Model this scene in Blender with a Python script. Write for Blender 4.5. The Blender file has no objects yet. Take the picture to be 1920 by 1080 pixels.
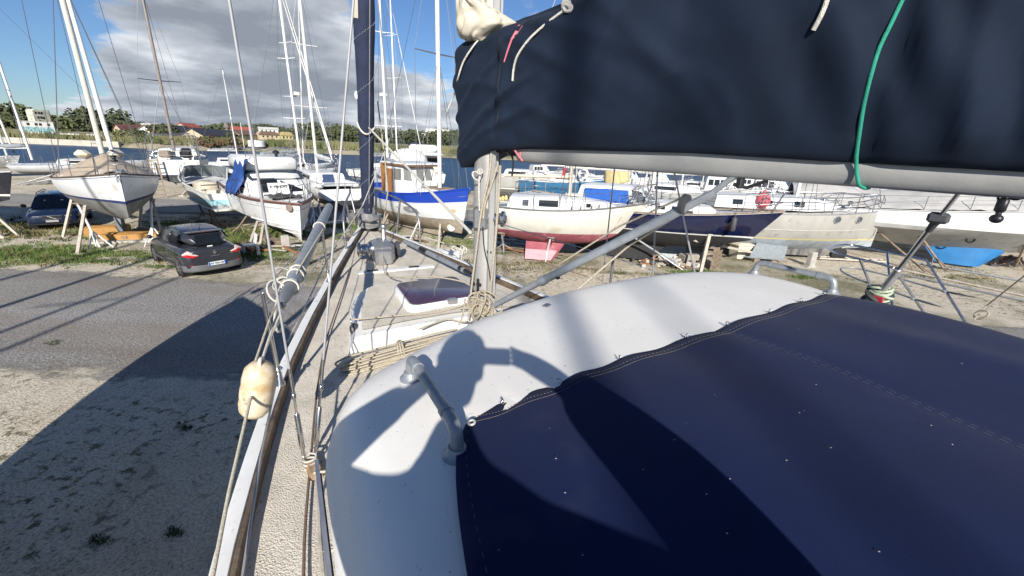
import bpy, bmesh, math, random
from mathutils import Vector, Matrix, noise
random.seed(7)
sc = bpy.context.scene
COL = sc.collection
PI = math.pi
# ---------------------------------------------------------------- camera model (also used to turn sight lines into places)
FPX, HC = 794.0, 4.7
_roll = math.atan2(100, 2336); _pitch = math.atan2(270, 794)
_fw = Vector((0, math.cos(_pitch), -math.sin(_pitch))); _up = Vector((0, math.sin(_pitch), math.cos(_pitch))); _rt = Vector((1, 0, 0))
_R = _rt*math.cos(_roll) + _up*math.sin(_roll)
_U = -_rt*math.sin(_roll) + _up*math.cos(_roll)
CAM = Vector((0, 0, HC))
def ray(px, py): return _fw + _R*((px-960)/FPX) + _U*((540-py)/FPX)
def G(px, py, z=0.0):
    d = ray(px, py); t = (z-HC)/d.z
    return Vector((d.x*t, d.y*t, z))
def D(px, py, dist):
    d = ray(px, py); h = math.hypot(d.x, d.y)
    return Vector((d.x/h*dist, d.y/h*dist, HC + d.z/h*dist))

# ---------------------------------------------------------------- materials
MATS = {}
def mat(name, col, rough=0.5, metal=0.0, var=0.12, scale=6.0, bump=0.0, bscale=60.0, col2=None, mix=None, coat=0.0, streak=False, spec=0.5, dirt=None):
    """plain surface with mottled colour, optional second colour in patches and fine bump"""
    if name in MATS: return MATS[name]
    m = bpy.data.materials.new(name); m.use_nodes = True
    nt = m.node_tree; b = nt.nodes['Principled BSDF']
    b.inputs['Roughness'].default_value = rough; b.inputs['Metallic'].default_value = metal
    b.inputs['Coat Weight'].default_value = coat; b.inputs['Specular IOR Level'].default_value = spec
    tc = nt.nodes.new('ShaderNodeTexCoord')
    mp = nt.nodes.new('ShaderNodeMapping'); nt.links.new(tc.outputs['Object'], mp.inputs[0])
    if streak: mp.inputs['Scale'].default_value = (1, 1, 0.18)
    n = nt.nodes.new('ShaderNodeTexNoise'); n.inputs['Scale'].default_value = scale; n.inputs['Detail'].default_value = 6; n.inputs['Roughness'].default_value = 0.65
    nt.links.new(mp.outputs[0], n.inputs['Vector'])
    r = nt.nodes.new('ShaderNodeValToRGB')
    c = Vector(col[:3])
    if col2 is None:
        lo = c*(1-var*1.6); hi = c*(1+var*0.9)
        r.color_ramp.elements[0].position = 0.3; r.color_ramp.elements[1].position = 0.72
    else:
        lo = Vector(col2[:3]); hi = c
        a, d = mix or (0.4, 0.55)
        r.color_ramp.elements[0].position = a; r.color_ramp.elements[1].position = d
    r.color_ramp.elements[0].color = (*[max(0, v) for v in lo], 1); r.color_ramp.elements[1].color = (*[min(1, v) for v in hi], 1)
    nt.links.new(n.outputs['Fac'], r.inputs[0])
    last = r.outputs[0]
    if dirt is not None:   # dark flecks and grime spots
        v = nt.nodes.new('ShaderNodeTexNoise'); v.inputs['Scale'].default_value = dirt[1]; v.inputs['Detail'].default_value = 3
        nt.links.new(tc.outputs['Object'], v.inputs['Vector'])
        rr = nt.nodes.new('ShaderNodeValToRGB'); rr.color_ramp.elements[0].position = dirt[2]; rr.color_ramp.elements[1].position = dirt[2]+dirt[3]
        nt.links.new(v.outputs['Fac'], rr.inputs[0])
        mx = nt.nodes.new('ShaderNodeMixRGB'); mx.inputs[2].default_value = (*dirt[0], 1)
        nt.links.new(rr.outputs[0], mx.inputs[0]); nt.links.new(last, mx.inputs[1]); last = mx.outputs[0]
    nt.links.new(last, b.inputs['Base Color'])
    if bump > 0:
        n2 = nt.nodes.new('ShaderNodeTexNoise'); n2.inputs['Scale'].default_value = bscale; n2.inputs['Detail'].default_value = 4
        nt.links.new(tc.outputs['Object'], n2.inputs['Vector'])
        bp = nt.nodes.new('ShaderNodeBump'); bp.inputs['Strength'].default_value = bump; bp.inputs['Distance'].default_value = 0.02
        nt.links.new(n2.outputs['Fac'], bp.inputs['Height']); nt.links.new(bp.outputs[0], b.inputs['Normal'])
    MATS[name] = m
    return m
def glass(name, col, rough=0.08, alpha=1.0, trans=0.0):
    if name in MATS: return MATS[name]
    m = mat(name, col, rough, 0, 0.25, 3.0, coat=0.3)
    b = m.node_tree.nodes['Principled BSDF']; b.inputs['Transmission Weight'].default_value = trans
    return m

# ---------------------------------------------------------------- mesh builder
class MB:
    def __init__(s): s.v = []; s.f = []; s.m = []
    def add(s, vs, fs, mi=0):
        o = len(s.v); s.v += [tuple(p) for p in vs]
        for f in fs: s.f.append(tuple(i+o for i in f)); s.m.append(mi)
    def box(s, c, size, rz=0.0, mi=0, rot=None):
        x, y, z = size[0]/2, size[1]/2, size[2]/2
        R = rot if rot is not None else Matrix.Rotation(rz, 3, 'Z')
        vs = [Vector(c) + R @ Vector((a*x, b*y, d*z)) for a in (-1, 1) for b in (-1, 1) for d in (-1, 1)]
        s.add(vs, [(0,1,3,2),(4,6,7,5),(0,4,5,1),(2,3,7,6),(0,2,6,4),(1,5,7,3)], mi)
    def bbox(s, c, size, r=0.02, rz=0.0, mi=0, rot=None):
        """box with chamfered edges"""
        x, y, z = size[0]/2, size[1]/2, size[2]/2; r = min(r, x*.9, y*.9, z*.9)
        R = rot if rot is not None else Matrix.Rotation(rz, 3, 'Z')
        rings = []
        for (zz, k) in ((-z, r), (-z+r, 0), (z-r, 0), (z, r)):
            a, b = x-k, y-k
            q = r
            ring = [(a-q, -b), (a, -b+q), (a, b-q), (a-q, b), (-a+q, b), (-a, b-q), (-a, -b+q), (-a+q, -b)]
            rings.append([Vector(c) + R @ Vector((p[0], p[1], zz)) for p in ring])
        s.loft(rings, mi, caps=True)
    def beam(s, a, b, w, h, mi=0, up=(0, 0, 1)):
        a = Vector(a); b = Vector(b); d = (b-a); L = d.length
        if L < 1e-6: return
        d /= L; u = Vector(up)
        if abs(d.dot(u)) > .98: u = Vector((1, 0, 0))
        y = u.cross(d).normalized(); z = d.cross(y)
        R = Matrix((d, y, z)).transposed()
        s.box((a+b)/2, (L, w, h), rot=R, mi=mi)
    def loft(s, rings, mi=0, caps=False, closed=True):
        n = len(rings[0]); o = len(s.v)
        for r in rings: s.v += [tuple(p) for p in r]
        for i in range(len(rings)-1):
            for j in range(n if closed else n-1):
                k = (j+1) % n
                s.f.append((o+i*n+j, o+i*n+k, o+(i+1)*n+k, o+(i+1)*n+j)); s.m.append(mi)
        if caps:
            s.f.append(tuple(o+j for j in reversed(range(n)))); s.m.append(mi)
            s.f.append(tuple(o+(len(rings)-1)*n+j for j in range(n))); s.m.append(mi)
    def tube(s, pts, r, n=8, mi=0, caps=True, sq=None):
        pts = [Vector(p) for p in pts]
        rs = r if isinstance(r, (list, tuple)) else [r]*len(pts)
        rings = []; prev = None
        for i, p in enumerate(pts):
            a = pts[max(i-1, 0)]; b = pts[min(i+1, len(pts)-1)]
            d = (b-a)
            if d.length < 1e-9: d = Vector((0, 0, 1))
            d.normalize()
            if prev is None:
                up = Vector((0, 0, 1)) if abs(d.z) < .95 else Vector((1, 0, 0))
                x = up.cross(d).normalized()
            else:
                x = (prev - d*prev.dot(d))
                if x.length < 1e-6: x = d.orthogonal()
                x.normalize()
            y = d.cross(x); prev = x
            ex, ey = (1, 1) if sq is None else sq
            rings.append([p + x*(math.cos(2*PI*k/n)*rs[i]*ex) + y*(math.sin(2*PI*k/n)*rs[i]*ey) for k in range(n)])
        s.loft(rings, mi, caps=caps)
    def lathe(s, c, prof, n=20, mi=0, axis=(0, 0, 1), caps=True):
        """prof: list of (radius, height) along axis"""
        ax = Vector(axis).normalized(); x = ax.orthogonal().normalized(); y = ax.cross(x); c = Vector(c)
        s.loft([[c + ax*h + (x*math.cos(2*PI*k/n) + y*math.sin(2*PI*k/n))*r for k in range(n)] for r, h in prof], mi, caps=caps)
    def ball(s, c, rad, n=12, m=8, mi=0, rot=None):
        rx, ry, rz = (rad, rad, rad) if isinstance(rad, (int, float)) else rad
        R = rot if rot is not None else Matrix.Identity(3); c = Vector(c)
        rings = []
        for i in range(m+1):
            t = -PI/2 + PI*i/m; cr = max(math.cos(t), 1e-3)
            rings.append([c + R @ Vector((rx*cr*math.cos(2*PI*k/n), ry*cr*math.sin(2*PI*k/n), rz*math.sin(t))) for k in range(n)])
        s.loft(rings, mi, caps=True)
    def quad(s, a, b, c, d, mi=0): s.add([a, b, c, d], [(0, 1, 2, 3)], mi)
    def slab(s, pts, thick, mi=0):
        """polygon (list of 3d points, planar) given a thickness along its normal"""
        pts = [Vector(p) for p in pts]; n = len(pts)
        nr = Vector((0, 0, 0))
        for i in range(n): nr += (pts[i]-pts[0]).cross(pts[(i+1) % n]-pts[0])
        nr.normalize(); off = nr*thick
        s.add(pts + [p-off for p in pts], [tuple(range(n)), tuple(reversed(range(n, 2*n)))] + [(i, i+n, (i+1) % n+n, (i+1) % n) for i in range(n)], mi)
    def grid(s, P, mi=0):
        """P: 2d list of points"""
        o = len(s.v); m = len(P[0])
        for r in P: s.v += [tuple(p) for p in r]
        for i in range(len(P)-1):
            for j in range(m-1):
                s.f.append((o+i*m+j, o+i*m+j+1, o+(i+1)*m+j+1, o+(i+1)*m+j)); s.m.append(mi)
    def torus(s, c, R, r, axis=(0, 0, 1), n=20, m=8, mi=0, ell=1.0):
        ax = Vector(axis).normalized(); x = ax.orthogonal().normalized(); y = ax.cross(x); c = Vector(c)
        o = len(s.v)
        for i in range(n):
            a = 2*PI*i/n; e = x*math.cos(a) + y*math.sin(a)*ell
            for j in range(m):
                b = 2*PI*j/m
                s.v.append(tuple(c + e*R + (x*math.cos(a)+y*math.sin(a))*(r*math.cos(b)) + ax*(r*math.sin(b))))
        for i in range(n):
            for j in range(m):
                s.f.append((o+i*m+j, o+((i+1) % n)*m+j, o+((i+1) % n)*m+(j+1) % m, o+i*m+(j+1) % m)); s.m.append(mi)
    def build(s, name, mats, parent=None, smooth=None, loc=None, rz=0.0):
        me = bpy.data.meshes.new(name); me.from_pydata(s.v, [], s.f)
        for m in (mats if isinstance(mats, (list, tuple)) else [mats]): me.materials.append(m)
        me.polygons.foreach_set('material_index', s.m)
        bm = bmesh.new(); bm.from_mesh(me)
        bmesh.ops.remove_doubles(bm, verts=bm.verts, dist=1e-5)
        bmesh.ops.dissolve_degenerate(bm, dist=1e-6, edges=bm.edges)
        bmesh.ops.recalc_face_normals(bm, faces=bm.faces)
        bm.to_mesh(me); bm.free()
        if smooth is not None:
            me.polygons.foreach_set('use_smooth', [True]*len(me.polygons))
            me.set_sharp_from_angle(angle=math.radians(smooth))
        o = bpy.data.objects.new(name, me); COL.objects.link(o)
        if parent is not None: o.parent = parent
        if loc is not None: o.location = loc; o.rotation_euler.z = rz
        return o
def tag(o, label=None, cat=None, group=None, kind=None):
    if label: o['label'] = label
    if cat: o['category'] = cat
    if group: o['group'] = group
    if kind: o['kind'] = kind
    return o
def thing(name, label, cat, loc=(0, 0, 0), rz=0.0, group=None):
    o = bpy.data.objects.new(name, None); COL.objects.link(o); o.empty_display_size = .2
    o.location = loc; o.rotation_euler.z = rz
    return tag(o, label, cat, group)
def copy_tree(o, parent=None):
    c = o.copy(); COL.objects.link(c)
    if parent is not None: c.parent = parent
    for ch in o.children: copy_tree(ch, c)
    return c
def spline(pts, n=8):
    """Catmull-Rom through points"""
    pts = [Vector(p) for p in pts]; out = []
    for i in range(len(pts)-1):
        p0 = pts[max(i-1, 0)]; p1 = pts[i]; p2 = pts[i+1]; p3 = pts[min(i+2, len(pts)-1)]
        for k in range(n):
            t = k/n
            out.append(0.5*((2*p1) + (p2-p0)*t + (2*p0-5*p1+4*p2-p3)*t*t + (3*p1-p0-3*p2+p3)*t**3))
    out.append(pts[-1]); return out
def catenary(a, b, sag, n=12):
    a = Vector(a); b = Vector(b)
    return [a.lerp(b, i/n) - Vector((0, 0, sag*4*(i/n)*(1-i/n))) for i in range(n+1)]
def lerp(a, b, t): return a+(b-a)*t
def sstep(a, b, x):
    t = min(1, max(0, (x-a)/(b-a))); return t*t*(3-2*t)

# ---------------------------------------------------------------- shared materials
WHITE = mat('white_gelcoat', (.72, .72, .70), .35, var=.07, scale=3, coat=.15, dirt=((.35, .32, .27), 9, .66, .14))
WHITE2 = mat('old_white_gelcoat', (.66, .65, .61), .5, var=.1, scale=4, bump=.05, dirt=((.36, .31, .25), 5, .6, .2))
WHITEPAINT = mat('white_paint', (.74, .74, .72), .5, var=.06, scale=5)
CREAM = mat('cream_gelcoat', (.66, .62, .52), .5, var=.08, scale=3, dirt=((.4, .34, .25), 4, .62, .2))
ALU = mat('aluminium', (.62, .62, .62), .38, .85, var=.12, scale=8)
ALUP = mat('painted_mast', (.70, .69, .66), .4, .0, var=.1, scale=5)
STEEL = mat('stainless', (.62, .62, .63), .22, 1.0, var=.1, scale=12)
DSTEEL = mat('dull_steel', (.33, .33, .34), .45, .8, var=.15, scale=14)
GALV = mat('galvanised', (.40, .42, .44), .5, .6, var=.2, scale=10)
WIRE = mat('rigging_wire', (.20, .20, .21), .4, .6, var=.1)
LWIRE = mat('pale_rigging_wire', (.45, .45, .46), .4, .5, var=.1)
BLACK = mat('black_plastic', (.018, .018, .02), .4, var=.2)
RUBBER = mat('tyre_rubber', (.02, .02, .021), .8, var=.25, bump=.1)
DGREY = mat('dark_grey', (.06, .063, .07), .6, var=.2)
GLASS = glass('dark_window', (.02, .022, .026))
GLASSL = glass('grey_window', (.09, .10, .11), .12)
ROPE = mat('beige_rope', (.50, .44, .34), .9, var=.22, scale=90, bump=.6, bscale=260)
WROPE = mat('white_rope', (.68, .65, .58), .9, var=.18, scale=90, bump=.6, bscale=260)
WOOD = mat('grey_wood', (.28, .21, .15), .8, var=.3, scale=7, bump=.3, bscale=30)
PALEWOOD = mat('pale_timber', (.50, .45, .38), .85, var=.2, scale=9, bump=.3, bscale=30)
RUST = mat('rusty_steel', (.22, .11, .06), .8, .2, var=.35, scale=14, bump=.3, col2=(.12, .09, .08))
NAVY = None
print('helpers ok')
# ================================================================= light, sky
SUN_EL = math.radians(26.5); SUN_AZ = math.radians(180-2.3)       # where the sun stands (clockwise from +Y)
w = bpy.data.worlds.new("World"); sc.world = w; w.use_nodes = True
nt = w.node_tree; N = nt.nodes; LK = nt.links
bg = N['Background']; bg.inputs['Strength'].default_value = 0.09
sky = N.new('ShaderNodeTexSky'); sky.sky_type = 'NISHITA'; sky.sun_disc = False
sky.sun_elevation = SUN_EL; sky.sun_rotation = SUN_AZ; sky.altitude = 0; sky.air_density = 1.0; sky.dust_density = .1; sky.ozone_density = 3.0
tc = N.new('ShaderNodeTexCoord')
sep = N.new('ShaderNodeSeparateXYZ'); LK.new(tc.outputs['Generated'], sep.inputs[0])
def math_node(op, a=None, b=None, c=None):
    n = N.new('ShaderNodeMath'); n.operation = op
    for i, x in enumerate((a, b, c)):
        if x is None: continue
        if isinstance(x, (int, float)): n.inputs[i].default_value = x
        else: LK.new(x, n.inputs[i])
    return n.outputs[0]
dz = math_node('ADD', math_node('MAXIMUM', sep.outputs['Z'], 0.0), 0.16)
cmb = N.new('ShaderNodeCombineXYZ')
LK.new(math_node('DIVIDE', sep.outputs['X'], dz), cmb.inputs[0]); LK.new(math_node('DIVIDE', sep.outputs['Y'], dz), cmb.inputs[1])
def wnoise(scale, detail, rough, off=(0, 0, 0), dist=0.0):
    mp = N.new('ShaderNodeMapping'); mp.inputs['Location'].default_value = off; LK.new(cmb.outputs[0], mp.inputs[0])
    n = N.new('ShaderNodeTexNoise'); n.inputs['Scale'].default_value = scale; n.inputs['Detail'].default_value = detail; n.inputs['Roughness'].default_value = rough; n.inputs['Distortion'].default_value = dist
    LK.new(mp.outputs[0], n.inputs['Vector']); return n.outputs['Fac']
cov = wnoise(1.15, 9, .56, (3.1, 1.7, 0), .25)
fine = wnoise(3.2, 7, .6, (8.2, 4.1, 0), .15)
shade = wnoise(1.5, 6, .55, (1.3, 9.4, 0))
def blob(px, py, wdeg, weight):
    d = ray(px, py).normalized()
    v = N.new('ShaderNodeVectorMath'); v.operation = 'DOT_PRODUCT'; LK.new(tc.outputs['Generated'], v.inputs[0]); v.inputs[1].default_value = d
    k = 1.0/(1-math.cos(math.radians(wdeg)))
    e = math_node('MULTIPLY', math_node('SUBTRACT', v.outputs['Value'], 1.0), k)
    return math_node('MULTIPLY', math_node('POWER', 2.718, e), weight)
tot = math_node('ADD', math_node('MULTIPLY', cov, .95), math_node('MULTIPLY', fine, .62))
for b in ((300, 30, 9, .30), (180, 60, 5, .16), (440, 40, 7, .14), (230, 145, 3.5, .13), (520, 120, 7, .16), (600, 170, 8, .22), (610, 40, 5, .10), (420, 190, 6, .15), (90, 195, 5, .16), (270, 215, 5, .15), (760, 180, 6, .20), (820, 110, 3.5, .10),
          (30, 60, 8, -.30), (20, 140, 6, -.16), (340, 110, 3.5, -.15), (160, 130, 3.0, -.10), (800, 25, 7, -.34), (725, 60, 4, -.10), (250, 185, 2.5, -.05), (440, 100, 2.5, -.1), (40,-40,10,-.3),(820,-60,10,-.3)):
    tot = math_node('ADD', tot, blob(*b))
tot = math_node('ADD', tot, math_node('MULTIPLY', math_node('MAXIMUM', math_node('SUBTRACT', .17, sep.outputs['Z']), 0.0), .95))
# clear sky overhead and behind us
def ramp01(x, a, b):
    n = N.new('ShaderNodeMapRange'); n.interpolation_type = 'SMOOTHSTEP'; n.inputs[1].default_value = a; n.inputs[2].default_value = b; LK.new(x, n.inputs[0]); return n.outputs[0]
tot = math_node('SUBTRACT', tot, math_node('MULTIPLY', ramp01(sep.outputs['Z'], .42, .60), .5))
tot = math_node('SUBTRACT', tot, math_node('MULTIPLY', math_node('SUBTRACT', 1.0, ramp01(sep.outputs['Y'], -.25, .25)), .5))
mask = N.new('ShaderNodeMapRange'); mask.interpolation_type = 'SMOOTHSTEP'
mask.inputs[1].default_value = .73; mask.inputs[2].default_value = .90; LK.new(tot, mask.inputs[0])
# clouds thick in the middle are grey underneath, thin rims white
lum = math_node('ADD', math_node('MULTIPLY', math_node('SUBTRACT', 1.0, tot), .75), math_node('MULTIPLY', math_node('SUBTRACT', shade, .5), 1.5))
ramp = N.new('ShaderNodeValToRGB'); LK.new(math_node('ADD', lum, .42), ramp.inputs[0])
ramp.color_ramp.elements[0].position = .12; ramp.color_ramp.elements[0].color = (.23, .26, .31, 1)
ramp.color_ramp.elements[1].position = .85; ramp.color_ramp.elements[1].color = (.84, .86, .88, 1)
e = ramp.color_ramp.elements.new(.45); e.color = (.41, .445, .50, 1)
sc10 = N.new('ShaderNodeVectorMath'); sc10.operation = 'SCALE'; LK.new(ramp.outputs[0], sc10.inputs[0]); sc10.inputs['Scale'].default_value = 10.0
# saturate the clear blue a little
hsv = N.new('ShaderNodeHueSaturation'); hsv.inputs['Saturation'].default_value = 1.0; hsv.inputs['Value'].default_value = 1.0; LK.new(sky.outputs[0], hsv.inputs['Color'])
tint = N.new('ShaderNodeMixRGB'); tint.blend_type = 'MULTIPLY'; tint.inputs[0].default_value = 1; LK.new(hsv.outputs[0], tint.inputs[1]); tint.inputs[2].default_value = (.50, .62, .80, 1)
mx = N.new('ShaderNodeMixRGB'); LK.new(mask.outputs[0], mx.inputs[0]); LK.new(tint.outputs[0], mx.inputs[1]); LK.new(sc10.outputs[0], mx.inputs[2])
LK.new(mx.outputs[0], bg.inputs['Color'])
sl = bpy.data.lights.new('sun', 'SUN'); sl.energy = 5.0; sl.angle = math.radians(.53); sl.color = (1, .945, .86)
so = bpy.data.objects.new('sun', sl); COL.objects.link(so)
TOSUN = Vector((math.sin(SUN_AZ)*math.cos(SUN_EL), math.cos(SUN_AZ)*math.cos(SUN_EL), math.sin(SUN_EL)))
so.rotation_euler = TOSUN.to_track_quat('Z', 'Y').to_euler()
# camera
cd = bpy.data.cameras.new('camera'); cd.sensor_width = 36; cd.lens = FPX/1920*36; cd.clip_start = .02; cd.clip_end = 9000
co = bpy.data.objects.new('camera', cd); COL.objects.link(co)
Mx = Matrix((_R, _U, -_fw)).transposed().to_4x4(); Mx.translation = CAM
co.matrix_world = Mx; sc.camera = co
sc.view_settings.view_transform = 'Standard'; sc.view_settings.look = 'None'; sc.view_settings.exposure = 0.5; sc.view_settings.gamma = 1
sc.cycles.use_denoising = True; sc.cycles.max_bounces = 6; sc.cycles.diffuse_bounces = 3

# ================================================================= ground
def ground_material():
    m = bpy.data.materials.new('gravel_yard'); m.use_nodes = True; nt = m.node_tree; N = nt.nodes; L = nt.links; b = N['Principled BSDF']
    b.inputs['Roughness'].default_value = .95; b.inputs['Specular IOR Level'].default_value = .15
    tc = N.new('ShaderNodeTexCoord')
    def noi(s, d, r=.6, off=0.0, stretch=None):
        mp = N.new('ShaderNodeMapping'); mp.inputs['Location'].default_value = (off, off*.7, 0)
        if stretch: mp.inputs['Scale'].default_value = stretch
        L.new(tc.outputs['Object'], mp.inputs[0])
        n = N.new('ShaderNodeTexNoise'); n.inputs['Scale'].default_value = s; n.inputs['Detail'].default_value = d; n.inputs['Roughness'].default_value = r; L.new(mp.outputs[0], n.inputs['Vector']); return n.outputs['Fac']
    def ramp(x, stops):
        r = N.new('ShaderNodeValToRGB'); L.new(x, r.inputs[0]); els = r.color_ramp.elements
        els[0].position, els[0].color = stops[0][0], (*stops[0][1], 1); els[1].position, els[1].color = stops[-1][0], (*stops[-1][1], 1)
        for p, c in stops[1:-1]: e = els.new(p); e.color = (*c, 1)
        return r.outputs[0]
    def mixc(f, a, c):
        x = N.new('ShaderNodeMixRGB'); L.new(f, x.inputs[0])
        for i, v in ((1, a), (2, c)):
            if isinstance(v, tuple): x.inputs[i].default_value = (*v, 1)
            else: L.new(v, x.inputs[i])
        return x.outputs[0]
    base = ramp(noi(1.6, 8, .7), [(.3, (.46, .38, .27)), (.5, (.61, .54, .42)), (.7, (.72, .66, .54))])
    stone = ramp(noi(26, 3, .7, 3), [(.36, (.13, .11, .08)), (.46, (.52, .46, .36)), (.62, (.78, .73, .62))])
    st = N.new('ShaderNodeMixRGB'); st.inputs[0].default_value = .55; L.new(base, st.inputs[1]); L.new(stone, st.inputs[2])
    # scruffy dark weed remains and dirt
    weed = ramp(noi(5.5, 5, .7, 7, (1, 1.0, 1)), [(.53, (0, 0, 0)), (.60, (1, 1, 1))])
    wz = ramp(noi(.33, 4, .6, 11), [(.38, (0, 0, 0)), (.56, (1, 1, 1))])
    wm = N.new('ShaderNodeMixRGB'); wm.blend_type = 'MULTIPLY'; wm.inputs[0].default_value = 1; L.new(weed, wm.inputs[1]); L.new(wz, wm.inputs[2])
    c = mixc(wm.outputs[0], st.outputs[0], (.15, .13, .08))
    # broad areas of thin grass
    gz = ramp(noi(.16, 5, .65, 23), [(.50, (0, 0, 0)), (.64, (.75, .75, .75))])
    gc = ramp(noi(9, 4, .7, 5), [(.3, (.06, .07, .028)), (.7, (.17, .16, .07))])
    c = mixc(gz, c, gc)
    L.new(c, b.inputs['Base Color'])
    bp = N.new('ShaderNodeBump'); bp.inputs['Strength'].default_value = .7; bp.inputs['Distance'].default_value = .05
    L.new(noi(20, 5, .75, 2), bp.inputs['Height']); L.new(bp.outputs[0], b.inputs['Normal'])
    return m
def shore_y(x): return 47.0 + 1.2*math.sin(x*.11) + .7*math.sin(x*.37+1) + (0 if x > -28 else (-28-x)*.18)
mb = MB(); P = []
xs = [-400, -250, -160, -110, -80] + [-60+2*i for i in range(61)] + [80, 110, 160, 250, 400]
for x in xs:
    sy = shore_y(x); row = []
    for y in [-300, -120, -60, -30, -15] + [i*2.0 for i in range(-4, 22)]:
        z = 0.0
        row.append((x, y, z))
    for y, z in ((sy-2, .0), (sy-1, -.12), (sy, -.55), (sy+2, -1.4), (sy+8, -2.4)): row.append((x, y, z))
    P.append(row)
mb.grid(P); g = mb.build('ground', ground_material(), smooth=60); tag(g, kind='structure')

def road_material():
    m = bpy.data.materials.new('worn_asphalt'); m.use_nodes = True; nt = m.node_tree; N = nt.nodes; L = nt.links; b = N['Principled BSDF']
    b.inputs['Roughness'].default_value = .95; b.inputs['Specular IOR Level'].default_value = .1
    tc = N.new('ShaderNodeTexCoord')
    def noi(s, d, r=.6, sc=(1, 1, 1), off=0):
        mp = N.new('ShaderNodeMapping'); mp.inputs['Scale'].default_value = sc; mp.inputs['Location'].default_value = (off, 0, 0); L.new(tc.outputs['Object'], mp.inputs[0])
        n = N.new('ShaderNodeTexNoise'); n.inputs['Scale'].default_value = s; n.inputs['Detail'].default_value = d; n.inputs['Roughness'].default_value = r; L.new(mp.outputs[0], n.inputs['Vector']); return n.outputs['Fac']
    def ramp(x, stops):
        r = N.new('ShaderNodeValToRGB'); L.new(x, r.inputs[0]); els = r.color_ramp.elements
        els[0].position, els[0].color = stops[0][0], (*stops[0][1], 1); els[1].position, els[1].color = stops[-1][0], (*stops[-1][1], 1)
        for p, c in stops[1:-1]: e = els.new(p); e.color = (*c, 1)
        return r.outputs[0]
    band = ramp(noi(1.0, 5, .6, (.10, .55, 1)), [(.32, (.20, .185, .165)), (.5, (.31, .295, .272)), (.7, (.41, .395, .37))])
    chips = ramp(noi(24, 3, .7, (1, 1, 1), 3), [(.36, (.05, .048, .045)), (.5, (.27, .26, .245)), (.66, (.62, .60, .56))])
    a = N.new('ShaderNodeMixRGB'); a.inputs[0].default_value = .52; L.new(band, a.inputs[1]); L.new(chips, a.inputs[2])
    brown = ramp(noi(.5, 5, .6, (.3, 1, 1), 9), [(.5, (0, 0, 0)), (.68, (.5, .5, .5))])
    x = N.new('ShaderNodeMixRGB'); L.new(brown, x.inputs[0]); L.new(a.outputs[0], x.inputs[1]); x.inputs[2].default_value = (.25, .20, .155, 1)
    L.new(x.outputs[0], b.inputs['Base Color'])
    bp = N.new('ShaderNodeBump'); bp.inputs['Strength'].default_value = .8; bp.inputs['Distance'].default_value = .04
    L.new(noi(22, 5, .75), bp.inputs['Height']); L.new(bp.outputs[0], b.inputs['Normal'])
    at = N.new('ShaderNodeAttribute'); at.attribute_name = 'edge'     # the asphalt crumbles away along both sides
    ad = N.new('ShaderNodeMath'); ad.operation = 'ADD'; L.new(at.outputs['Fac'], ad.inputs[0])
    nm = N.new('ShaderNodeMath'); nm.operation = 'MULTIPLY_ADD'; L.new(noi(1.3, 9, .72, (.5, 1, 1), 4), nm.inputs[0]); nm.inputs[1].default_value = 2.0; nm.inputs[2].default_value = -1.0; L.new(nm.outputs[0], ad.inputs[1])
    mr = N.new('ShaderNodeMapRange'); mr.interpolation_type = 'SMOOTHSTEP'; mr.inputs[1].default_value = .25; mr.inputs[2].default_value = .75; L.new(ad.outputs[0], mr.inputs[0])
    tr = N.new('ShaderNodeBsdfTransparent'); ms = N.new('ShaderNodeMixShader'); L.new(mr.outputs[0], ms.inputs[0]); L.new(tr.outputs[0], ms.inputs[1]); L.new(b.outputs[0], ms.inputs[2]); L.new(ms.outputs[0], N['Material Output'].inputs[0])
    return m
RM = road_material()
def ragged_strip(name, near, far, z, step=.35, amp=.5):
    """road surface whose two long edges are eaten away; near/far: y as function of x"""
    mb = MB(); P = []; x = -60.0
    while x < 60:
        a = near(x) - 1.2; c = far(x) + 1.2
        P.append([(x, lerp(a, c, k/24), z) for k in range(25)]); x += step
    mb.grid(P); o = mb.build(name, RM); at = o.data.attributes.new('edge', 'FLOAT', 'POINT')
    for i, v in enumerate(o.data.vertices):
        d = min(v.co.y-near(v.co.x), far(v.co.x)-v.co.y); at.data[i].value = d*.85+.35
    return tag(o, kind='structure')
ragged_strip('road', lambda x: 7.3 + (x+9)*-.02, lambda x: 13.4 + (x+12)*-.045, .006)
ragged_strip('back_road', lambda x: 24.6+(x+25)*.02, lambda x: 30.0+(x+25)*.05, .05, amp=.8)

# water
def water_material():
    m = bpy.data.materials.new('harbour_water'); m.use_nodes = True; nt = m.node_tree; N = nt.nodes; L = nt.links; b = N['Principled BSDF']
    b.inputs['Base Color'].default_value = (.010, .045, .11, 1); b.inputs['Roughness'].default_value = .3; b.inputs['IOR'].default_value = 1.2
    tc = N.new('ShaderNodeTexCoord'); mp = N.new('ShaderNodeMapping'); mp.inputs['Scale'].default_value = (.45, 1, 1); L.new(tc.outputs['Object'], mp.inputs[0])
    n = N.new('ShaderNodeTexNoise'); n.inputs['Scale'].default_value = 1.1; n.inputs['Detail'].default_value = 6; n.inputs['Roughness'].default_value = .65; L.new(mp.outputs[0], n.inputs['Vector'])
    bp = N.new('ShaderNodeBump'); bp.inputs['Strength'].default_value = 1.0; bp.inputs['Distance'].default_value = .55; L.new(n.outputs['Fac'], bp.inputs['Height']); L.new(bp.outputs[0], b.inputs['Normal'])
    return m
mb = MB(); ny = [44, 50, 56, 64, 72, 82, 92, 104, 116, 130, 145, 160, 180, 210, 260]; mb.grid([[(x, y, -.75) for y in ny] for x in range(-500, 501, 50)])
tag(mb.build('water', water_material()), kind='structure')

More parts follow.
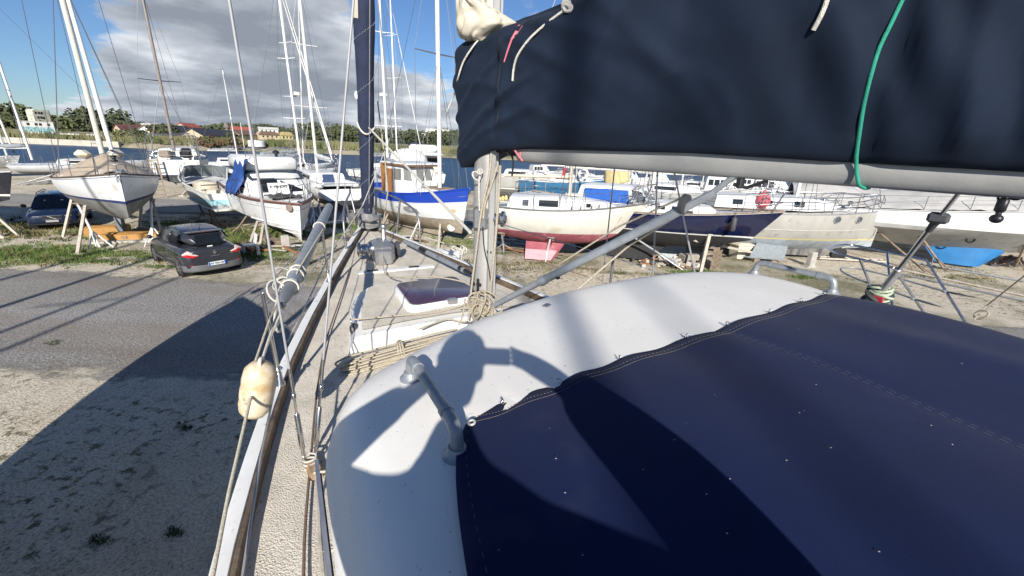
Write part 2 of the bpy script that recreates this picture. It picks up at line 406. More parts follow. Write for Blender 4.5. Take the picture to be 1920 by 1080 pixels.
# ================================================================= far shore
def T(px, py, d): return D(px, py, d)
def pol(az, d, z): return Vector((math.sin(az)*d, math.cos(az)*d, z))
def azof(px, py=262): r = ray(px, py); return math.atan2(r.x, r.y)
# shoreline distance by azimuth (from the waterline seen in the picture)
_sh = [(azof(x, y), G(x, y, -.6).xy.length) for x, y in ((-300, 253), (0, 266.5), (120, 271), (240, 276), (300, 279.5), (380, 282), (440, 281.5), (483, 283), (650, 289), (820, 294.5), (1100, 305), (1500, 320))]
def shore_d(a):
    if a <= _sh[0][0]: return _sh[0][1]
    for (a0, d0), (a1, d1) in zip(_sh, _sh[1:]):
        if a <= a1: return lerp(d0, d1, (a-a0)/(a1-a0))
    return _sh[-1][1]
def ridge_el(px):   # how high the wooded ridge stands over the horizon, degrees
    pts = [(-200, 1.0), (0, .55), (60, .75), (130, .35), (200, .62), (250, .35), (300, .15), (390, .35), (440, .75), (500, .75), (560, .30), (640, .55), (700, .65), (760, .75), (830, 1.25), (900, 1.3), (1100, 1.0), (1500, .8), (2000, .8)]
    for (a, e), (c, f) in zip(pts, pts[1:]):
        if px <= c: return lerp(e, f, max(0, (px-a)/(c-a)))
    return pts[-1][1]
HILLM = mat('hill_scrub', (.10, .115, .05), .95, var=.3, scale=.05, col2=(.045, .06, .03), mix=(.35, .62), bump=.5, bscale=.5)
SHOREM = mat('shore_earth', (.36, .31, .22), .95, var=.2, scale=.12, col2=(.13, .14, .07), mix=(.38, .55), bump=.4, bscale=1.5)
pxs = list(range(-400, 2400, 20))
mb = MB(); P = []
for px in pxs:
    a = azof(px, 262); d0 = shore_d(a); row = [pol(a, d0-6, -1.6), pol(a, d0, -.72), pol(a, d0+1.5, -.1), pol(a, d0+6, .7), pol(a, d0+25, 1.2), pol(a, d0+60, 1.6), pol(a, d0+120, 2.0)]
    P.append(row)
mb.grid(P); tag(mb.build('far_shore_land', SHOREM, smooth=60), kind='structure')
mb = MB(); P = []
for px in pxs:
    a = azof(px, 262); row = []
    for d, k in ((330, 0), (420, .25), (520, .6), (650, 1), (800, .95), (1200, .6), (3500, .3)):
        el = math.radians(ridge_el(px)); z = HC + math.tan(el)*650*k - (HC-1.8)*(1-k)
        z += 2.2*noise.fractal(Vector((px*.012, d*.01, 4)), 1, 2, 4)*k
        row.append(pol(a, d, z if d > 330 else 1.7))
    P.append(row)
mb.grid(P); tag(mb.build('hills', HILLM, smooth=60), kind='structure')

# foliage made of many small leaf faces
LEAFD = mat('dark_leaves', (.072, .088, .042), .9, var=.45, scale=.5)
LEAFM = mat('mid_leaves', (.095, .11, .040), .9, var=.4, scale=.5)
LEAFR = mat('reed_leaves', (.19, .185, .085), .9, var=.35, scale=.3)
LEAFB = mat('brown_scrub', (.15, .095, .05), .95, var=.4, scale=.6)
def leaves(mb, c, rad, n, size, rnd, mi=0):
    c = Vector(c)
    for _ in range(n):
        while True:
            q = Vector((rnd.uniform(-1, 1), rnd.uniform(-1, 1), rnd.uniform(-1, 1)))
            if .2 < q.length < 1: break
        q = q.normalized()*(q.length**.5)
        p = c + Vector((q.x*rad[0], q.y*rad[1], q.z*rad[2]))
        s = size*rnd.uniform(.6, 1.4)
        x = Vector((rnd.gauss(0, 1), rnd.gauss(0, 1), rnd.gauss(0, 1))).normalized(); y = x.orthogonal().normalized()
        mb.add([p-x*s, p+y*s*.6, p+x*s, p-y*s*.6], [(0, 1, 2, 3)], mi)
rnd = random.Random(3)
# wooded skyline
mb = MB()
for i in range(430):
    px = rnd.uniform(-80, 1300); a = azof(px, 250); d = rnd.choice((560, 620, 650, 690, 480)); k = {480: .45, 560: .75, 620: .95, 650: 1, 690: 1}[d]
    el = math.radians(ridge_el(px)); z = HC + math.tan(el)*650*k - (HC-1.8)*(1-k)
    r = rnd.uniform(4, 8.5); leaves(mb, pol(a, d, z-1.0), (r*1.5, r, r*.55), 30, 1.6, rnd, rnd.choice((0, 0, 1)))
tag(mb.build('far_woods', [LEAFD, LEAFM]), 'dark green woods along the far ridge', kind='stuff')
# nearer tree belts on the far bank: (px range, distance, base z, height, count)
mb = MB()
for (x0, x1, d, h, n) in ((-40, 60, 330, 7, 26), (120, 250, 300, 6.5, 60), (30, 70, 360, 12, 12), (250, 300, 230, 3, 16), (560, 690, 330, 8, 60), (690, 840, 300, 9, 60), (300, 330, 215, 5, 8), (560, 660, 420, 13, 40), (640, 850, 460, 12, 70), (150, 235, 420, 14, 36), (440, 520, 300, 4, 14)):
    for i in range(n):
        px = rnd.uniform(x0, x1); a = azof(px, 255); hh = h*rnd.uniform(.55, 1.05)
        leaves(mb, pol(a, d*rnd.uniform(.95, 1.05), 1.5+hh*.5), (hh*.6, hh*.6, hh*.55), 70, .55+.05*h, rnd, rnd.choice((0, 0, 1)))
tag(mb.build('tree_belt_foliage', [LEAFD, LEAFM]), 'dark green trees and bushes behind the far bank', kind='stuff')
# reeds and low scrub along the water
mb = MB()
for i in range(15000):
    px = rnd.uniform(-60, 1150); a = azof(px, 262); d = shore_d(a) + 4 + abs(rnd.gauss(0, 16))
    if px < 215 and rnd.random() < .75: continue
    if 455 < px < 500 and rnd.random() < .6: continue
    h = rnd.uniform(1.0, 2.7) * (.8+.5*noise.noise(Vector((px*.02, 1, 0)))); p = pol(a, d, .6+.02*(d-shore_d(a))); wv = Vector((rnd.uniform(-.5, .5), rnd.uniform(-.3, .3), 0)); ww = rnd.uniform(.10, .26); sx = Vector((math.cos(a), -math.sin(a), 0))
    mi = 0 if noise.noise(Vector((px*.013, d*.03, 2))) > -.1 else 1
    if 370 < px < 440 and d < shore_d(a)+12: mi = 2
    mb.add([p-sx*ww, p+sx*ww, p+wv+Vector((0, 0, h))], [(0, 1, 2)], mi)
tag(mb.build('reed_grass', [LEAFR, LEAFM, LEAFB]), 'tall reeds and scrub along the far bank', kind='stuff')
def bush(label, px, py, d, r, mats, n=260, cat='bush', size=.16):
    c = T(px, py, d); mb = MB()
    for k in range(7):
        q = Vector((rnd.uniform(-1, 1)*r, rnd.uniform(-.6, .6)*r, rnd.uniform(-.15, .45)*r))
        leaves(mb, c+q, (r*.55, r*.5, r*.42), n//7, size, rnd, rnd.randrange(len(mats)))
    return tag(mb.build('bush', mats), label, cat, 'bushes on the far bank')
bush('rust brown bush at the water edge below the dark roofed warehouses', 418, 273, shore_d(azof(418))+5, 4.2, [LEAFB, LEAFB, LEAFM], 700, size=.4)
bush('low brown bush at the water edge just left of the rust brown one', 388, 275, shore_d(azof(388))+4, 2.6, [LEAFB, LEAFM], 400, size=.35)
bush('dark green bush in front of the two beige gable walls', 306, 249, 205, 3.6, [LEAFD, LEAFM], 500, size=.4)
bush('dark bush against the end of the long dark roofed warehouse', 441, 258, 195, 2.2, [LEAFD], 300, size=.35)
bush('pale green bush on the bank under the red brown roof', 270, 262, 175, 3.2, [LEAFR, LEAFM], 500, size=.35)
bush('wide green bush on the bank below the white gable', 228, 262, 180, 3.6, [LEAFM, LEAFR], 500, size=.4)
# pale quay wall along the left of the far bank
mb = MB(); r0 = []; r1 = []
for px in range(-200, 235, 15):
    a = azof(px, 262); d = shore_d(a)-.6; r0.append(pol(a, d, -.9)); r1.append(pol(a, d, .75))
for i in range(len(r0)-1):
    a = r0[i]; b_ = r0[i+1]; back = Vector((-.3, .9, 0))*2.2
    mb.loft([[a, r1[i], r1[i]+back, a+back], [b_, r1[i+1], r1[i+1]+back, b_+back]], caps=(i in (0, len(r0)-2)))
tag(mb.build('quay_wall', mat('pale_concrete', (.50, .46, .38), .9, var=.15, scale=.5)), 'low pale concrete quay along the far bank', 'quay')

# ---------------------------------------------------------------- far buildings
PLB = mat('beige_render', (.50, .43, .30), .9, var=.15, scale=.35, streak=True)
PLW = mat('white_render', (.66, .65, .61), .9, var=.08, scale=.3)
PLY = mat('yellow_render', (.52, .44, .22), .9, var=.1, scale=.3)
PLG = mat('dark_concrete', (.19, .175, .155), .9, var=.3, scale=.4, streak=True)  # dark grey, mottled and streaked
RUIN = mat('stained_cream_render', (.56, .53, .43), .9, var=.2, scale=.5, col2=(.30, .26, .2), mix=(.36, .5))
RDARK = mat('slate_roof', (.045, .048, .058), .7, var=.2, scale=.5)
RRED = mat('red_tile_roof', (.36, .095, .06), .8, var=.15, scale=.5)
RMAR = mat('maroon_roof', (.13, .045, .04), .8, var=.2, scale=.4)
RBRN = mat('brown_roof', (.20, .13, .09), .8, var=.2, scale=.5)
HOLE = mat('dark_opening', (.012, .012, .012), .8, var=.2)
def far_house(name, label, cat, px, py, d, W, Dp, H, rh, wall, roof, turn=0.0, gable_front=True, wins=(), group=None, hip=False, zb=None):
    """box house with gable roof; local x across the view, y away"""
    p = T(px, py, d); az = math.atan2(p.x, p.y); W, Dp, H, rh = W*.56, Dp*.6, H*.56, rh*.56; wins = [(a*.56, b*.56, c*.56, e*.56) for a, b, c, e in wins]
    t = thing(name, label, cat, (p.x, p.y, p.z if zb is None else zb), -az + turn, group)
    mb = MB(); w2, h = W/2, H
    if gable_front:
        mb.add([(-w2, 0, 0), (w2, 0, 0), (w2, 0, h), (0, 0, h+rh), (-w2, 0, h), (-w2, Dp, 0), (w2, Dp, 0), (w2, Dp, h), (0, Dp, h+rh), (-w2, Dp, h)],
               [(0, 1, 2, 3, 4), (9, 8, 7, 6, 5), (0, 4, 9, 5), (1, 6, 7, 2), (2, 7, 8, 3), (3, 8, 9, 4)])
        mb.build('wall', wall, t)
        rb = MB()
        for s in (-1, 1):
            a = Vector((s*(w2+.25), -.3, h-.1)); b = Vector((0, -.3, h+rh+.06)); c = Vector((0, Dp+.3, h+rh+.06)); e = Vector((s*(w2+.25), Dp+.3, h-.1))
            rb.slab([a, b, c, e], .18)
            rb.slab([a+Vector((0, 0, .12)), b+Vector((0, 0, .12)), c+Vector((0, 0, .12)), e+Vector((0, 0, .12))], .1)
        rb.build('roof', roof, t)
    else:
        mb.add([(-w2, 0, 0), (w2, 0, 0), (w2, 0, h), (-w2, 0, h), (-w2, Dp, 0), (w2, Dp, 0), (w2, Dp, h), (-w2, Dp, h), (-w2, Dp/2, h+rh), (w2, Dp/2, h+rh)],
               [(0, 1, 2, 3), (5, 4, 7, 6), (4, 0, 3, 8, 7), (1, 5, 6, 9, 2), (3, 2, 9, 8), (6, 7, 8, 9)])
        mb.build('wall', wall, t)
        rb = MB(); e = .35
        rb.slab([(-w2-e, -.4, h-.12), (w2+e, -.4, h-.12), (w2+e-(W*.22 if hip else 0), Dp/2, h+rh+.1), (-w2-e+(W*.22 if hip else 0), Dp/2, h+rh+.1)], -.2)
        rb.slab([(-w2-e, Dp+.4, h-.12), (-w2-e+(W*.22 if hip else 0), Dp/2, h+rh+.1), (w2+e-(W*.22 if hip else 0), Dp/2, h+rh+.1), (w2+e, Dp+.4, h-.12)], -.2)
        rb.build('roof', roof, t)
    for (x, z, ww, hh) in wins:
        q = MB(); q.box((x, -.02, z), (ww, .12, hh)); q.build('window', HOLE, t)
    return t
def wgrid(x0, x1, n, zs, w, h): return [(lerp(x0, x1, (i+.5)/n), z, w, h) for i in range(n) for z in zs]
# ruined silo tower: pale broken front with holes and a dark flank
p = T(96, 264, 235); az = math.atan2(p.x, p.y)
t = thing('ruined_tower', 'tall derelict concrete tower with empty window holes above the graffiti wall', 'tower', (p.x, p.y, 1.0), -az+.5); t.scale = (.50, .50, .50)
mb = MB(); mb.bbox((-1.2, 3.5, 8.2), (9.2, 7, 16.4), .1); mb.box((3.0, 5.4, 4), (5, 8, 8)); mb.box((-3.8, 3.5, 16.7), (2.0, 6.6, .6)); mb.build('wall', RUIN, t)
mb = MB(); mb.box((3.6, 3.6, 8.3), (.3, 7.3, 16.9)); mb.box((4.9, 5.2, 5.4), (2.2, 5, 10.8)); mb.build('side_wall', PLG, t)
for (x, z) in ((-4.2, 14.6), (-2.4, 14.6), (-.9, 14.6), (-3.4, 11.6), (-1.8, 11.6), (-.4, 11.4), (-2.9, 8.9), (-1.2, 8.6), (.4, 8.4), (-1.8, 6.2), (.2, 5.9), (-3.6, 6.4)):
    q = MB(); q.box((x, -.02, z), (1.0, .2, 1.5)); q.build('window', HOLE, t)
p = T(79, 265, 222); az = math.atan2(p.x, p.y)
t = thing('graffiti_building', 'low white flat roofed building covered in teal graffiti under the ruined tower', 'building', (p.x, p.y, .8), -az+.12); t.scale = (.58, .58, .60)
mb = MB(); mb.bbox((0, 4, 3.7), (13.6, 8, 7.4), .08); mb.box((0, 4, 7.55), (14, 8.4, .3)); mb.build('wall', PLW, t)
GRAF = mat('teal_graffiti', (.07, .30, .32), .8, var=.2, scale=1.1, col2=(.55, .60, .58), mix=(.44, .52), dirt=((.05, .08, .14), 1.5, .6, .06))
mb = MB(); n = 26; mb.loft([[Vector((-6.2+12.4*i/n, -.02, 2.1+.5*noise.noise(Vector((i*.9, 0, 0))))) for i in range(n+1)], [Vector((-6.2+12.4*i/n, -.02, 4.6+.7*noise.noise(Vector((i*.8, 5, 0))))) for i in range(n+1)]], closed=False); mb.build('graffiti', GRAF, t)
mb = MB(); mb.loft([[Vector((-3.4+9*i/n, -.02, .25)) for i in range(n+1)], [Vector((-3.4+9*i/n, -.02, 1.5+.4*noise.noise(Vector((i*.8, 9, 0))))) for i in range(n+1)]], closed=False)
mb.build('graffiti', mat('blue_pink_graffiti', (.45, .50, .55), .8, var=.2, scale=1.4, col2=(.10, .25, .38), mix=(.42, .52), dirt=((.5, .2, .2), 1.3, .6, .08)), t)
for x in (-3.6, -.4, 1.3, 4.6):
    q = MB(); q.box((x, -.02, 6.1), (1.1, .2, 1.3)); q.build('window', HOLE, t)
# flat canopies by the quay
for i, (x0, x1, lab) in enumerate(((113, 150, 'flat white canopy on posts beside the graffiti wall'), (164, 213, 'longer flat white canopy on posts further along the quay'))):
    a = T(x0, 259, 190); c = T(x1, 260.5, 190); t = thing('canopy', lab, 'canopy', (0, 0, 0), 0, 'flat canopies on the quay')
    mb = MB(); mb.beam((a.x, a.y, 2.1), (c.x, c.y, 2.1), 4, .35); mb.build('roof', PLW, t)
    for k in range(4):
        q = a.lerp(c, (k+.5)/4); m2 = MB(); m2.tube([(q.x, q.y, .5), (q.x, q.y, 2.0)], .12, 6); m2.build('post', PLG, t)
WH = 'old warehouses on the far bank'
far_house('warehouse', 'long warehouse with a maroon roof at the left of the row', 'warehouse', 252, 251, 240, 14, 14, 2.6, 3.2, PLB, RMAR, .3, False, group=WH)
far_house('warehouse', 'small white gabled warehouse beside the maroon roof', 'warehouse', 272, 252, 225, 10, 16, 2.4, 3.2, PLW, RBRN, -.35, group=WH)
far_house('warehouse', 'beige gabled warehouse with a dark roof behind the green bush', 'warehouse', 298, 254, 215, 13, 26, 3.0, 3.6, PLB, RDARK, -.62, group=WH)
far_house('warehouse', 'beige gabled warehouse with a bright red roof standing above the others', 'warehouse', 341, 254, 250, 11, 16, 6.2, 3.0, PLB, RRED, -.6, group=WH)
far_house('warehouse', 'largest beige gabled warehouse with a dark roof near the rust brown bush', 'warehouse', 362, 263.5, 192, 13.5, 22, 3.2, 3.7, PLB, RDARK, -.66, group=WH)
far_house('warehouse', 'dark roofed warehouse with an open posted side next to the largest gable', 'warehouse', 408, 262, 205, 9, 22, 3.2, 2.8, PLB, RDARK, -.75, group=WH)
far_house('warehouse', 'pale gabled shed with a brown roof in front of the water tower', 'warehouse', 438, 262, 210, 10, 20, 3.4, 2.9, PLB, RBRN, -.6, group=WH)
far_house('warehouse', 'dark roofed shed at the right end of the warehouse row', 'warehouse', 472, 262, 218, 14, 12, 2.8, 2.6, PLB, RDARK, .1, False, group=WH)
far_house('house', 'white flat house on the slope above the brown roofed buildings', 'house', 505, 251, 260, 15, 10, 4.2, 1.0, PLW, PLW, .1, False, wgrid(-7, 6, 4, (2.6,), 1.2, 1.2))
far_house('house', 'beige two storey house with brown roof left of the yellow one', 'house', 507, 262.5, 215, 14, 9, 3.8, 1.8, PLB, RBRN, .25, False, wgrid(-6, 6, 4, (2.4,), 1, 1.1), hip=True)
far_house('house', 'yellow house with a pale roof at the end of the far row', 'house', 539, 262.5, 210, 8, 9, 3.2, 2.0, PLY, mat('ochre_roof', (.45, .35, .15), .8), .1, False, wgrid(-3.6, 3.6, 3, (1.8,), 1, 1.3), hip=True)
far_house('house', 'low red roofed house behind the pale sheds', 'house', 455, 251, 265, 16, 9, 3.4, 2.2, PLW, RRED, .1, False)
far_house('house', 'white house among the dark trees left of the warehouses', 'house', 222, 240, 420, 11, 8, 3.5, 1.6, PLW, PLW, .1, False)
far_house('house', 'small white house on the ridge beside the tall leaning mast', 'house', 185, 237, 470, 8, 8, 3.2, 1.6, PLW, PLW, 0, False)
far_house('house', 'long white house in the trees right of the ruined tower', 'house', 140, 236, 470, 17, 8, 2.6, 1.0, PLW, PLW, 0, False)
far_house('house', 'white house with a domed roof above the white gabled warehouse', 'house', 283, 243, 300, 11, 9, 4.0, 1.0, PLW, PLW, .1, False)
# white town on the right hand slope
k = 0
for (px, py, d, W, H, rf, wl, lab) in (
    (748, 262, 420, 26, 7.5, PLW, PLW, 'long white block of flats low on the wooded slope'), (757, 268, 330, 14, 4, RRED, PLW, 'white house with red roof below the long white block'),
    (778, 266, 350, 12, 5, RBRN, PLW, 'white house with brown roof in the middle of the slope'), (800, 268, 330, 13, 5, RRED, PLY, 'pinkish house with red roof near the right of the slope'),
    (790, 258, 420, 14, 6, PLW, PLW, 'small white block half hidden by the trees of the slope'), (735, 268, 350, 9, 4.5, PLW, PLW, 'small white cube house left of the slope'),
    (822, 262, 380, 12, 5, RBRN, PLW, 'white house with brown roof at the right edge of the slope'), (660, 255, 480, 8, 3.5, PLW, PLW, 'single white house far out among the woods'),
    (812, 249, 600, 34, 9, PLW, PLW, 'row of white flats on top of the ridge'), (835, 250, 600, 18, 8, PLW, PLW, 'white block of flats at the end of the ridge'), (716, 259, 450, 9, 4.5, PLW, PLW, 'white cabin by the radar mast')):
    far_house('house', lab, 'house', px, py, d, W, 9, H, 1.2 if rf is not PLW else .3, wl, rf, .1, False, wgrid(-W*.45, W*.45, max(3, int(W/4)), (H*.35, H*.75), 1.2, 1.2) if W > 13 else (), group='white houses on the slope')
# water tower
p = T(427, 250, 420); t = thing('water_tower', 'round concrete water tower on the ridge behind the sheds', 'tower', (p.x, p.y, 3)); t.scale = (.6, .6, .62)
mb = MB(); mb.lathe((0, 0, 0), [(2.2, 0), (2.0, 6.5), (3.4, 7.5)], 16); mb.build('shaft', PLG, t)
mb = MB(); mb.lathe((0, 0, 7.5), [(3.4, 0), (3.5, 3.2), (2.6, 3.4), (2.6, 5.6), (.1, 6.2)], 18); mb.build('tank', PLG, t)
# white tank on the water edge
p = T(482, 276, shore_d(azof(482))+3); t = thing('storage_tank', 'white round tank with dark base on the far water edge', 'tank', (p.x, p.y, -.2))
mb = MB(); mb.lathe((0, 0, .8), [(2.4, 0), (2.4, 1.7), (2.2, 1.85), (.05, 1.95)], 22); mb.build('shell', WHITEPAINT, t, smooth=40)
mb = MB(); mb.lathe((0, 0, -.3), [(2.15, 0), (2.15, 1.1)], 22); mb.build('base', DGREY, t)
# pylons
def pylon(px, pyb, d, h, lab, wide=False):
    p = T(px, pyb, d); t = thing('pylon', lab, 'pylon', (p.x, p.y, p.z), -math.atan2(p.x, p.y), 'power pylons on the skyline'); mb = MB(); b = h*.11
    for sx in (-1, 1):
        for sy in (-1, 1): mb.tube([(sx*b, sy*b, 0), (sx*b*.28, sy*b*.28, h*.62), (sx*.15, sy*.15, h)], h*.008, 4)
    for i in range(6):
        z0, z1 = h*.1*i, h*.1*(i+1); w0 = b*(1-.72*z0/(h*.62)); w1 = b*(1-.72*z1/(h*.62))
        mb.tube([(-w0, -w0, z0), (w1, -w1, z1)], h*.006, 4); mb.tube([(w0, -w0, z0), (-w1, -w1, z1)], h*.006, 4)
    mb.build('lattice', DSTEEL, t)
    for z in ((.62, .78, .92) if not wide else (.8, .97)):
        m2 = MB(); L = h*.17 if not wide else h*.3; m2.beam((-L, 0, h*z), (L, 0, h*z), h*.014, h*.014); m2.beam((-L, 0, h*z), (0, 0, h*(z+.05)), h*.008, h*.008); m2.beam((L, 0, h*z), (0, 0, h*(z+.05)), h*.008, h*.008); m2.build('crossarm', DSTEEL, t)
    return t
pylon(612, 257, 520, 17, 'grey lattice pylon between the two white masts')
pylon(732, 260, 650, 20, 'wide armed lattice pylon faint behind the radar mast', True)
print('env ok')
# ================================================================= boat building kit
class Hull:
    """half sections lofted along the length. local x to the bow, y to port, z up from the ground"""
    def __init__(s, L, B, sheer, keel, wl, tw=.7, sm=.45, be=2.1, rake=.8, srake=.3, pm=2.6, qm=1.7, pb=1.3, qb=1.15, chine=None, n=26, bulwark=.06):
        s.__dict__.update(L=L, B=B, sheer=sheer, keel=keel, wl=wl, tw=tw, sm=sm, be=be, rake=rake, srake=srake, pm=pm, qm=qm, pb=pb, qb=qb, chine=chine, n=n, bulwark=bulwark)
    def hb(s, u):
        if u < s.sm: k = s.tw + (1-s.tw)*math.sin(u/s.sm*PI/2)
        else: k = 1-((u-s.sm)/(1-s.sm))**s.be
        return max(s.B/2*k, .012)
    def zs(s, u): a, b, c = s.sheer; return a*(1-u)*(1-2*u) + 4*b*u*(1-u) + c*u*(2*u-1)
    def zk(s, u):
        a, b, c = s.keel
        if u < .45: return lerp(a, b, math.sin(u/.45*PI/2))
        return lerp(b, c, (1-math.cos((u-.45)/.55*PI/2))**1.25)
    def f(s, u, t):
        t = min(1, max(0, t))
        if s.chine:
            tc, fm, fb = s.chine; fc = lerp(fm, fb, u**2)
            return 1-(1-fc)*(t/tc)**1.0 if t < tc else fc*(1-t)/(1-tc)
        p = lerp(s.pm, s.pb, u**2.2); q = lerp(s.qm, s.qb, u**2.2)
        return max(0, 1-t**p)**(1/q)
    def pt(s, u, z, side):
        zs, zk = s.zs(u), s.zk(u); z = max(min(z, zs), zk); t = (zs-z)/max(zs-zk, 1e-4)
        tau = (z-s.keel[1])/(s.sheer[2]-s.keel[1])
        x = -s.L/2 + u*s.L - s.rake*(1-tau)*u**5 + s.srake*(1-min(1, tau*1.0))*(1-u)**4
        return Vector((x, side*s.hb(u)*s.f(u, t), z))
    def mesh(s, zones):
        """zones: [(material index, lower limit as fraction of the freeboard, rows)]; below the last comes the bottom: (mi, None, rows)"""
        mb = MB(); us = [i/s.n for i in range(s.n+1)]; us = [u if u < .8 else .8+.2*(1-(1-(u-.8)/.2)**1.4) for u in us]
        for side in (1, -1):
            for u0, u1 in zip(us, us[1:]):
                for mi, z0a, z1a, z0b, z1b in s.rows(zones, u0, u1):
                    a, b, c, d = s.pt(u0, z0a, side), s.pt(u1, z0b, side), s.pt(u1, z1b, side), s.pt(u0, z1a, side)
                    vs = [a, b, c, d]; fs = []
                    if (a-b).length + (c-d).length < 1e-4 or ((a-d).length < 1e-5 and (b-c).length < 1e-5): continue
                    mb.add(vs, [(0, 1, 2, 3)], mi)
        for mi, z0, z1, _, _ in s.rows(zones, 0, us[1]):    # transom
            mb.add([s.pt(0, z0, 1), s.pt(0, z0, -1), s.pt(0, z1, -1), s.pt(0, z1, 1)], [(0, 1, 2, 3)], mi)
        return mb
    def rows(s, zones, u0, u1):
        out = []; fr = 1.0
        lv = lambda u, k: s.wl + (s.zs(u)-s.wl)*k
        for mi, k, n in zones:
            if k is None:
                for i in range(n):
                    e0, e1 = (i/n)**1.0, ((i+1)/n)**1.0
                    z = [lerp(max(lv(u, fr), s.zk(u)), s.zk(u), e) for u in (u0, u1) for e in (e0, e1)]
                    out.append((mi, z[0], z[1], z[2], z[3]))
            else:
                for i in range(n):
                    a, b = lerp(fr, k, i/n), lerp(fr, k, (i+1)/n)
                    out.append((mi, lv(u0, a), lv(u0, b), lv(u1, a), lv(u1, b)))
                fr = k
        return out
    def deck(s, mi=0, u0=0.0, u1=.985, drop=None, camber=.05, inset=.03):
        mb = MB(); d = s.bulwark if drop is None else drop; P = []
        for i in range(25):
            u = lerp(u0, u1, i/24); b = max(s.hb(u)-inset, .004); z = s.zs(u)-d; x = s.pt(u, s.zs(u), 1).x - (.02 if u > .9 else 0)
            P.append([(x, b*k, z+camber*(1-k*k)) for k in (-1, -.6, 0, .6, 1)])
        mb.grid(P, mi); return mb
    def sheer_line(s, side, u0=0, u1=1, n=26, dz=0.0, out=0.0):
        return [s.pt(lerp(u0, u1, i/n), s.zs(lerp(u0, u1, i/n)), side) + Vector((0, side*out, dz)) for i in range(n+1)]
    def side_line(s, side, frac, u0=0, u1=1, n=26, out=.01):
        r = []
        for i in range(n+1):
            u = lerp(u0, u1, i/n); r.append(s.pt(u, s.wl+(s.zs(u)-s.wl)*frac, side) + Vector((0, side*out, 0)))
        return r
    def rail(s, r=.03, dz=.02, out=0.0, u0=0, u1=1):
        mb = MB(); a = s.sheer_line(1, u0, u1, dz=dz, out=out); b = s.sheer_line(-1, u0, u1, dz=dz, out=out)
        mb.tube(a, r, 6); mb.tube(b, r, 6); return mb
    def strake(s, frac, r=.02, u0=0, u1=1):
        mb = MB()
        for sd in (1, -1): mb.tube(s.side_line(sd, frac, u0, u1), r, 6)
        return mb
def fin(x0t, x1t, zt, x0b, x1b, zb, th, mi=0, y=0.0, n=10):
    """foil shaped keel or rudder"""
    mb = MB(); rings = []
    for k in range(5):
        e = k/4; a, b, z = lerp(x0t, x0b, e), lerp(x1t, x1b, e), lerp(zt, zb, e); ring = []
        for i in range(n): t = i/n; ring.append(Vector((lerp(b, a, t), y+th/2*math.sin(PI*t**.6)*(1 if True else 0), z)))
        for i in range(n): t = 1-i/n; ring.append(Vector((lerp(b, a, t), y-th/2*math.sin(PI*t**.6), z)))
        rings.append(ring)
    mb.loft(rings, mi, caps=True); return mb
class Cabin:
    """trunk cabin or deckhouse: stations (x at the foot, x at the top, half width foot, half width top, z foot, z top)"""
    def __init__(s, st, camber=.06, r=.06): s.st = st; s.camber = camber; s.r = r
    def ring(s, q):
        xb, xt, wb, wt, z0, z1 = q; r = s.r; c = s.camber
        return [Vector((xb, -wb, z0)), Vector((lerp(xb, xt, .9), -lerp(wb, wt, .93), lerp(z0, z1, .9)-r*.2)), Vector((xt, -wt+r*.3, z1-r*.15)), Vector((xt, -wt+r*1.5, z1+c*.3)), Vector((xt, -wt*.5, z1+c*.8)), Vector((xt, 0, z1+c)),
                Vector((xt, wt*.5, z1+c*.8)), Vector((xt, wt-r*1.5, z1+c*.3)), Vector((xt, wt-r*.3, z1-r*.15)), Vector((lerp(xb, xt, .9), lerp(wb, wt, .93), lerp(z0, z1, .9)-r*.2)), Vector((xb, wb, z0))]
    def mesh(s, mi=0):
        mb = MB(); mb.loft([s.ring(q) for q in s.st], mi, caps=True); return mb
    def at(s, x, k):
        """(half width, z) of the side wall at x and height fraction k"""
        for a, b in zip(s.st, s.st[1:]):
            xa, xb = lerp(a[0], a[1], k), lerp(b[0], b[1], k)
            if xa <= x <= xb or xb <= x <= xa or b is s.st[-1]:
                t = (x-xa)/(xb-xa) if abs(xb-xa) > 1e-6 else 0
                q = [lerp(m, n, t) for m, n in zip(a, b)]
                return lerp(q[2], q[3], k), lerp(q[4], q[5], k)
    def side_window(s, side, x0, x1, k0, k1, sk0=0, sk1=0, off=.012, th=.02):
        """window on the side wall; sk0/sk1 shift the top corners"""
        pts = []
        for x, k in ((x0, k0), (x1, k0), (x1+sk1, k1), (x0+sk0, k1)):
            w, z = s.at(x, k); pts.append(Vector((x, side*(w+off), z)))
        if side < 0: pts = pts
        else: pts = pts[::-1]
        mb = MB(); mb.slab(pts, th); return mb
    def front_window(s, y0, y1, k0, k1, front=True, off=.012, th=.02, slant=0.0):
        a = s.st[-1] if front else s.st[0]; sg = 1 if front else -1
        def P(y, k): return Vector((lerp(a[0], a[1], k)+sg*off, y*lerp(a[2], a[3], k), lerp(a[4], a[5], k)))
        pts = [P(y0, k0), P(y1, k0), P(y1+slant*(1 if y1 > 0 else -1)*0, k1), P(y0, k1)]
        if not front: pts = pts[::-1]
        mb = MB(); mb.slab(pts, th); return mb
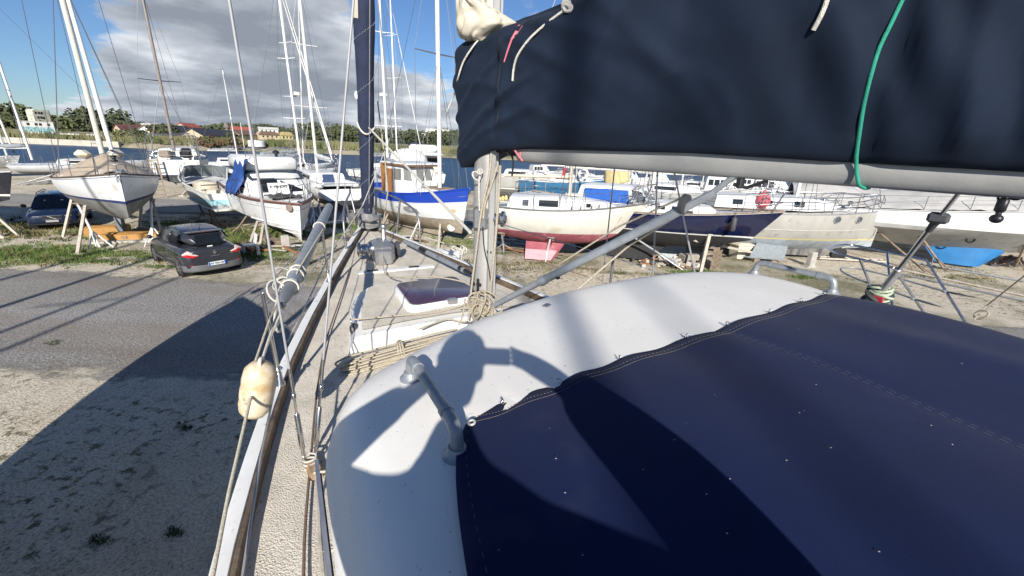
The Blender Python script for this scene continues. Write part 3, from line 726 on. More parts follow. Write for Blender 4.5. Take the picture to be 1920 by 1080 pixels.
def mast(par, x, z0, H, r=.08, rake=0.0, m=ALUP, y=0.0, spreaders=(.5,), half=.9, wires=True, base_half=1.3, bow_x=None, stern_x=None, zdeck=None, wr=.012, roller=None, wm=None, boom=None, head=True, smat=None, chain_x=0.0):
    mb = MB(); top = Vector((x-rake*H, y, z0+H)); ft = Vector((x, y, z0))
    mb.tube([ft, ft.lerp(top, .6), ft.lerp(top, .97), top], [r, r, r*.85, r*.7], 10, sq=(1, .8)); mo = mb.build('mast', m, par, smooth=50)
    wm = wm or WIRE; zd = z0 if zdeck is None else zdeck
    if head:
        h = MB(); h.tube([top+Vector((0, 0, 0)), top+Vector((0, 0, .55))], .012, 5); h.beam(top+Vector((-.25, 0, .05)), top+Vector((.2, 0, .05)), .03, .03); h.tube([top+Vector((-.2, 0, .05)), top+Vector((-.2, 0, .3))], .01, 5); h.build('masthead_gear', DGREY, mo)
    tips = []
    for f in spreaders:
        c = ft.lerp(top, f); s_ = MB(); hh = half*(1 if f < .6 else .75)
        s_.tube([c+Vector((-.06, -hh, .03)), c, c+Vector((-.06, hh, .03))], [.022, .035, .022], 6); s_.build('spreader', smat or m, mo); tips.append((f, hh, c))
    def w_(a, b, nm='shroud'):
        q = MB(); q.tube([a, b], wr, 5, caps=False); q.build(nm, wm, par)
    if wires:
        for sd in (-1, 1):
            base = Vector((x-.1+chain_x, sd*base_half, zd))
            if tips:
                pts = [base] + [c+Vector((-.06, sd*hh, .03)) for f, hh, c in tips] + [top]
                q = MB(); q.tube(pts, wr, 5, caps=False); q.build('shroud', wm, par)
                w_(base+Vector((-.25, 0, 0)), tips[0][2]); w_(base+Vector((.3, 0, 0)), tips[0][2])
            else: w_(base, top)
        if bow_x is not None:
            bz = bow_x if isinstance(bow_x, Vector) else Vector((bow_x, 0, zd+.1)); w_(bz, top, 'forestay')
            if roller:
                a = bz.lerp(top, .06); b = bz.lerp(top, .93); q = MB(); q.tube([a, bz.lerp(top, .12), bz.lerp(top, .6), b], [roller*.8, roller, roller*.8, roller*.45], 8); q.build('furled_sail', mat('furled_white_sail', (.72, .71, .68), .8, var=.1, scale=6, bump=.2, bscale=20), par, smooth=60)
                q = MB(); q.lathe(bz.lerp(top, .035), [(.02, -.1), (.1, -.08), (.1, -.05), (.06, -.03), (.06, .06), (.1, .08), (.1, .11), (.03, .13)], 12, axis=(top-bz)); q.build('furling_drum', BLACK, par)
        if stern_x is not None: w_(stern_x if isinstance(stern_x, Vector) else Vector((stern_x, 0, zd)), top, 'backstay')
    if boom:
        L, bz, sail = boom; q = MB(); a = Vector((x-.1, y, z0+bz)); b = Vector((x-L, y, z0+bz-.05)); q.tube([a, b], .06, 8); q.build('boom', m, par, smooth=50)
        if sail:
            q = MB(); n = 12; q.tube([a.lerp(b, i/n)+Vector((0, .02*math.sin(i*2.1), .12+.05*(1-i/n)+.02*math.sin(i*1.7))) for i in range(n+1)], [.04]+[.17-.07*i/n+.015*math.sin(i*2.9) for i in range(1, n)]+[.03], 10); q.build('sail_cover', sail, par, smooth=60)
    return mo
def lifelines(par, h, u0, u1, n, hgt=.6, m=None, pulpit=True, pushpit=True, r=.014, wr=.007, inset=.08):
    m = m or STEEL
    for sd in (1, -1):
        tops = []
        for i in range(n):
            u = lerp(u0, u1, i/(n-1)); p = h.pt(u, h.zs(u), sd); p.y -= sd*min(inset, abs(p.y)*.5); t = p+Vector((0, sd*.02, hgt)); tops.append((p, t))
            q = MB(); q.tube([p-Vector((0, 0, .05)), t], r, 6); q.build('stanchion', m, par)
        for k in (1.0, .52):
            q = MB(); q.tube([a.lerp(b, k) for a, b in tops], wr, 4, caps=False); q.build('lifeline', WIRE, par)
        if pulpit:
            u = u1; p, t = tops[-1]
            tip = h.pt(.985, h.zs(.985), 1); tip.y = 0
            if sd == 1: P0 = (p, t)
            else:
                q = MB(); f = tip+Vector((.18, 0, hgt+.12)); a, b = P0[1]+Vector((0, 0, .03)), t+Vector((0, 0, .03))
                q.tube(spline([a, a.lerp(f, .7)+Vector((0, a.y*.25, .03)), f, b.lerp(f, .7)+Vector((0, b.y*.25, .03)), b], 6), r*1.25, 6)
                a2, b2 = P0[0].lerp(P0[1], .5), p.lerp(t, .5); f2 = tip+Vector((.05, 0, hgt*.55)); q.tube(spline([a2, a2.lerp(f2, .7)+Vector((0, a2.y*.25, 0)), f2, b2.lerp(f2, .7)+Vector((0, b2.y*.25, 0)), b2], 6), r, 6)
                for k in (-1, 1):
                    w_ = h.hb(.94)*.8; q.tube([(tip.x-.25, k*w_, tip.z-.08), (tip.x+.02, k*w_*.6, tip.z+hgt+.08)], r*1.2, 6); q.tube([(tip.x-.9, k*h.hb(.88)*.85, tip.z-.1), (tip.x-.5, k*h.hb(.88)*.8, tip.z+hgt+.05)], r*1.2, 6)
                q.build('pulpit', m, par, smooth=60)
        if pushpit:
            if sd == 1: S0 = tops[0]
            else:
                q = MB(); a, b = S0[1], tops[0][1]; st = h.pt(0, h.zs(0), 1); xs = st.x+.06; w_ = h.hb(0)*.88
                for k in (1, .5):
                    za = S0[0].z+hgt*k
                    q.tube(spline([S0[0].lerp(S0[1], k), Vector((xs, w_, za)), Vector((xs-.02, 0, za)), Vector((xs, -w_, za)), tops[0][0].lerp(tops[0][1], k)], 6), r*1.2, 6)
                for k in (-1, 1): q.tube([(xs, k*w_, st.z-.05), (xs, k*w_, S0[0].z+hgt)], r*1.2, 6)
                q.build('pushpit', m, par, smooth=60)
def jack(label, p, top, style='post', lean=(0, 0), group='boat stands'):
    """prop under a hull. p: foot on the ground, top: point on the hull"""
    p = Vector(p); top = Vector(top)
    t = thing('boat_stand' if style != 'timber' else 'timber_prop', label, 'boat stand' if style != 'timber' else 'timber prop', p, 0, group if style != 'timber' else 'timber props under the hulls')
    d = top-p; mb = MB()
    if style == 'timber':
        mb.beam((0, 0, 0), d, .095, .095); mb.beam((-.18, 0, .02), (.22, .05, .03), .16, .05); mb.build('post', PALEWOOD, t)
        return t
    m = WHITEPAINT if style == 'white' else GALV if style == 'post' else WOOD
    mb.tube([(0, 0, .05), d], .045, 8); mb.build('post', m, t, smooth=50)
    for k in range(3):
        a = k*2.1+.5; f = MB(); f.tube([d*.42, (math.cos(a)*.42, math.sin(a)*.42, .02)], .025, 6); f.build('leg', m, t)
    f = MB(); f.box(d+Vector((0, 0, .02)), (.3, .2, .05)); f.box(d+Vector((.1, 0, -.05)), (.05, .16, .12)); f.build('pad', WOOD, t)
    return t
def boat(name, label, cat, bow, heading, L, group=None):
    """Empty amidships on the ground; bow: stem head in the world"""
    hx, hy = heading; k = math.hypot(hx, hy); hx /= k; hy /= k
    return thing(name, label, cat, (bow.x-hx*L/2, bow.y-hy*L/2, 0), math.atan2(hy, hx), group)
def W(par, p):   # local to world
    c, s = math.cos(par.rotation_euler.z), math.sin(par.rotation_euler.z); l = par.location; p = Vector(p)
    return Vector((l.x + c*p.x - s*p.y, l.y + s*p.x + c*p.y, l.z+p.z))
def Lc(par, p):  # world to local
    c, s = math.cos(par.rotation_euler.z), math.sin(par.rotation_euler.z); q = Vector(p)-par.location
    return Vector((c*q.x + s*q.y, -s*q.x + c*q.y, q.z))
def hull_mat(name, col, rough=.35, var=.08, streak=True, dirt=((.4, .36, .3), 2.2, .62, .2), **k): return mat(name, col, rough, var=var, scale=2.2, streak=streak, dirt=dirt, coat=.1, **k)
def soft_cover(mb, P, mi=0): mb.grid(P, mi)
def simple_windows(par, cab, side, specs, m=None, name='window'):
    for sp in specs:
        cab.side_window(side, *sp).build(name, m or GLASS, par)
# ================================================================= the boats ashore, seen from the deck
ANTI = mat('grey_antifouling', (.20, .20, .19), .8, var=.2, scale=2, streak=True, dirt=((.08, .08, .08), 3, .55, .2))
NAVYH = mat('navy_stripe', (.02, .035, .13), .4, var=.1)
TARP = mat('beige_tarp', (.44, .36, .27), .85, var=.15, scale=3, bump=.35, bscale=5, dirt=((.58, .54, .47), 1.6, .6, .1))
def px_local(par, px, py, d): return Lc(par, D(px, py, d))

# ---- white sloop bow-on with a beige tarp
HW = hull_mat('chalky_white_hull', (.66, .67, .67))
b = boat('sailing_boat', 'white sloop seen bow first with blue waterline and beige tarp over its deck', 'sailboat', D(224, 325, 21.2), (.735, -.678), 10.0)
H2 = Hull(10, 3.5, (2.55, 2.62, 3.1), (1.7, .95, 1.45), 1.95, tw=.62, sm=.45, be=2.0, rake=.75, pm=2.2, qm=1.5, pb=1.35, qb=1.1)
H2.mesh([(0, .93, 1), (1, .905, 1), (0, .10, 5), (1, 0, 1), (2, None, 6)]).build('hull', [HW, NAVYH, ANTI], b, smooth=35)
H2.deck().build('deck', WHITE2, b); H2.rail(.035, .01).build('toe_rail', mat('worn_dark_rail', (.10, .075, .06), .8, var=.4, scale=8), b)
fin(-1.0, .9, 1.15, -.9, .45, .06, .34).build('keel', mat('blue_grey_keel', (.20, .22, .25), .7, var=.2, scale=3), b, smooth=40)
fin(-4.2, -3.7, 1.7, -4.1, -3.7, .6, .1).build('rudder', ANTI, b, smooth=40)
c2 = Cabin([(-2.2, -2.1, 1.0, .85, 2.5, 3.05), (.8, .8, .95, .8, 2.55, 3.1), (2.4, 1.9, .55, .5, 2.75, 3.05)]); c2.mesh().build('cabin', WHITE2, b, smooth=40)
for sd in (1, -1): c2.side_window(sd, -1.6, -.4, .35, .75).build('window', GLASS, b); c2.side_window(sd, -.1, .6, .35, .75).build('window', GLASS, b)
mast(b, .3, 3.1, 12.5, .095, .012, mat('cream_mast', (.63, .59, .50), .4, var=.1), spreaders=(.6,), half=1.35, base_half=1.5, bow_x=Vector((4.55, 0, 3.15)), stern_x=-4.8, zdeck=2.6, roller=.075, boom=(4.2, .9, None), smat=BLACK)
lifelines(b, H2, .12, .9, 6, .62, DSTEEL)
q = MB(); q.bbox((4.1, .1, 3.12), (.5, .25, .16), .03); q.tube([(4.6, -.1, 3.1), (4.95, -.1, 3.0), (5.0, -.1, 2.8)], .03, 6); q.build('anchor', GALV, b)
tp = MB(); P = []
for i in range(22):
    u = .12+.76*i/21; hb = H2.hb(u); zz = H2.zs(u); x = -5+10*u; row = []
    for k in range(-7, 8):
        e = abs(k)/7; ridge = .78*sstep(.10, .35, u)*(1-sstep(.62, .90, u))+.12
        z = zz + .02 + ridge*(1-e**1.15) + .05*noise.noise(Vector((i*.6, k*.5, 1)))
        row.append((x, hb*.97*k/7, z))
    P.append(row)
tp.grid(P); tp.build('tarp_tmp', TARP, None, smooth=70, loc=b.location, rz=b.rotation_euler.z); tt = bpy.data.objects['tarp_tmp']; tt.name = 'tarp'; tag(tt, 'beige tarp draped like a tent over the white bow-on sloop', 'tarp')
q = MB(); q.bbox((-1.2, .55, 3.52), (.7, .6, .4), .16); q.bbox((-1.2, -.55, 3.5), (.7, .55, .36), .15); o = q.build('folded_sail', mat('cream_canvas', (.62, .57, .46), .85, var=.12, scale=5, bump=.3, bscale=7), None, loc=b.location, rz=b.rotation_euler.z); tag(o, 'cream canvas hood behind the mast of the bow-on sloop', 'canvas hood')
c2b = b
for (px, py, lx, side, st, lab) in ((145, 478, 1.4, -1, 'timber', 'long timber prop nearest the grass, leaning under the bow-on sloop'), (188, 466, .5, -1, 'white', 'white steel stand close beside the keel of the bow-on sloop'), (118, 447, -1.5, -1, 'timber', 'slim timber prop in front of the dark blue car'),
                                  (287, 459, 1.2, 1, 'white', 'white steel stand on the shaded side of the bow-on sloop'), (305, 446, -.2, 1, 'timber', 'timber prop leaning in beside the black hatchback'), (262, 427, -2.2, 1, 'timber', 'short dark prop at the far side of the bow-on sloop')):
    u = (lx+5)/10; top = W(b, H2.pt(u, 1.6 if side < 0 else 1.7, side)); jack(lab, G(px, py), top-Vector((0, 0, .03)), st)
# blocks on the ground under it
OCH = mat('ochre_wood', (.42, .22, .06), .7, var=.15, scale=4)
for (px, py, s, rz, lab) in ((205, 441, (1.5, .7, .42), .5, 'orange wooden block left of the sloop keel'), (252, 449, (2.0, .75, .3), .35, 'flat orange wooden block right of the sloop keel')):
    q = MB(); q.bbox((0, 0, s[2]/2), s, .02); q.box((0, 0, s[2]+.012), (s[0]*.96, s[1]*.3, .02)); tag(q.build('wooden_block', OCH, loc=G(px, py), rz=rz), lab, 'block', 'orange blocks under the sloop')
q = MB(); q.bbox((0, 0, .1), (2.2, .7, .2), .02); tag(q.build('concrete_slab', mat('pale_block', (.45, .42, .36), .9, var=.2, scale=4), loc=D(236, 452, 24.6)*1, rz=.4), 'pale flat slab carrying the keel of the bow-on sloop', 'slab'); bpy.data.objects['concrete_slab'].location.z = -.12

# ---- modern white yacht at the left edge
b = boat('sailing_yacht', 'white racing yacht with an open stern by the water at the left edge', 'sailboat', D(8, 320, 53)+Vector((7.2, 7, 0)), (.70, .70), 10.2, 'yachts ashore')
h = Hull(10.2, 3.4, (1.55, 1.65, 2.0), (.85, .7, 1.25), 1.05, tw=.85, sm=.35, rake=.3, srake=1.2, pm=2.6)
h.mesh([(0, 0, 5), (1, None, 5)]).build('hull', [hull_mat('pale_grey_hull', (.60, .61, .62)), ANTI], b, smooth=35); h.deck(drop=.02).build('deck', WHITE, b)
c = Cabin([(-2.0, -1.8, 1.0, .9, 1.6, 1.95), (1.0, .8, .9, .75, 1.65, 2.0), (2.6, 2.0, .5, .4, 1.75, 1.9)]); c.mesh().build('cabin', WHITE, b, smooth=40)
for sd in (1, -1): c.side_window(sd, -1.2, .8, .3, .75).build('window', GLASS, b)
fin(-.6, .7, .8, -.4, .4, .02, .2).build('keel', ANTI, b)
pm = px_local(b, 62, 298, 54); mast(b, pm.x, 1.9, 12.2, .10, .02, WHITEPAINT, y=pm.y*0, spreaders=(.42, .72), half=1.3, base_half=1.4, bow_x=4.6, stern_x=-5, zdeck=1.7, boom=(4.2, .9, mat('grey_sail_cover', (.30, .32, .34), .8, var=.1)))
lifelines(b, h, .04, .9, 6, .6)
for (px, lx, lab) in ((33, -2.5, 'grey stand at the stern of the racing yacht'), (48, -1.0, 'second grey stand under the racing yacht'), (72, 1.2, 'grey stand under the bow half of the racing yacht')):
    jack(lab, D(px, 345, 52.3)*1, W(b, h.pt((lx+5.1)/10.2, .95, -1)), 'post'); 
for o in bpy.data.objects:
    if o.name.startswith('boat_stand') and o.location.y > 30: o.location.z = 0
# second mast and furled sail just left of it
b = boat('sailing_yacht', 'yacht mostly outside the picture behind the racing yacht, white mast showing', 'sailboat', D(40, 300, 60), (.75, .6), 9, 'yachts ashore')
h = Hull(9, 3, (1.5, 1.6, 1.9), (.8, .7, 1.2), 1.0, tw=.8, rake=.5); h.mesh([(0, 0, 4), (1, None, 4)]).build('hull', [WHITE, ANTI], b, smooth=35); h.deck().build('deck', WHITE, b)
mast(b, px_local(b, 14, 297, 60).x, 1.7, 11.5, .1, .02, WHITEPAINT, spreaders=(.5,), base_half=1.3, bow_x=4.2, stern_x=-4.3, roller=.09)

# ---- dark hull at the left edge
b = boat('sailing_yacht', 'dark glossy hull cut off by the left edge, on brown timber props', 'sailboat', D(20, 318, 27.5), (.93, -.05), 9.5, 'yachts ashore')
h = Hull(9.5, 3, (2.6, 2.5, 2.75), (1.2, 1.1, 1.6), 1.75, tw=.7, rake=.7)
h.mesh([(0, .08, 5), (1, 0, 1), (0, None, 5)]).build('hull', [mat('black_navy_hull', (.02, .022, .03), .15, var=.2, coat=.5), WHITE], b, smooth=35); h.deck().build('deck', WHITE2, b); h.rail(.03, .02).build('toe_rail', ALU, b)
fin(-.8, .9, 1.15, -.6, .5, .02, .3).build('keel', ANTI, b)
for (px, py, lx, lab) in ((38, 444, 3.4, 'brown timber prop at the left edge under the dark hull'), (3, 440, 3.0, 'pale timber prop at the very edge of the picture'), (14, 425, 3.7, 'second brown timber prop crossing the first under the dark hull'), (8, 446, 2.2, 'steep brown prop against the dark hull')):
    jack(lab, G(px, py), W(b, h.pt((lx+4.75)/9.5, 1.75, -1)), 'timber')

# ---- high sided white yacht stern-on by the water, ladder at its stern
b = boat('sailing_yacht', 'high sided white cruising yacht stern first by the water, with arch and boarding ladder', 'sailboat', D(326, 300, 40.5)+Vector((-5.6, 9.2, 0)), (-.52, .85), 10.8, 'yachts ashore')
h = Hull(10.8, 3.5, (2.6, 2.55, 2.8), (.95, .8, 1.3), 1.5, tw=.85, sm=.4, rake=.9, srake=-.2)
h.mesh([(0, .05, 4), (1, 0, 1), (2, None, 5)]).build('hull', [WHITE2, NAVYH, mat('dark_antifouling', (.05, .05, .055), .8, var=.3, scale=2)], b, smooth=35); h.deck().build('deck', WHITE2, b)
c = Cabin([(-3.0, -2.9, 1.3, 1.15, 2.5, 3.25), (.5, .3, 1.2, 1.0, 2.55, 3.3), (2.2, 1.4, .8, .6, 2.65, 3.0)]); c.mesh().build('cabin', WHITE, b, smooth=40)
for y0, y1 in ((-.75, -.1), (.15, .8)): c.front_window(y0, y1, .25, .8, False).build('window', GLASS, b)
for sd in (1, -1): c.side_window(sd, -2.4, -.2, .4, .8).build('window', GLASS, b)
q = MB(); q.bbox((-4.2, .6, 2.95), (1.1, .7, .5), .1); q.build('cockpit_box', mat('brown_plastic', (.28, .22, .17), .7, var=.2), b)
q = MB(); q.bbox((-4.4, -.7, 3.05), (1.0, .6, .7), .1); q.build('outboard_cover', BLACK, b)
q = MB()
for sd in (-1, 1): q.tube([(-5.2, sd*1.45, 2.5), (-5.3, sd*1.45, 4.0), (-5.0, sd*1.3, 4.35)], .03, 6); q.tube([(-3.2, sd*1.4, 2.5), (-3.2, sd*1.4, 4.2), (-5.0, sd*1.35, 4.35)], .025, 6)
q.tube([(-5.0, -1.3, 4.35), (-5.0, 1.3, 4.35)], .03, 6); q.tube([(-3.2, -1.4, 4.25), (-3.2, 1.4, 4.25)], .025, 6); q.build('arch', STEEL, b)
q = MB(); q.bbox((-4.5, -.6, 4.45), (1.1, 1.0, .05), .01); q.build('solar_panel', DGREY, b)
mast(b, px_local(b, 335, 275, 41.5).x, 3.2, 11.2, .095, .014, mat('brown_grey_mast', (.24, .20, .18), .5, var=.2), spreaders=(.42,), half=1.2, base_half=1.5, bow_x=5, stern_x=-5.3, zdeck=2.6, smat=BLACK)
lifelines(b, h, .02, .9, 6, .65, DSTEEL)
fin(-1.5, 1.2, 1.0, -1.3, .8, .02, .35).build('keel', ANTI, b)
a = D(302, 369, 39.6); a.z = 0; t = thing('ladder', 'wooden ladder leaning on the stern of the high sided yacht', 'ladder', a, -math.atan2(a.x, a.y))
for x in (-.28, .28): q = MB(); q.beam((x, 0, 0), (x*.9, .5, 2.7), .07, .09); q.build('rail', WOOD, t)
for i in range(9): q = MB(); z = .25+i*.29; q.beam((-.28, z*.185, z), (.28, z*.185, z), .05, .05); q.build('rung', WOOD, t)
for (px, lx, lab) in ((340, -3, 'dark stand under the stern of the high sided yacht'), (360, 0, 'dark stand half way along the high sided yacht')):
    p = D(px, 366, 40.5); p.z = 0; jack(lab, p, W(b, h.pt((lx+5.4)/10.8, 1.3, -1)), 'timber')

# ---- pale blue motor boat, stern towards us
LBLUE = hull_mat('pale_blue_band', (.30, .52, .58))
b = boat('motor_boat', 'white motor boat with pale blue side band and grey windscreen, stern first', 'motorboat', Vector((-20.3, 26.9, 0)), (-.76, .65), 7.6, 'motor boats ashore')
h = Hull(7.6, 2.7, (1.75, 2.05, 2.5), (.75, .72, 1.2), 1.15, tw=.88, sm=.4, rake=1.5, srake=-.25, chine=(.72, .86, .55))
h.mesh([(0, .52, 3), (1, .06, 3), (2, None, 4)]).build('hull', [WHITE, LBLUE, mat('grey_bottom', (.33, .34, .35), .7, var=.15)], b, smooth=35); h.deck(u0=.42).build('deck', WHITE, b)
h.deck(u0=0.02, u1=.42, drop=.75).build('cockpit_floor', CREAM, b); h.rail(.04, .02).build('rub_rail', WHITE2, b)
q = MB(); q.bbox((-1.2, .5, 1.75), (1.4, .9, .75), .12); q.bbox((-2.9, 0, 1.55), (.7, 1.9, .6), .12); q.bbox((-1.3, -.75, 1.75), (1.0, .7, .75), .1); q.build('seat', mat('cream_vinyl', (.62, .55, .42), .6, var=.1), b, smooth=50)
for z, x in ((1.75, -1.93), (2.0, -1.93)): q = MB(); q.box((x, .5, z), (.02, .85, .03)); q.build('cushion_seam', DGREY, b)
q = MB(); q.bbox((-4.15, 0, 1.0), (.9, 2.2, .1), .03); q.build('swim_platform', WHITE2, b)
q = MB(); q.bbox((-3.86, -.5, 1.35), (.02, .7, .5), .01); q.build('transom_door', BLACK, b)
P0 = [(.1, 1.16, 2.1), (.9, 1.0, 2.15), (1.25, .55, 2.2), (1.3, 0, 2.2), (1.25, -.55, 2.2), (.9, -1.0, 2.15), (.1, -1.16, 2.1)]
q = MB(); q.loft([[Vector(p) for p in P0], [Vector((p[0]-.42, p[1]*.93, p[2]+.62)) for p in P0]], closed=False); q.build('windscreen', glass('smoked_screen', (.16, .18, .19), .15), b)
q = MB(); q.tube([(p[0]-.43, p[1]*.93, p[2]+.63) for p in P0], .03, 6)
for p in P0: q.tube([p, (p[0]-.42, p[1]*.93, p[2]+.62)], .025, 5)
q.build('screen_frame', GALV, b)
q = MB(); q.tube([h.pt(.55, h.zs(.55), 1)+Vector((0, -.1, 0)), h.pt(.6, h.zs(.6), 1)+Vector((0, -.12, .45))], .015, 5); P = [h.pt(u, h.zs(u), 1)+Vector((0, -.1, .45)) for u in (.6, .7, .8, .9)]; q.tube(P, .015, 5)
for p in P: q.tube([p, p-Vector((0, 0, .45))], .012, 5)
P = [h.pt(u, h.zs(u), -1)+Vector((0, .1, .45)) for u in (.6, .7, .8, .9)]; q.tube(P, .015, 5)
for p in P: q.tube([p, p-Vector((0, 0, .45))], .012, 5)
q.build('bow_rail', STEEL, b)
q = MB()
for i in range(7): q.box((1.2+i*.17, 1.29-.012*i*i*.3, 1.86+.012*i), (.11, .03, .16 if i % 3 else .22))
q.build('name_lettering', mat('grey_lettering', (.14, .16, .18), .6), b)
for (px, py, lx, sd, lab) in ((383, 408, -.6, 1, 'dark stand under the pale blue motor boat'), (402, 425, -2.6, 1, 'thin stand under the pale blue boat near its stern'), (410, 429, -3.2, 1, 'grey stand at the stern corner of the pale blue boat')):
    jack(lab, G(px, py), W(b, h.pt((lx+3.8)/7.6, 1.0, sd)), 'wood')

# ---- white cabin cruiser with a blue tarp and a for sale board
b = boat('cabin_cruiser', 'white cabin cruiser with brown rub rail, blue tarp on its side and a sale board', 'motorboat', D(562, 378, 19.4), (.685, -.73), 8.6, 'motor boats ashore')
CRW = hull_mat('cruiser_white', (.70, .71, .71))
h = Hull(8.6, 3.1, (2.25, 2.15, 2.08), (.75, .62, .42), .95, tw=.9, sm=.45, be=2.6, rake=.32, srake=-.1, chine=(.74, .9, .50), n=30)
h.mesh([(0, .9, 1), (0, 0, 6), (0, None, 6)]).build('hull', [CRW], b, smooth=30); h.deck(drop=-.01).build('deck', WHITE, b)
BRN = mat('brown_rub_rail', (.14, .06, .045), .6, var=.2); h.rail(.05, -.06, .02).build('rub_rail', BRN, b); h.strake(.72, .012).build('hull_line', mat('grey_line', (.35, .35, .36), .6), b)
q = MB()
for k, zz in enumerate((1.05, .88, .70)):
    for sd in (1, -1): q.tube([h.pt(u, zz+.12*(1-u), sd)+Vector((0, sd*.012, 0)) for u in (.62, .7, .78, .86, .93, .98)], .028, 5)
q.build('spray_rail', CRW, b)
q = MB(); q.lathe(h.pt(.955, 1.85, -1)+Vector((.05, -.05, 0)), [(.17, 0), (.15, .02), (.02, .02)], 14, axis=(.5, -.85, 0)); q.build('bow_patch', mat('bow_stain', (.24, .19, .16), .7), b)
c = Cabin([(-2.6, -2.6, 1.32, 1.2, 2.1, 3.0), (1.5, .75, 1.28, 1.15, 2.15, 3.0), (2.3, 1.35, 1.0, .95, 2.15, 2.95)], .05); c.mesh().build('cabin', WHITE, b, smooth=40)
for y0, y1 in ((-.86, -.06), (.06, .86)): c.front_window(y0, y1, .18, .86).build('window', GLASS, b)
for sd in (1, -1): c.side_window(sd, .1, 1.1, .3, .82).build('window', GLASS, b); c.side_window(sd, -2.2, -.2, .3, .82).build('window', GLASS, b)
q = MB(); q.loft([[Vector((1.62, y, 2.78)) for y in (-1.1, 1.1)], [Vector((.85, y, 3.08)) for y in (-1.2, 1.2)], [Vector((-2.5, y, 3.1)) for y in (-1.25, 1.25)]], closed=False); q.build('sun_visor', mat('navy_visor', (.03, .045, .07), .7, var=.15), b)
q = MB(); q.bbox((-.75, 0, 3.38), (3.2, 2.25, .62), .12); q.build('flybridge', WHITE, b, smooth=50)
q = MB(); q.tube([(1.0, -1.0, 3.68), (1.0, -1.0, 4.05), (-2.2, -1.05, 4.05), (-2.2, -1.05, 3.68)], .018, 5); q.tube([(1.0, 1.0, 3.68), (1.0, 1.0, 4.05), (-2.2, 1.05, 4.05), (-2.2, 1.05, 3.68)], .018, 5); q.tube([(1.0, -1.0, 4.05), (1.0, 1.0, 4.05)], .018, 5); q.build('flybridge_rail', STEEL, b)
q = MB(); q.lathe((.45, .35, 3.69), [(.06, 0), (.06, .12), (.14, .14), (.14, .24), (.03, .3)], 14); q.build('horn', BLACK, b)
q = MB(); q.tube([(-1.0, -.6, 3.68), (-1.0, -.6, 5.1)], .012, 5); q.build('aerial', WHITEPAINT, b)
lifelines(b, h, .5, .92, 5, .58, STEEL, pushpit=False)
tp = MB(); P = []
for i in range(12):
    row = []
    for k in range(12):
        e = k/11; x = 1.35-2.0*i/11; y = -(1.0+.62*e+.16*math.sin(i*1.3+k*.7)*.6); z = 3.62-1.55*e**1.1+.08*math.sin(i*1.9)*e
        row.append((x-.25*e, y, z))
    P.append(row)
tp.grid(P); TB = mat('blue_tarp', (.018, .065, .25), .6, var=.25, scale=4, bump=.5, bscale=5); o = tp.build('blue_tarp', TB, None, smooth=60, loc=b.location, rz=b.rotation_euler.z); md = o.modifiers.new('t', 'SOLIDIFY'); md.thickness = .02
tag(o, 'crumpled blue tarp hanging over the side of the white cabin cruiser', 'tarp')
tp = MB(); P = []
for i in range(9):
    P.append([(2.45+1.1*i/8, -.85+1.2*k/8, 2.2+.13*noise.noise(Vector((i*.7, k*.7, 3)))+.08*math.sin(PI*i/8)) for k in range(9)])
tp.grid(P); o = tp.build('deck_cover', mat('grey_brown_cover', (.085, .08, .075), .85, var=.3, scale=6, bump=.4, bscale=9), None, smooth=60, loc=b.location, rz=b.rotation_euler.z); o.modifiers.new('t', 'SOLIDIFY').thickness = .02; tag(o, 'dark grey cover lying crumpled on the foredeck of the cabin cruiser', 'cover')
def lettering(txt, size, par, loc, rot, m, name='lettering', extr=.004, bold=False):
    cu = bpy.data.curves.new(name, 'FONT'); cu.body = txt; cu.size = size; cu.align_x = 'CENTER'; cu.align_y = 'CENTER'; cu.extrude = extr
    tmp = bpy.data.objects.new('tmp', cu); COL.objects.link(tmp); dg = bpy.context.evaluated_depsgraph_get(); me = bpy.data.meshes.new_from_object(tmp.evaluated_get(dg)); bpy.data.objects.remove(tmp)
    me.materials.clear(); me.materials.append(m); o = bpy.data.objects.new(name, me); COL.objects.link(o); o.parent = par; o.location = loc; o.rotation_euler = rot; return o
t = thing('sale_board', 'white sale board propped against the windscreen of the cabin cruiser', 'sign', W(b, (2.42, -.22, 2.22)), b.rotation_euler.z)
q = MB(); q.box((-.05, 0, .24), (.02, .82, .5), rot=Matrix.Rotation(-.35, 3, 'Y')); q.build('board', WHITEPAINT, t)
for k, (tx, sz) in enumerate((('A VENDRE', .15), ('06 00 00', .13))):
    lettering(tx, sz, t, (-.035+.02*(1-k)-.03*(1-k), 0, .33-.18*k), (PI/2-.35, 0, PI/2), mat('dark_print', (.05, .05, .06), .7))
for (px, py, lx, sd, st, lab) in ((466, 466, .2, -1, 'timber', 'pale timber prop standing behind the broken white chair'), (486, 470, 1.0, -1, 'timber', 'grey timber prop beside the broken white chair'), (440, 440, -1.8, -1, 'wood', 'stand in the shade under the cabin cruiser'), (575, 430, 1.6, 1, 'wood', 'stand at the far side of the cabin cruiser bow')):
    jack(lab, G(px, py), W(b, h.pt((lx+4.3)/8.6, .85, sd)), st)
BLK = mat('grey_block', (.42, .40, .36), .9, var=.2, scale=5)
q = MB(); q.bbox((0, 0, .3), (.32, .32, .6), .02); tag(q.build('keel_block', BLK, loc=G(537, 467), rz=.5), 'upright pale block under the cabin cruiser bow', 'block')
q = MB(); q.bbox((0, 0, .1), (2.4, .5, .2), .02); tag(q.build('keel_block', WOOD, loc=G(500, 452), rz=-.6), 'long wooden baulk under the cabin cruiser keel', 'block')
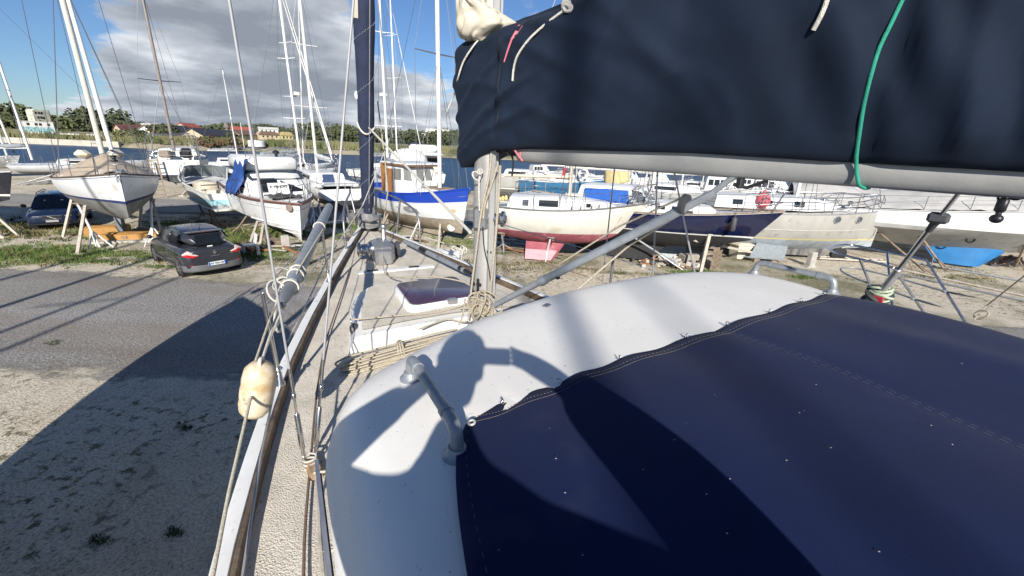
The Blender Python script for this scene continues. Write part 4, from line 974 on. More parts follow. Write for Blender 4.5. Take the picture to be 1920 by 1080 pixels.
# broken garden chair
p = G(470, 474); t = thing('garden_chair', 'broken white plastic garden chair lying beside the timber prop', 'chair', (p.x, p.y, .03), .7)
q = MB(); q.bbox((0, 0, .32), (.5, .46, .05), .02); q.build('seat', WHITEPAINT, t)
q = MB(); q.bbox((.25, 0, .55), (.05, .46, .42), .02, rot=Matrix.Rotation(.25, 3, 'Y')); q.build('backrest', WHITEPAINT, t)
for x, y in ((-.22, -.2), (-.22, .2), (.22, -.2), (.22, .2)): q = MB(); q.tube([(x*1.2, y*1.2, 0), (x, y, .32)], .025, 6); q.build('leg', WHITEPAINT, t)

# ---- white sloop with sugar scoop stern and bathing ladder
b = boat('sailing_yacht', 'white sloop with a scooped stern and bathing ladder, lazily furled sail on its boom', 'sailboat', D(634, 372, 30.5)+Vector((-6.0, 7.9, 0)), (-.62, .78), 9.8, 'yachts ashore')
h = Hull(9.8, 3.3, (1.45, 1.75, 2.1), (.45, .35, .95), .75, tw=.8, sm=.4, rake=.7, srake=-.9, pm=2.4)
h.mesh([(0, 0, 6), (1, None, 5)]).build('hull', [WHITE, mat('black_bottom', (.03, .03, .032), .7, var=.2)], b, smooth=35); h.deck(u0=.1, drop=.02).build('deck', WHITE, b)
c = Cabin([(-2.4, -2.3, 1.2, 1.05, 1.6, 2.2), (.8, .5, 1.1, .95, 1.7, 2.2), (2.6, 1.8, .6, .5, 1.85, 2.05)]); c.mesh().build('cabin', WHITE, b, smooth=40)
c.front_window(-.35, .35, .05, .95, False).build('companionway', mat('dark_blue_board', (.03, .06, .14), .5), b)
for sd in (1, -1): c.side_window(sd, -1.8, .4, .3, .75).build('window', GLASS, b)
q = MB()
for sd in (1, -1): q.bbox((-3.6, sd*1.15, 1.62), (2.4, .35, .36), .08)
q.build('coaming', WHITE, b, smooth=50)
q = MB()
for y in (-.2, .2): q.tube([(-4.6, y-.5, 2.05), (-4.95, y-.5, 1.9), (-5.1, y-.5, .75)], .018, 5)
for i in range(4): q.tube([(-4.98-.03*i, -.7, 1.6-.25*i), (-4.98-.03*i, -.3, 1.6-.25*i)], .018, 5)
q.build('bathing_ladder', DSTEEL, b)
pm_ = px_local(b, 590, 300, 32.5)
mast(b, .35, 2.2, 12.2, .10, .006, ALUP, spreaders=(.36, .68), half=1.1, base_half=1.35, bow_x=4.6, stern_x=-4.6, zdeck=1.8, boom=(3.6, .95, mat('white_grey_sail', (.55, .56, .58), .8, var=.1, bump=.3, bscale=10)), roller=.06)
lifelines(b, h, .06, .9, 6, .62)
fin(-.9, .8, .45, -.8, .4, .0, .3).build('keel', DGREY, b)
for (px, py, lx, sd, lab) in ((605, 425, -2.5, 1, 'white stand near the anchor winch, under the scoop sterned sloop'), (590, 420, -1.0, 1, 'second white stand under the scoop sterned sloop'), (640, 418, -3.0, -1, 'blue grey stand on the far side of the scoop sterned sloop')):
    jack(lab, G(px, py), W(b, h.pt((lx+4.9)/9.8, .6, sd))+Vector((0, 0, .02)), 'white')
# yachts further back whose masts rise over the others
def back_yacht(label, px, py, d, hdg, L, H, xm, spr=(.5,), radar=None, roller=None, hull=None, r=.09, grp='yachts by the water', rake=.01, mm=None, z=0.0, sh=1.9):
    p = D(px, py, d); hx, hy = hdg; k = math.hypot(hx, hy); hx, hy = hx/k, hy/k
    t = thing('sailing_yacht', label, 'sailboat', (p.x-hx*xm, p.y-hy*xm, z), math.atan2(hy, hx), grp)
    hh = Hull(L, L*.32, (sh-.25, sh-.15, sh+.25), (.6, .45, 1.0), .9, tw=.75, rake=L*.08)
    hh.mesh([(0, .12, 3), (1, 0, 1), (2, None, 3)]).build('hull', [hull or WHITE, NAVYH, ANTI], t, smooth=35); hh.deck(drop=.02).build('deck', WHITE, t)
    cc = Cabin([(-L*.22, -L*.2, L*.1, L*.085, sh-.2, sh+.25), (L*.06, L*.04, L*.095, L*.08, sh-.2, sh+.28), (L*.22, L*.16, L*.05, L*.045, sh-.1, sh+.15)]); cc.mesh().build('cabin', WHITE, t, smooth=40)
    for sd in (1, -1): cc.side_window(sd, -L*.17, L*.03, .3, .75).build('window', GLASS, t)
    mo = mast(t, xm, sh+.2, H, r, rake, mm or WHITEPAINT, spreaders=spr, half=L*.11, base_half=L*.13, bow_x=L*.46, stern_x=-L*.47, zdeck=sh, roller=roller, boom=(L*.38, .9, mat('grey_sail_cover', (.30, .32, .34), .8)))
    if radar:
        q = MB(); zz = sh+.2+H*radar; q.lathe((xm+.35, 0, zz), [(.05, -.02), (.30, 0), (.32, .12), (.28, .22), (.04, .25)], 16); q.build('radar', WHITEPAINT, mo, smooth=50)
        q = MB(); q.beam((xm, 0, zz-.1), (xm+.4, 0, zz-.03), .06, .06); q.build('radar_bracket', DGREY, mo)
    lifelines(t, hh, .05, .9, 5, .6)
    return t
back_yacht('yacht with a small radar drum on its slim mast behind the cabin cruiser', 563, 300, 38, (.3, 1), 9.5, 12.5, .5, (.3, .62), .43, .07, rake=.02)
back_yacht('yacht whose bare mast crosses just behind the mast of the scoop sterned sloop', 562, 305, 47, (.5, 1), 10, 15.5, .5, (.38, .66), None, .07, rake=.004)
back_yacht('yacht with a large white radar dome on its thick mast beside the navy furled sail', 727, 300, 36, (-.5, 1), 11, 14, .6, (.25, .7), .40, None, rake=0)
back_yacht('yacht with a three spreader mast between the radar mast and the fishing boat mast', 745, 300, 50, (.6, 1), 10.5, 15.5, .6, (.3, .55, .8), None, .06, rake=0)
back_yacht('yacht with a thin pale mast far left of the long steel wire', 444, 285, 62, (.8, .5), 7.5, 9.5, .5, (.5,), None, None, sh=1.5)
print('fleet1 ok')
# ---- blue and white wooden fishing boat
b = boat('fishing_boat', 'wooden fishing boat with bright blue bulwark, white side and peeling beige bottom', 'fishing boat', D(880, 358, 20.0), (.74, -.67), 8.2)
BLU = hull_mat('bright_blue', (.012, .05, .36), .35, dirt=((.02, .06, .2), 3, .6, .2)); WHP = mat('worn_white_paint', (.70, .71, .71), .55, var=.08, scale=2.5, dirt=((.30, .31, .32), 1.1, .66, .03)); BEI = mat('beige_bottom', (.34, .29, .22), .85, var=.18, scale=3, dirt=((.2, .16, .12), 4, .56, .2))
h = Hull(8.2, 3.1, (2.25, 2.12, 2.66), (.45, .35, .5), 1.12, tw=.45, sm=.45, be=2.5, rake=.55, srake=.3, pm=2.4, qm=1.6, pb=1.5, qb=1.1, bulwark=.32)
h.mesh([(0, .60, 3), (1, 0, 4), (2, None, 6)]).build('hull', [BLU, WHP, BEI], b, smooth=35); h.deck().build('deck', mat('grey_deck', (.30, .29, .27), .8, var=.15), b); h.rail(.045, .02).build('cap_rail', BLU, b)
h.strake(.60, .016).build('rubbing_strake', WHP, b)
fin(-3.3, 2.4, .5, -3.2, 2.0, .12, .2).build('keel', BEI, b)
q = MB(); q.lathe(h.pt(.9, .72, -1)+Vector((0, -.01, 0)), [(.19, 0), (.19, .03), (.13, .035), (.02, .02)], 16, axis=(.55, -.85, -.1)); q.build('hull_fitting', WHITE, b)
q = MB(); pp = [h.pt(u, z, -1)+Vector((0, -.006, 0)) for u, z in ((.60, 1.55), (.66, 1.62), (.70, 1.5), (.71, 1.28), (.62, 1.26), (.585, 1.4))]; q.slab(pp, .008); q.build('filler_patch', mat('grey_filler', (.25, .25, .26), .8, var=.1), b)
q = MB(); pp = [h.pt(u, z, -1)+Vector((0, -.006, 0)) for u, z in ((.90, 1.62), (.94, 1.68), (.95, 1.52), (.91, 1.48))]; q.slab(pp, .008); q.build('paint_patch', mat('ochre_patch', (.5, .4, .18), .8), b)
WV = mat('varnished_wood', (.34, .16, .06), .5, var=.25, scale=8)
c = Cabin([(-1.35, -1.35, 1.05, 1.0, 1.8, 3.42), (.25, .1, 1.02, .95, 1.8, 3.42), (1.0, .55, .72, .68, 1.8, 3.38)], .06); c.mesh().build('wheelhouse', WHITE, b, smooth=35)
CURT = mat('curtained_glass', (.21, .21, .20), .2, var=.12, scale=5, streak=True)
for y0, y1 in ((-.62, -.06), (.06, .62)): c.front_window(y0, y1, .60, .93).build('window', CURT, b)
def angled(cab, y_side, k0, k1, t0, t1):
    a, z = cab.st[-2], cab.st[-1]; pts = []
    for t, k in ((t0, k0), (t1, k0), (t1, k1), (t0, k1)):
        q = [lerp(m, n, t) for m, n in zip(a, z)]; pts.append(Vector((lerp(q[0], q[1], k)+.008, y_side*(lerp(q[2], q[3], k)+.012), lerp(q[4], q[5], k))))
    if y_side > 0: pts = pts[::-1]
    mb = MB(); mb.slab(pts, .02); return mb
for sd in (1, -1):
    angled(c, sd, .60, .93, .15, .85).build('window', CURT, b); c.side_window(sd, -.55, .05, .58, .92).build('window', CURT, b)
    c.side_window(sd, -1.25, -.65, .05, .9).build('door', WV, b)
q = MB(); q.bbox((-.35, 0, 3.55), (2.5, 2.3, .09), .03); q.build('roof', WHITE, b); q = MB(); q.bbox((-.35, 0, 3.47), (2.35, 2.2, .08), .02); q.box((-1.55, 1.02, 2.6), (.16, .16, 1.7)); q.box((-1.55, -1.02, 2.6), (.16, .16, 1.7)); q.build('roof_trim', WV, b)
c3 = Cabin([(.9, .9, .95, .85, 1.8, 2.42), (2.2, 2.1, .8, .7, 1.85, 2.45), (2.9, 2.75, .35, .3, 2.0, 2.42)], .04); c3.mesh().build('trunk_cabin', WHITE, b, smooth=40); q = MB(); q.bbox((1.8, 0, 2.49), (1.4, 1.0, .05), .02); q.build('hatch_cover', WOOD, b)
for x in (1.15, 1.8): c3.side_window(-1, x, x+.32, .3, .75).build('window', GLASSL, b)
mo = mast(b, px_local(b, 791, 345, 20.4).x*.5+.7, 2.4, 11.5, .11, 0, ALUP, spreaders=(.52,), half=1.2, base_half=1.3, bow_x=Vector((4.0, 0, 2.7)), stern_x=-4, zdeck=2.2, wr=.012, smat=DSTEEL)
q = MB(); q.tube([(-1.9, 1.2, 2.2), (-1.9, 1.2, 3.1), (-3.6, .9, 3.1), (-3.6, .9, 2.2)], .02, 5); q.tube([(-1.9, -1.2, 2.2), (-1.9, -1.2, 3.1), (-3.6, -.9, 3.1), (-3.6, -.9, 2.2)], .02, 5); q.tube([(-3.6, .9, 3.1), (-3.6, -.9, 3.1)], .02, 5); q.build('stern_rail', DSTEEL, b)
for (px, py, lx, st, lab) in ((757, 478, 1.2, 'white', 'white steel stand under the blue and white fishing boat'), (700, 462, -1.5, 'timber', 'timber prop under the stern half of the fishing boat'), (822, 468, 2.6, 'timber', 'short timber prop under the fishing boat bow')):
    jack(lab, G(px, py), W(b, h.pt((lx+4.1)/8.2, .8, -1)), st)
q = MB(); q.bbox((0, 0, .22), (.5, .5, .44), .02); tag(q.build('keel_block', BLK, loc=D(806, 486, 17.6).xy.to_3d(), rz=.3), 'pale square block under the fishing boat keel', 'block')
q = MB(); q.bbox((0, 0, .15), (1.5, .55, .28), .05); tag(q.build('foam_block', WHITEPAINT, loc=G(832, 482), rz=-.15), 'white foam block on the ground under the fishing boat bow', 'block')
q = MB(); pts = spline([D(797, 445, 17.8), D(830, 455, 16.5), D(858, 468, 15.3)], 6); q.tube(pts, .022, 6)
for k in range(5): q.torus(D(852+5*k, 466+3*(k % 3), 15.2), .10, .02, axis=(random.uniform(-1, 1), -1, random.uniform(-.5, .5)), n=14, m=5)
q.tube([D(868, 470, 15.2), D(862, 500, 14.6), G(854, 516)], .015, 5); tag(q.build('mooring_rope', WROPE, smooth=60), 'white rope tied off in a knot below the fishing boat bow', 'rope')

# ---- motor yacht behind the fishing boat
b = boat('motor_yacht', 'white motor yacht with flybridge and dark doorway, stern first behind the fishing boat mast', 'motorboat', D(800, 320, 40)+Vector((-2.5, 8, 0)), (-.3, .95), 9.5, 'motor boats ashore')
h = Hull(9.5, 3.3, (1.9, 2.0, 2.5), (.7, .6, 1.2), 1.1, tw=.92, rake=1.2, chine=(.7, .9, .5)); h.mesh([(0, .1, 4), (1, 0, 1), (2, None, 4)]).build('hull', [WHITE, NAVYH, DGREY], b, smooth=35); h.deck(drop=.02).build('deck', WHITE, b)
c = Cabin([(-2.2, -1.8, 1.4, 1.25, 1.95, 3.3), (1.2, .2, 1.3, 1.1, 2.0, 3.3), (2.8, 1.6, .8, .7, 2.2, 2.9)]); c.mesh().build('cabin', WHITE, b, smooth=40); c.front_window(-.9, .9, .1, .9, False).build('doorway', GLASS, b)
for sd in (1, -1): c.side_window(sd, -1.5, .4, .4, .85).build('window', GLASS, b)
q = MB(); q.bbox((-1.6, 0, 3.5), (3.6, 3.0, .3), .12); q.bbox((-.6, 0, 3.95), (1.6, 2.6, .7), .2); q.build('flybridge', WHITE, b, smooth=50); q = MB(); q.bbox((.5, .7, 4.1), (.9, 1.1, .8), .25); q.build('bimini', mat('navy_canvas_far', (.02, .03, .06), .8), b)
q = MB(); q.bbox((-3.9, 0, 2.25), (.9, 2.4, .7), .2); q.bbox((-4.9, 0, 1.2), (.6, 2.6, .12), .04); q.build('stern_seat', CREAM, b, smooth=50); q = MB(); q.bbox((-4.7, 0, .85), (.1, 2.2, .5), .02); q.build('stern_drive', BLACK, b)
p = D(765, 302, 37); q = MB(); q.ball((0, 0, 0), (1.6, 1.1, 1.0), 16, 10); o = q.build('shrouded_dinghy', mat('white_cover', (.66, .66, .64), .8, var=.08, bump=.4, bscale=4), loc=p, rz=.3, smooth=60); tag(o, 'white shrink wrapped dinghy bulging beside the motor yacht', 'covered dinghy')

# ---- white sloop with faded red bottom
b = boat('sailing_boat', 'white sloop with faded pink red bottom and fin keel, rust stain on its side', 'sailboat', D(1225, 380, 18), (.985, -.12), 7.1)
RED = mat('faded_red_bottom', (.36, .10, .13), .8, var=.25, scale=3, dirt=((.5, .24, .27), 2.4, .58, .15)); OWH = hull_mat('yellowed_white_hull', (.68, .66, .59), dirt=((.5, .44, .32), 1.3, .6, .2))
h = Hull(7.1, 2.5, (2.36, 2.36, 2.74), (1.15, .82, 1.35), 1.38, tw=.6, sm=.45, be=2.0, rake=1.75, srake=.3, pm=2.1, qm=1.5, pb=1.4, qb=1.1)
h.mesh([(0, .93, 1), (0, 0, 6), (1, None, 6)]).build('hull', [OWH, RED], b, smooth=35); h.deck().build('deck', WHITE2, b); h.rail(.035, .0, .01).build('toe_rail', mat('grey_rail', (.2, .2, .21), .5, .4), b)
ks = [px_local(b, *q).x for q in ((988, 436, 17.9), (1064, 446, 17.9), (985, 470, 17.9), (1038, 476, 17.9))]
fin(ks[0], ks[1], .98, ks[2], ks[3], .04, .26).build('keel', RED, b, smooth=40)
q = MB(); q.loft([[Vector((lerp(ks[0], ks[2], e)+.02, -.145, lerp(.98, .04, e))), Vector((lerp(ks[1], ks[3], e)-.12, -.145, lerp(.98, .04, e)))] for e in (.5, .97)], closed=False); q.build('bare_patch', mat('pink_patch', (.56, .34, .38), .8, var=.12, scale=5), b)
q = MB(); pp = [h.pt(u, z, -1)+Vector((0, -.008, 0)) for u, z in ((.862, 2.15), (.868, 2.15), (.868, 1.5), (.860, 1.5))]; q.slab(pp, .006); q.build('rust_stain', mat('rust_stain', (.55, .33, .14), .8), b)
c = Cabin([(-2.2, -2.1, .95, .85, 2.3, 2.72), (-.3, -.3, .92, .8, 2.3, 2.78), (.9, .8, .8, .7, 2.35, 2.72), (2.2, 1.7, .4, .35, 2.5, 2.62)], .05); c.mesh().build('cabin', WHITE, b, smooth=40)
for sd in (1, -1):
    c.side_window(sd, -.95, -.2, .25, .8).build('window', GLASS, b); c.side_window(sd, -1.6, -1.35, .25, .8).build('window', GLASSL, b); c.side_window(sd, .9, 1.08, .3, .7).build('window', GLASS, b)
q = MB(); q.bbox((.3, 0, 2.86), (.5, .5, .08), .02); q.build('hatch', WHITE2, b); q = MB(); q.bbox((2.75, 0, 2.75), (.25, .2, .16), .03); q.tube([(3.3, 0, 2.76), (3.9, 0, 2.78)], .04, 6); q.build('bow_roller', GALV, b)
mast(b, px_local(b, 1070, 344, 17.6).x, 2.78, 9.5, .085, .004, mat('cream_wood_mast', (.60, .52, .40), .5, var=.1), spreaders=(.5,), half=.8, base_half=1.15, bow_x=3.7, stern_x=-3.7, zdeck=2.4, boom=(2.7, .75, None))
lifelines(b, h, .06, .9, 7, .58, DSTEEL); q = MB()
for u in (.55, .60, .66, .70): p = h.pt(u, h.zs(u), -1); q.bbox(p+Vector((0, .06, .07)), (.05, .05, .16), .01)
q.build('deck_fitting', BLACK, b)
for i in range(3):
    q = MB(); q.ball((-2.5+.13*i, -.95, 2.62+.03*i), (.07, .06, .11), 10, 8); q.build('fender', mat('yellow_fender', (.62, .52, .22), .6), b)
for (px, py, lx, sd, lab) in ((1022, 487, -.4, -1, 'white stand nearest us under the red bottomed sloop'), (1083, 553, None, -1, 'dark steel post standing in front of the red bottomed sloop'), (945, 470, -2.6, -1, 'stand behind the mast, under the stern of the red bottomed sloop')):
    if lx is None: continue
    jack(lab, G(px, py), W(b, h.pt((lx+3.55)/7.1, 1.15, sd)), 'white')
# ---- dark blue yacht
b = boat('sailing_yacht', 'dark navy hulled yacht with white waterline and a blue cloth over its wheelhouse windows', 'sailboat', D(1472, 398, 18.9), (.885, -.465), 11, 'yachts ashore')
NVH = mat('navy_hull', (.006, .010, .045), .1, var=.15, scale=2, coat=.8); BLB = mat('black_bottom', (.03, .03, .032), .7, var=.2)
h = Hull(11, 3.3, (2.5, 2.3, 2.72), (1.2, .75, 1.5), 1.58, tw=.65, sm=.42, be=2.1, rake=1.5, srake=.4, pm=2.3, qm=1.5, pb=1.4, qb=1.1)
h.mesh([(1, .97, 1), (0, .06, 6), (1, 0, 1), (2, None, 6)]).build('hull', [NVH, WHITE, BLB], b, smooth=35); h.deck().build('deck', WHITE2, b); h.rail(.03, .02).build('toe_rail', WOOD, b)
fin(-2.8, 1.6, .95, -2.5, .9, .1, .4).build('keel', BLB, b, smooth=40)
c = Cabin([(-2.4, -2.2, 1.15, 1.0, 2.3, 3.15), (.35, -.15, 1.1, .95, 2.3, 3.2), (.95, .3, .85, .75, 2.3, 3.15)], .05); c.mesh().build('wheelhouse', WHITE, b, smooth=40)
BCL = mat('blue_window_cloth', (.012, .10, .42), .6, var=.12, scale=6, bump=.3, bscale=5)
c.side_window(-1, -2.0, -.05, .30, .88, .0, -.1, .02).build('window_cover', BCL, b); c.side_window(1, -2.0, -.05, .30, .88, .0, -.1, .02).build('window_cover', BCL, b)
for y0, y1 in ((-.7, -.05), (.05, .7)): c.front_window(y0, y1, .3, .9).build('window', GLASSL, b)
angled(c, -1, .3, .9, .1, .9).build('window', GLASSL, b)
c4 = Cabin([(.8, .8, .9, .8, 2.3, 2.68), (2.2, 2.1, .75, .65, 2.35, 2.7), (3.2, 2.9, .4, .35, 2.45, 2.65)], .04); c4.mesh().build('trunk_cabin', WHITE, b, smooth=40); c4.side_window(-1, 1.0, 1.35, .35, .75).build('window', GLASS, b); c4.side_window(-1, 1.6, 1.9, .35, .75).build('window', GLASS, b)
q = MB(); q.bbox((2.0, -1.05, 2.45), (.9, .16, .14), .06); q.build('fender_board', DGREY, b)
mast(b, .6, 3.15, 11, .095, .01, ALUP, spreaders=(.5,), half=1.0, base_half=1.4, bow_x=5.3, stern_x=-5.3, zdeck=2.4, boom=(4, .7, mat('cream_sail', (.62, .56, .40), .8, var=.15, bump=.3, bscale=7)))
lifelines(b, h, .06, .88, 7, .6, DSTEEL)
q = MB(); f = h.pt(.86, h.zs(.86), -1)+Vector((0, -.14, -.35)); q.lathe(f, [(.02, -.3), (.1, -.25), (.1, .2), (.02, .27)], 12); q.tube([f+Vector((0, 0, .27)), f+Vector((0, .1, .75))], .012, 5); q.build('fender', DGREY, b, smooth=60)
for (px, py, lx, st, lab) in ((1275, 503, .2, 'post', 'grey steel stand with a flat head under the navy yacht'), (1312, 515, None, 'timber', 'free standing pale timber post in front of the navy yacht'), (1448, 503 - 22, 2.9, 'timber', 'short timber prop under the navy yacht bow near the white crate')):
    if lx is None:
        p = G(px, py); t = thing('timber_post', lab, 'post', p); q = MB(); q.beam((0, 0, 0), (.12, .1, 1.62), .12, .12, up=(1, 0, 0)); q.build('post', PALEWOOD, t); q = MB(); q.box((.13, .1, 1.64), (.18, .16, .04)); q.build('cap', PALEWOOD, t)
    else: jack(lab, G(px, py), W(b, h.pt((lx+5.5)/11, 1.32, -1)), st)
# ---- grey steel ketch
b = boat('sailing_yacht', 'bare grey steel yacht with two portholes, yellow waterline and anchors at its plumb bow', 'sailboat', D(1660, 393, 26.4), (.985, -.10), 10, 'yachts ashore')
GRY = mat('grey_primer', (.38, .37, .34), .6, var=.1, scale=1.5, streak=True, dirt=((.28, .26, .22), 3, .6, .15)); YEL = mat('yellow_line', (.66, .55, .16), .5); BGR = mat('blue_grey_bottom', (.34, .38, .42), .6, var=.2, scale=3); MOT = mat('mottled_bottom', (.22, .21, .20), .8, var=.3, scale=3, streak=True, col2=(.06, .06, .06), mix=(.4, .6))
h = Hull(10, 3.2, (2.28, 2.24, 2.47), (.5, .3, .75), 1.05, tw=.75, sm=.45, be=2.4, rake=.15, srake=.3, pm=2.6, qm=1.6, pb=1.5, qb=1.15)
h.mesh([(0, .04, 6), (1, 0, 1), (2, None, 2), ] + []).build('hull', [GRY, YEL, BGR], b, smooth=35)
h.deck().build('deck', WHITE2, b); h.rail(.025, .01).build('toe_rail', GALV, b)
q = h.strake(.40, .018, .1, .93).build('rubbing_strake', mat('pale_strake', (.5, .49, .45), .6), b)
fin(-4.0, 3.6, .78, -3.6, 3.0, .16, .5).build('keel', MOT, b, smooth=40)
for u in (.73, .845):
    p = h.pt(u, 2.08, -1); q = MB(); q.torus(p+Vector((0, -.02, 0)), .15, .028, axis=(.15, -1, -.1), n=18, m=6); q.build('porthole_rim', GALV, b, smooth=60); q = MB(); q.lathe(p+Vector((0, -.012, 0)), [(.14, 0), (.01, .004)], 16, axis=(.15, -1, -.1)); q.build('porthole_glass', GLASSL, b)
c = Cabin([(-3, -2.9, 1.1, 1.0, 2.35, 2.85), (1.2, 1.1, 1.0, .9, 2.35, 2.9), (2.6, 2.4, .6, .55, 2.4, 2.75)], .04); c.mesh().build('cabin', WHITE, b, smooth=40)
for x in (-2.2, -.9, .5): c.side_window(-1, x, x+.45, .3, .75).build('window', GLASS, b)
q = MB()
for sd in (1, -1):
    pts = [h.pt(u, h.zs(u), sd)+Vector((0, -sd*.08, .72)) for u in (.4, .55, .7, .82, .92, .965)]; q.tube(pts+[pts[-1]+Vector((.12, 0, -.2)), pts[-1]+Vector((.14, 0, -.7))], .022, 6); pts2 = [p-Vector((0, 0, .34)) for p in pts]; q.tube(pts2, .018, 6)
    for p in pts[:-1]: q.tube([p, p-Vector((0, 0, .74))], .02, 6)
q.build('guard_rail', STEEL, b, smooth=60)
q = MB(); q.lathe((3.3, -.2, 2.6), [(.12, 0), (.09, .1), (.12, .2), (.03, .24)], 12); q.lathe((1.9, -.6, 2.8), [(.1, 0), (.08, .1), (.02, .14)], 10); q.build('winch', STEEL, b, smooth=40)
q = MB(); q.tube([(4.7, -.15, 2.55), (5.35, -.15, 2.5)], .035, 6); q.tube([(5.2, -.45, 2.42), (5.35, -.15, 2.5), (5.2, .15, 2.42)], .04, 6); q.slab([(5.3, -.42, 2.5), (5.05, -.5, 2.35), (5.3, -.2, 2.4)], .03); q.tube([(4.8, -.25, 2.32), (5.25, -.3, 2.28)], .03, 6); q.slab([(5.25, -.5, 2.3), (5.0, -.35, 2.2), (5.3, -.2, 2.24)], .03); q.build('anchor', GALV, b)
q = MB(); q.tube([(4.6, .2, 2.58), (6.7, .25, 2.58)], .05, 8); q.build('bowsprit', GALV, b)
q = MB(); pp = spline([h.pt(.985, 1.6, -1)+Vector((.03, -.02, 0)), h.pt(.98, 1.2, -1)+Vector((.03, -.03, 0)), h.pt(.94, .9, -1)+Vector((0, -.03, 0)), h.pt(.86, .62, -1)+Vector((0, -.02, 0))], 5); q.tube(pp, .03, 6); q.build('stem_bar', GRY, b)
mast(b, 1.0, 2.9, 11, .1, .01, ALUP, spreaders=(.5,), half=1.0, base_half=1.4, bow_x=4.8, stern_x=-4.8, zdeck=2.45)
o = MB(); o.ball((0, 0, .3), (.32, .32, .38), 16, 10); o.lathe((0, 0, .66), [(.08, 0), (.06, .1), (.01, .12)], 10); o = o.build('buoy', mat('faded_red_buoy', (.55, .10, .13), .6, var=.15), loc=W(b, (-.9, -1.0, 2.42)), smooth=60); tag(o, 'faded red mooring buoy on the deck of the grey steel yacht', 'buoy')
for (px, py, lab) in ((1518, 500, 'single pale block standing in the open in front of the grey steel yacht'),):
    q = MB(); q.bbox((0, 0, .34), (.30, .24, .68), .02); q.box((-.05, 0, .03), (.5, .3, .06)); tag(q.build('keel_block', BLK, loc=G(px, py), rz=.3), lab, 'block')
for (px, py, lx, lab) in ((1478, 478, -2.6, 'small timber prop behind the steel plate'),): jack(lab, G(px, py), W(b, h.pt((lx+5)/10, .8, -1)), 'timber')
# ---- big white hull under a tarp at the right
b = boat('sailing_yacht', 'big white hull with sharp chine and blue keel at the right edge under a tarp', 'sailboat', Vector((27.2, 17.4, 0)), (.91, -.40), 14.5, 'yachts ashore')
WGR = mat('dusty_white_hull', (.68, .68, .67), .6, var=.06, scale=2, streak=True); LGR = mat('chine_shade_grey', (.36, .36, .35), .7, var=.12, scale=2, dirt=((.2, .2, .19), 3, .6, .2))  # the second, darker grey paints in the shade below the chine
h = Hull(14.5, 4.4, (2.35, 2.75, 3.5), (.95, .8, 1.4), 1.95, tw=.8, sm=.45, rake=1.0, chine=(.45, .94, .7))
h.mesh([(0, .0, 5), (1, None, 6)]).build('hull', [WGR, LGR], b, smooth=25); h.deck().build('deck', WHITE2, b); h.rail(.03, .02).build('toe_rail', ALU, b)
KBL = mat('blue_keel_paint', (.02, .17, .42), .6, var=.12, scale=3)
kx = [px_local(b, *q).x for q in ((1768, 462, 27), (1890, 470, 26.5), (1800, 490, 27), (1860, 492, 26.5))]
fin(kx[0]-.2, kx[1]+1.6, 1.1, kx[2], kx[3]+1.0, .10, .5).build('keel', KBL, b, smooth=40)
q = MB(); p = h.pt((px_local(b, 1898, 459, 25.5).x+7.25)/14.5, 1.45, -1); q.torus(p+Vector((0, -.03, 0)), .14, .04, axis=(0, -1, -.3), n=16, m=6); q.build('outlet', BLACK, b)
lifelines(b, h, .06, .9, 9, .65, DSTEEL)
tp = MB(); P = []
for i in range(30):
    u = .04+.58*i/29; row = []
    for k in range(-9, 10):
        e = abs(k)/9; rz = .95+.25*math.sin(i*.35)+.1*noise.noise(Vector((i*.5, k*.4, 7))); z = h.zs(u)+.05+rz*(1-e**1.6)+.06*noise.noise(Vector((i*.9, k*.7, 3)))+.05*abs(math.sin(i*.9))*e
        row.append((-7.25+14.5*u, h.hb(u)*.98*k/9, z))
    P.append(row)
tp.grid(P); o = tp.build('tarp', mat('grey_white_tarp', (.46, .45, .43), .8, var=.1, scale=2, bump=.4, bscale=3), None, smooth=60, loc=b.location, rz=b.rotation_euler.z); tag(o, 'grey white tarp sagging over the big white hull at the right', 'tarp')
for (px, py, lx, lab) in ((1735, 512, -2.8, 'tripod timber stand with a wide head under the big white hull'), (1768, 505, -1.2, 'second brown stand just right of the wide headed one'), (1902, 502, 2.7, 'brown stand at the right edge under the big white hull')):
    jack(lab, G(px, py), W(b, h.pt((lx+7.25)/14.5, 1.35, -1)), 'wood')
b = boat('sailing_boat', 'blue topped boat with red bottom showing above the big white hull at the right edge', 'sailboat', Vector((36, 22, 0)), (.9, -.4), 12)
h = Hull(12, 3.6, (3.6, 3.6, 3.9), (2.0, 1.9, 2.3), 3.0, tw=.8); h.mesh([(0, 0, 4), (1, None, 4)]).build('hull', [mat('mid_blue_hull', (.02, .14, .45), .4, var=.1), mat('red_bottom', (.42, .08, .09), .8, var=.15)], b, smooth=35); h.deck().build('deck', WHITE2, b); fin(-2, 2, 2.0, -1.5, 1.5, .02, .5).build('keel', DGREY, b); lifelines(b, h, .06, .9, 6, .6, DSTEEL)
for lx in (-3, 3): jack('stand under the blue topped boat behind the big white hull', W(b, (lx, -1.6, 0)), W(b, h.pt((lx+6)/12, 2.6, -1)), 'wood')

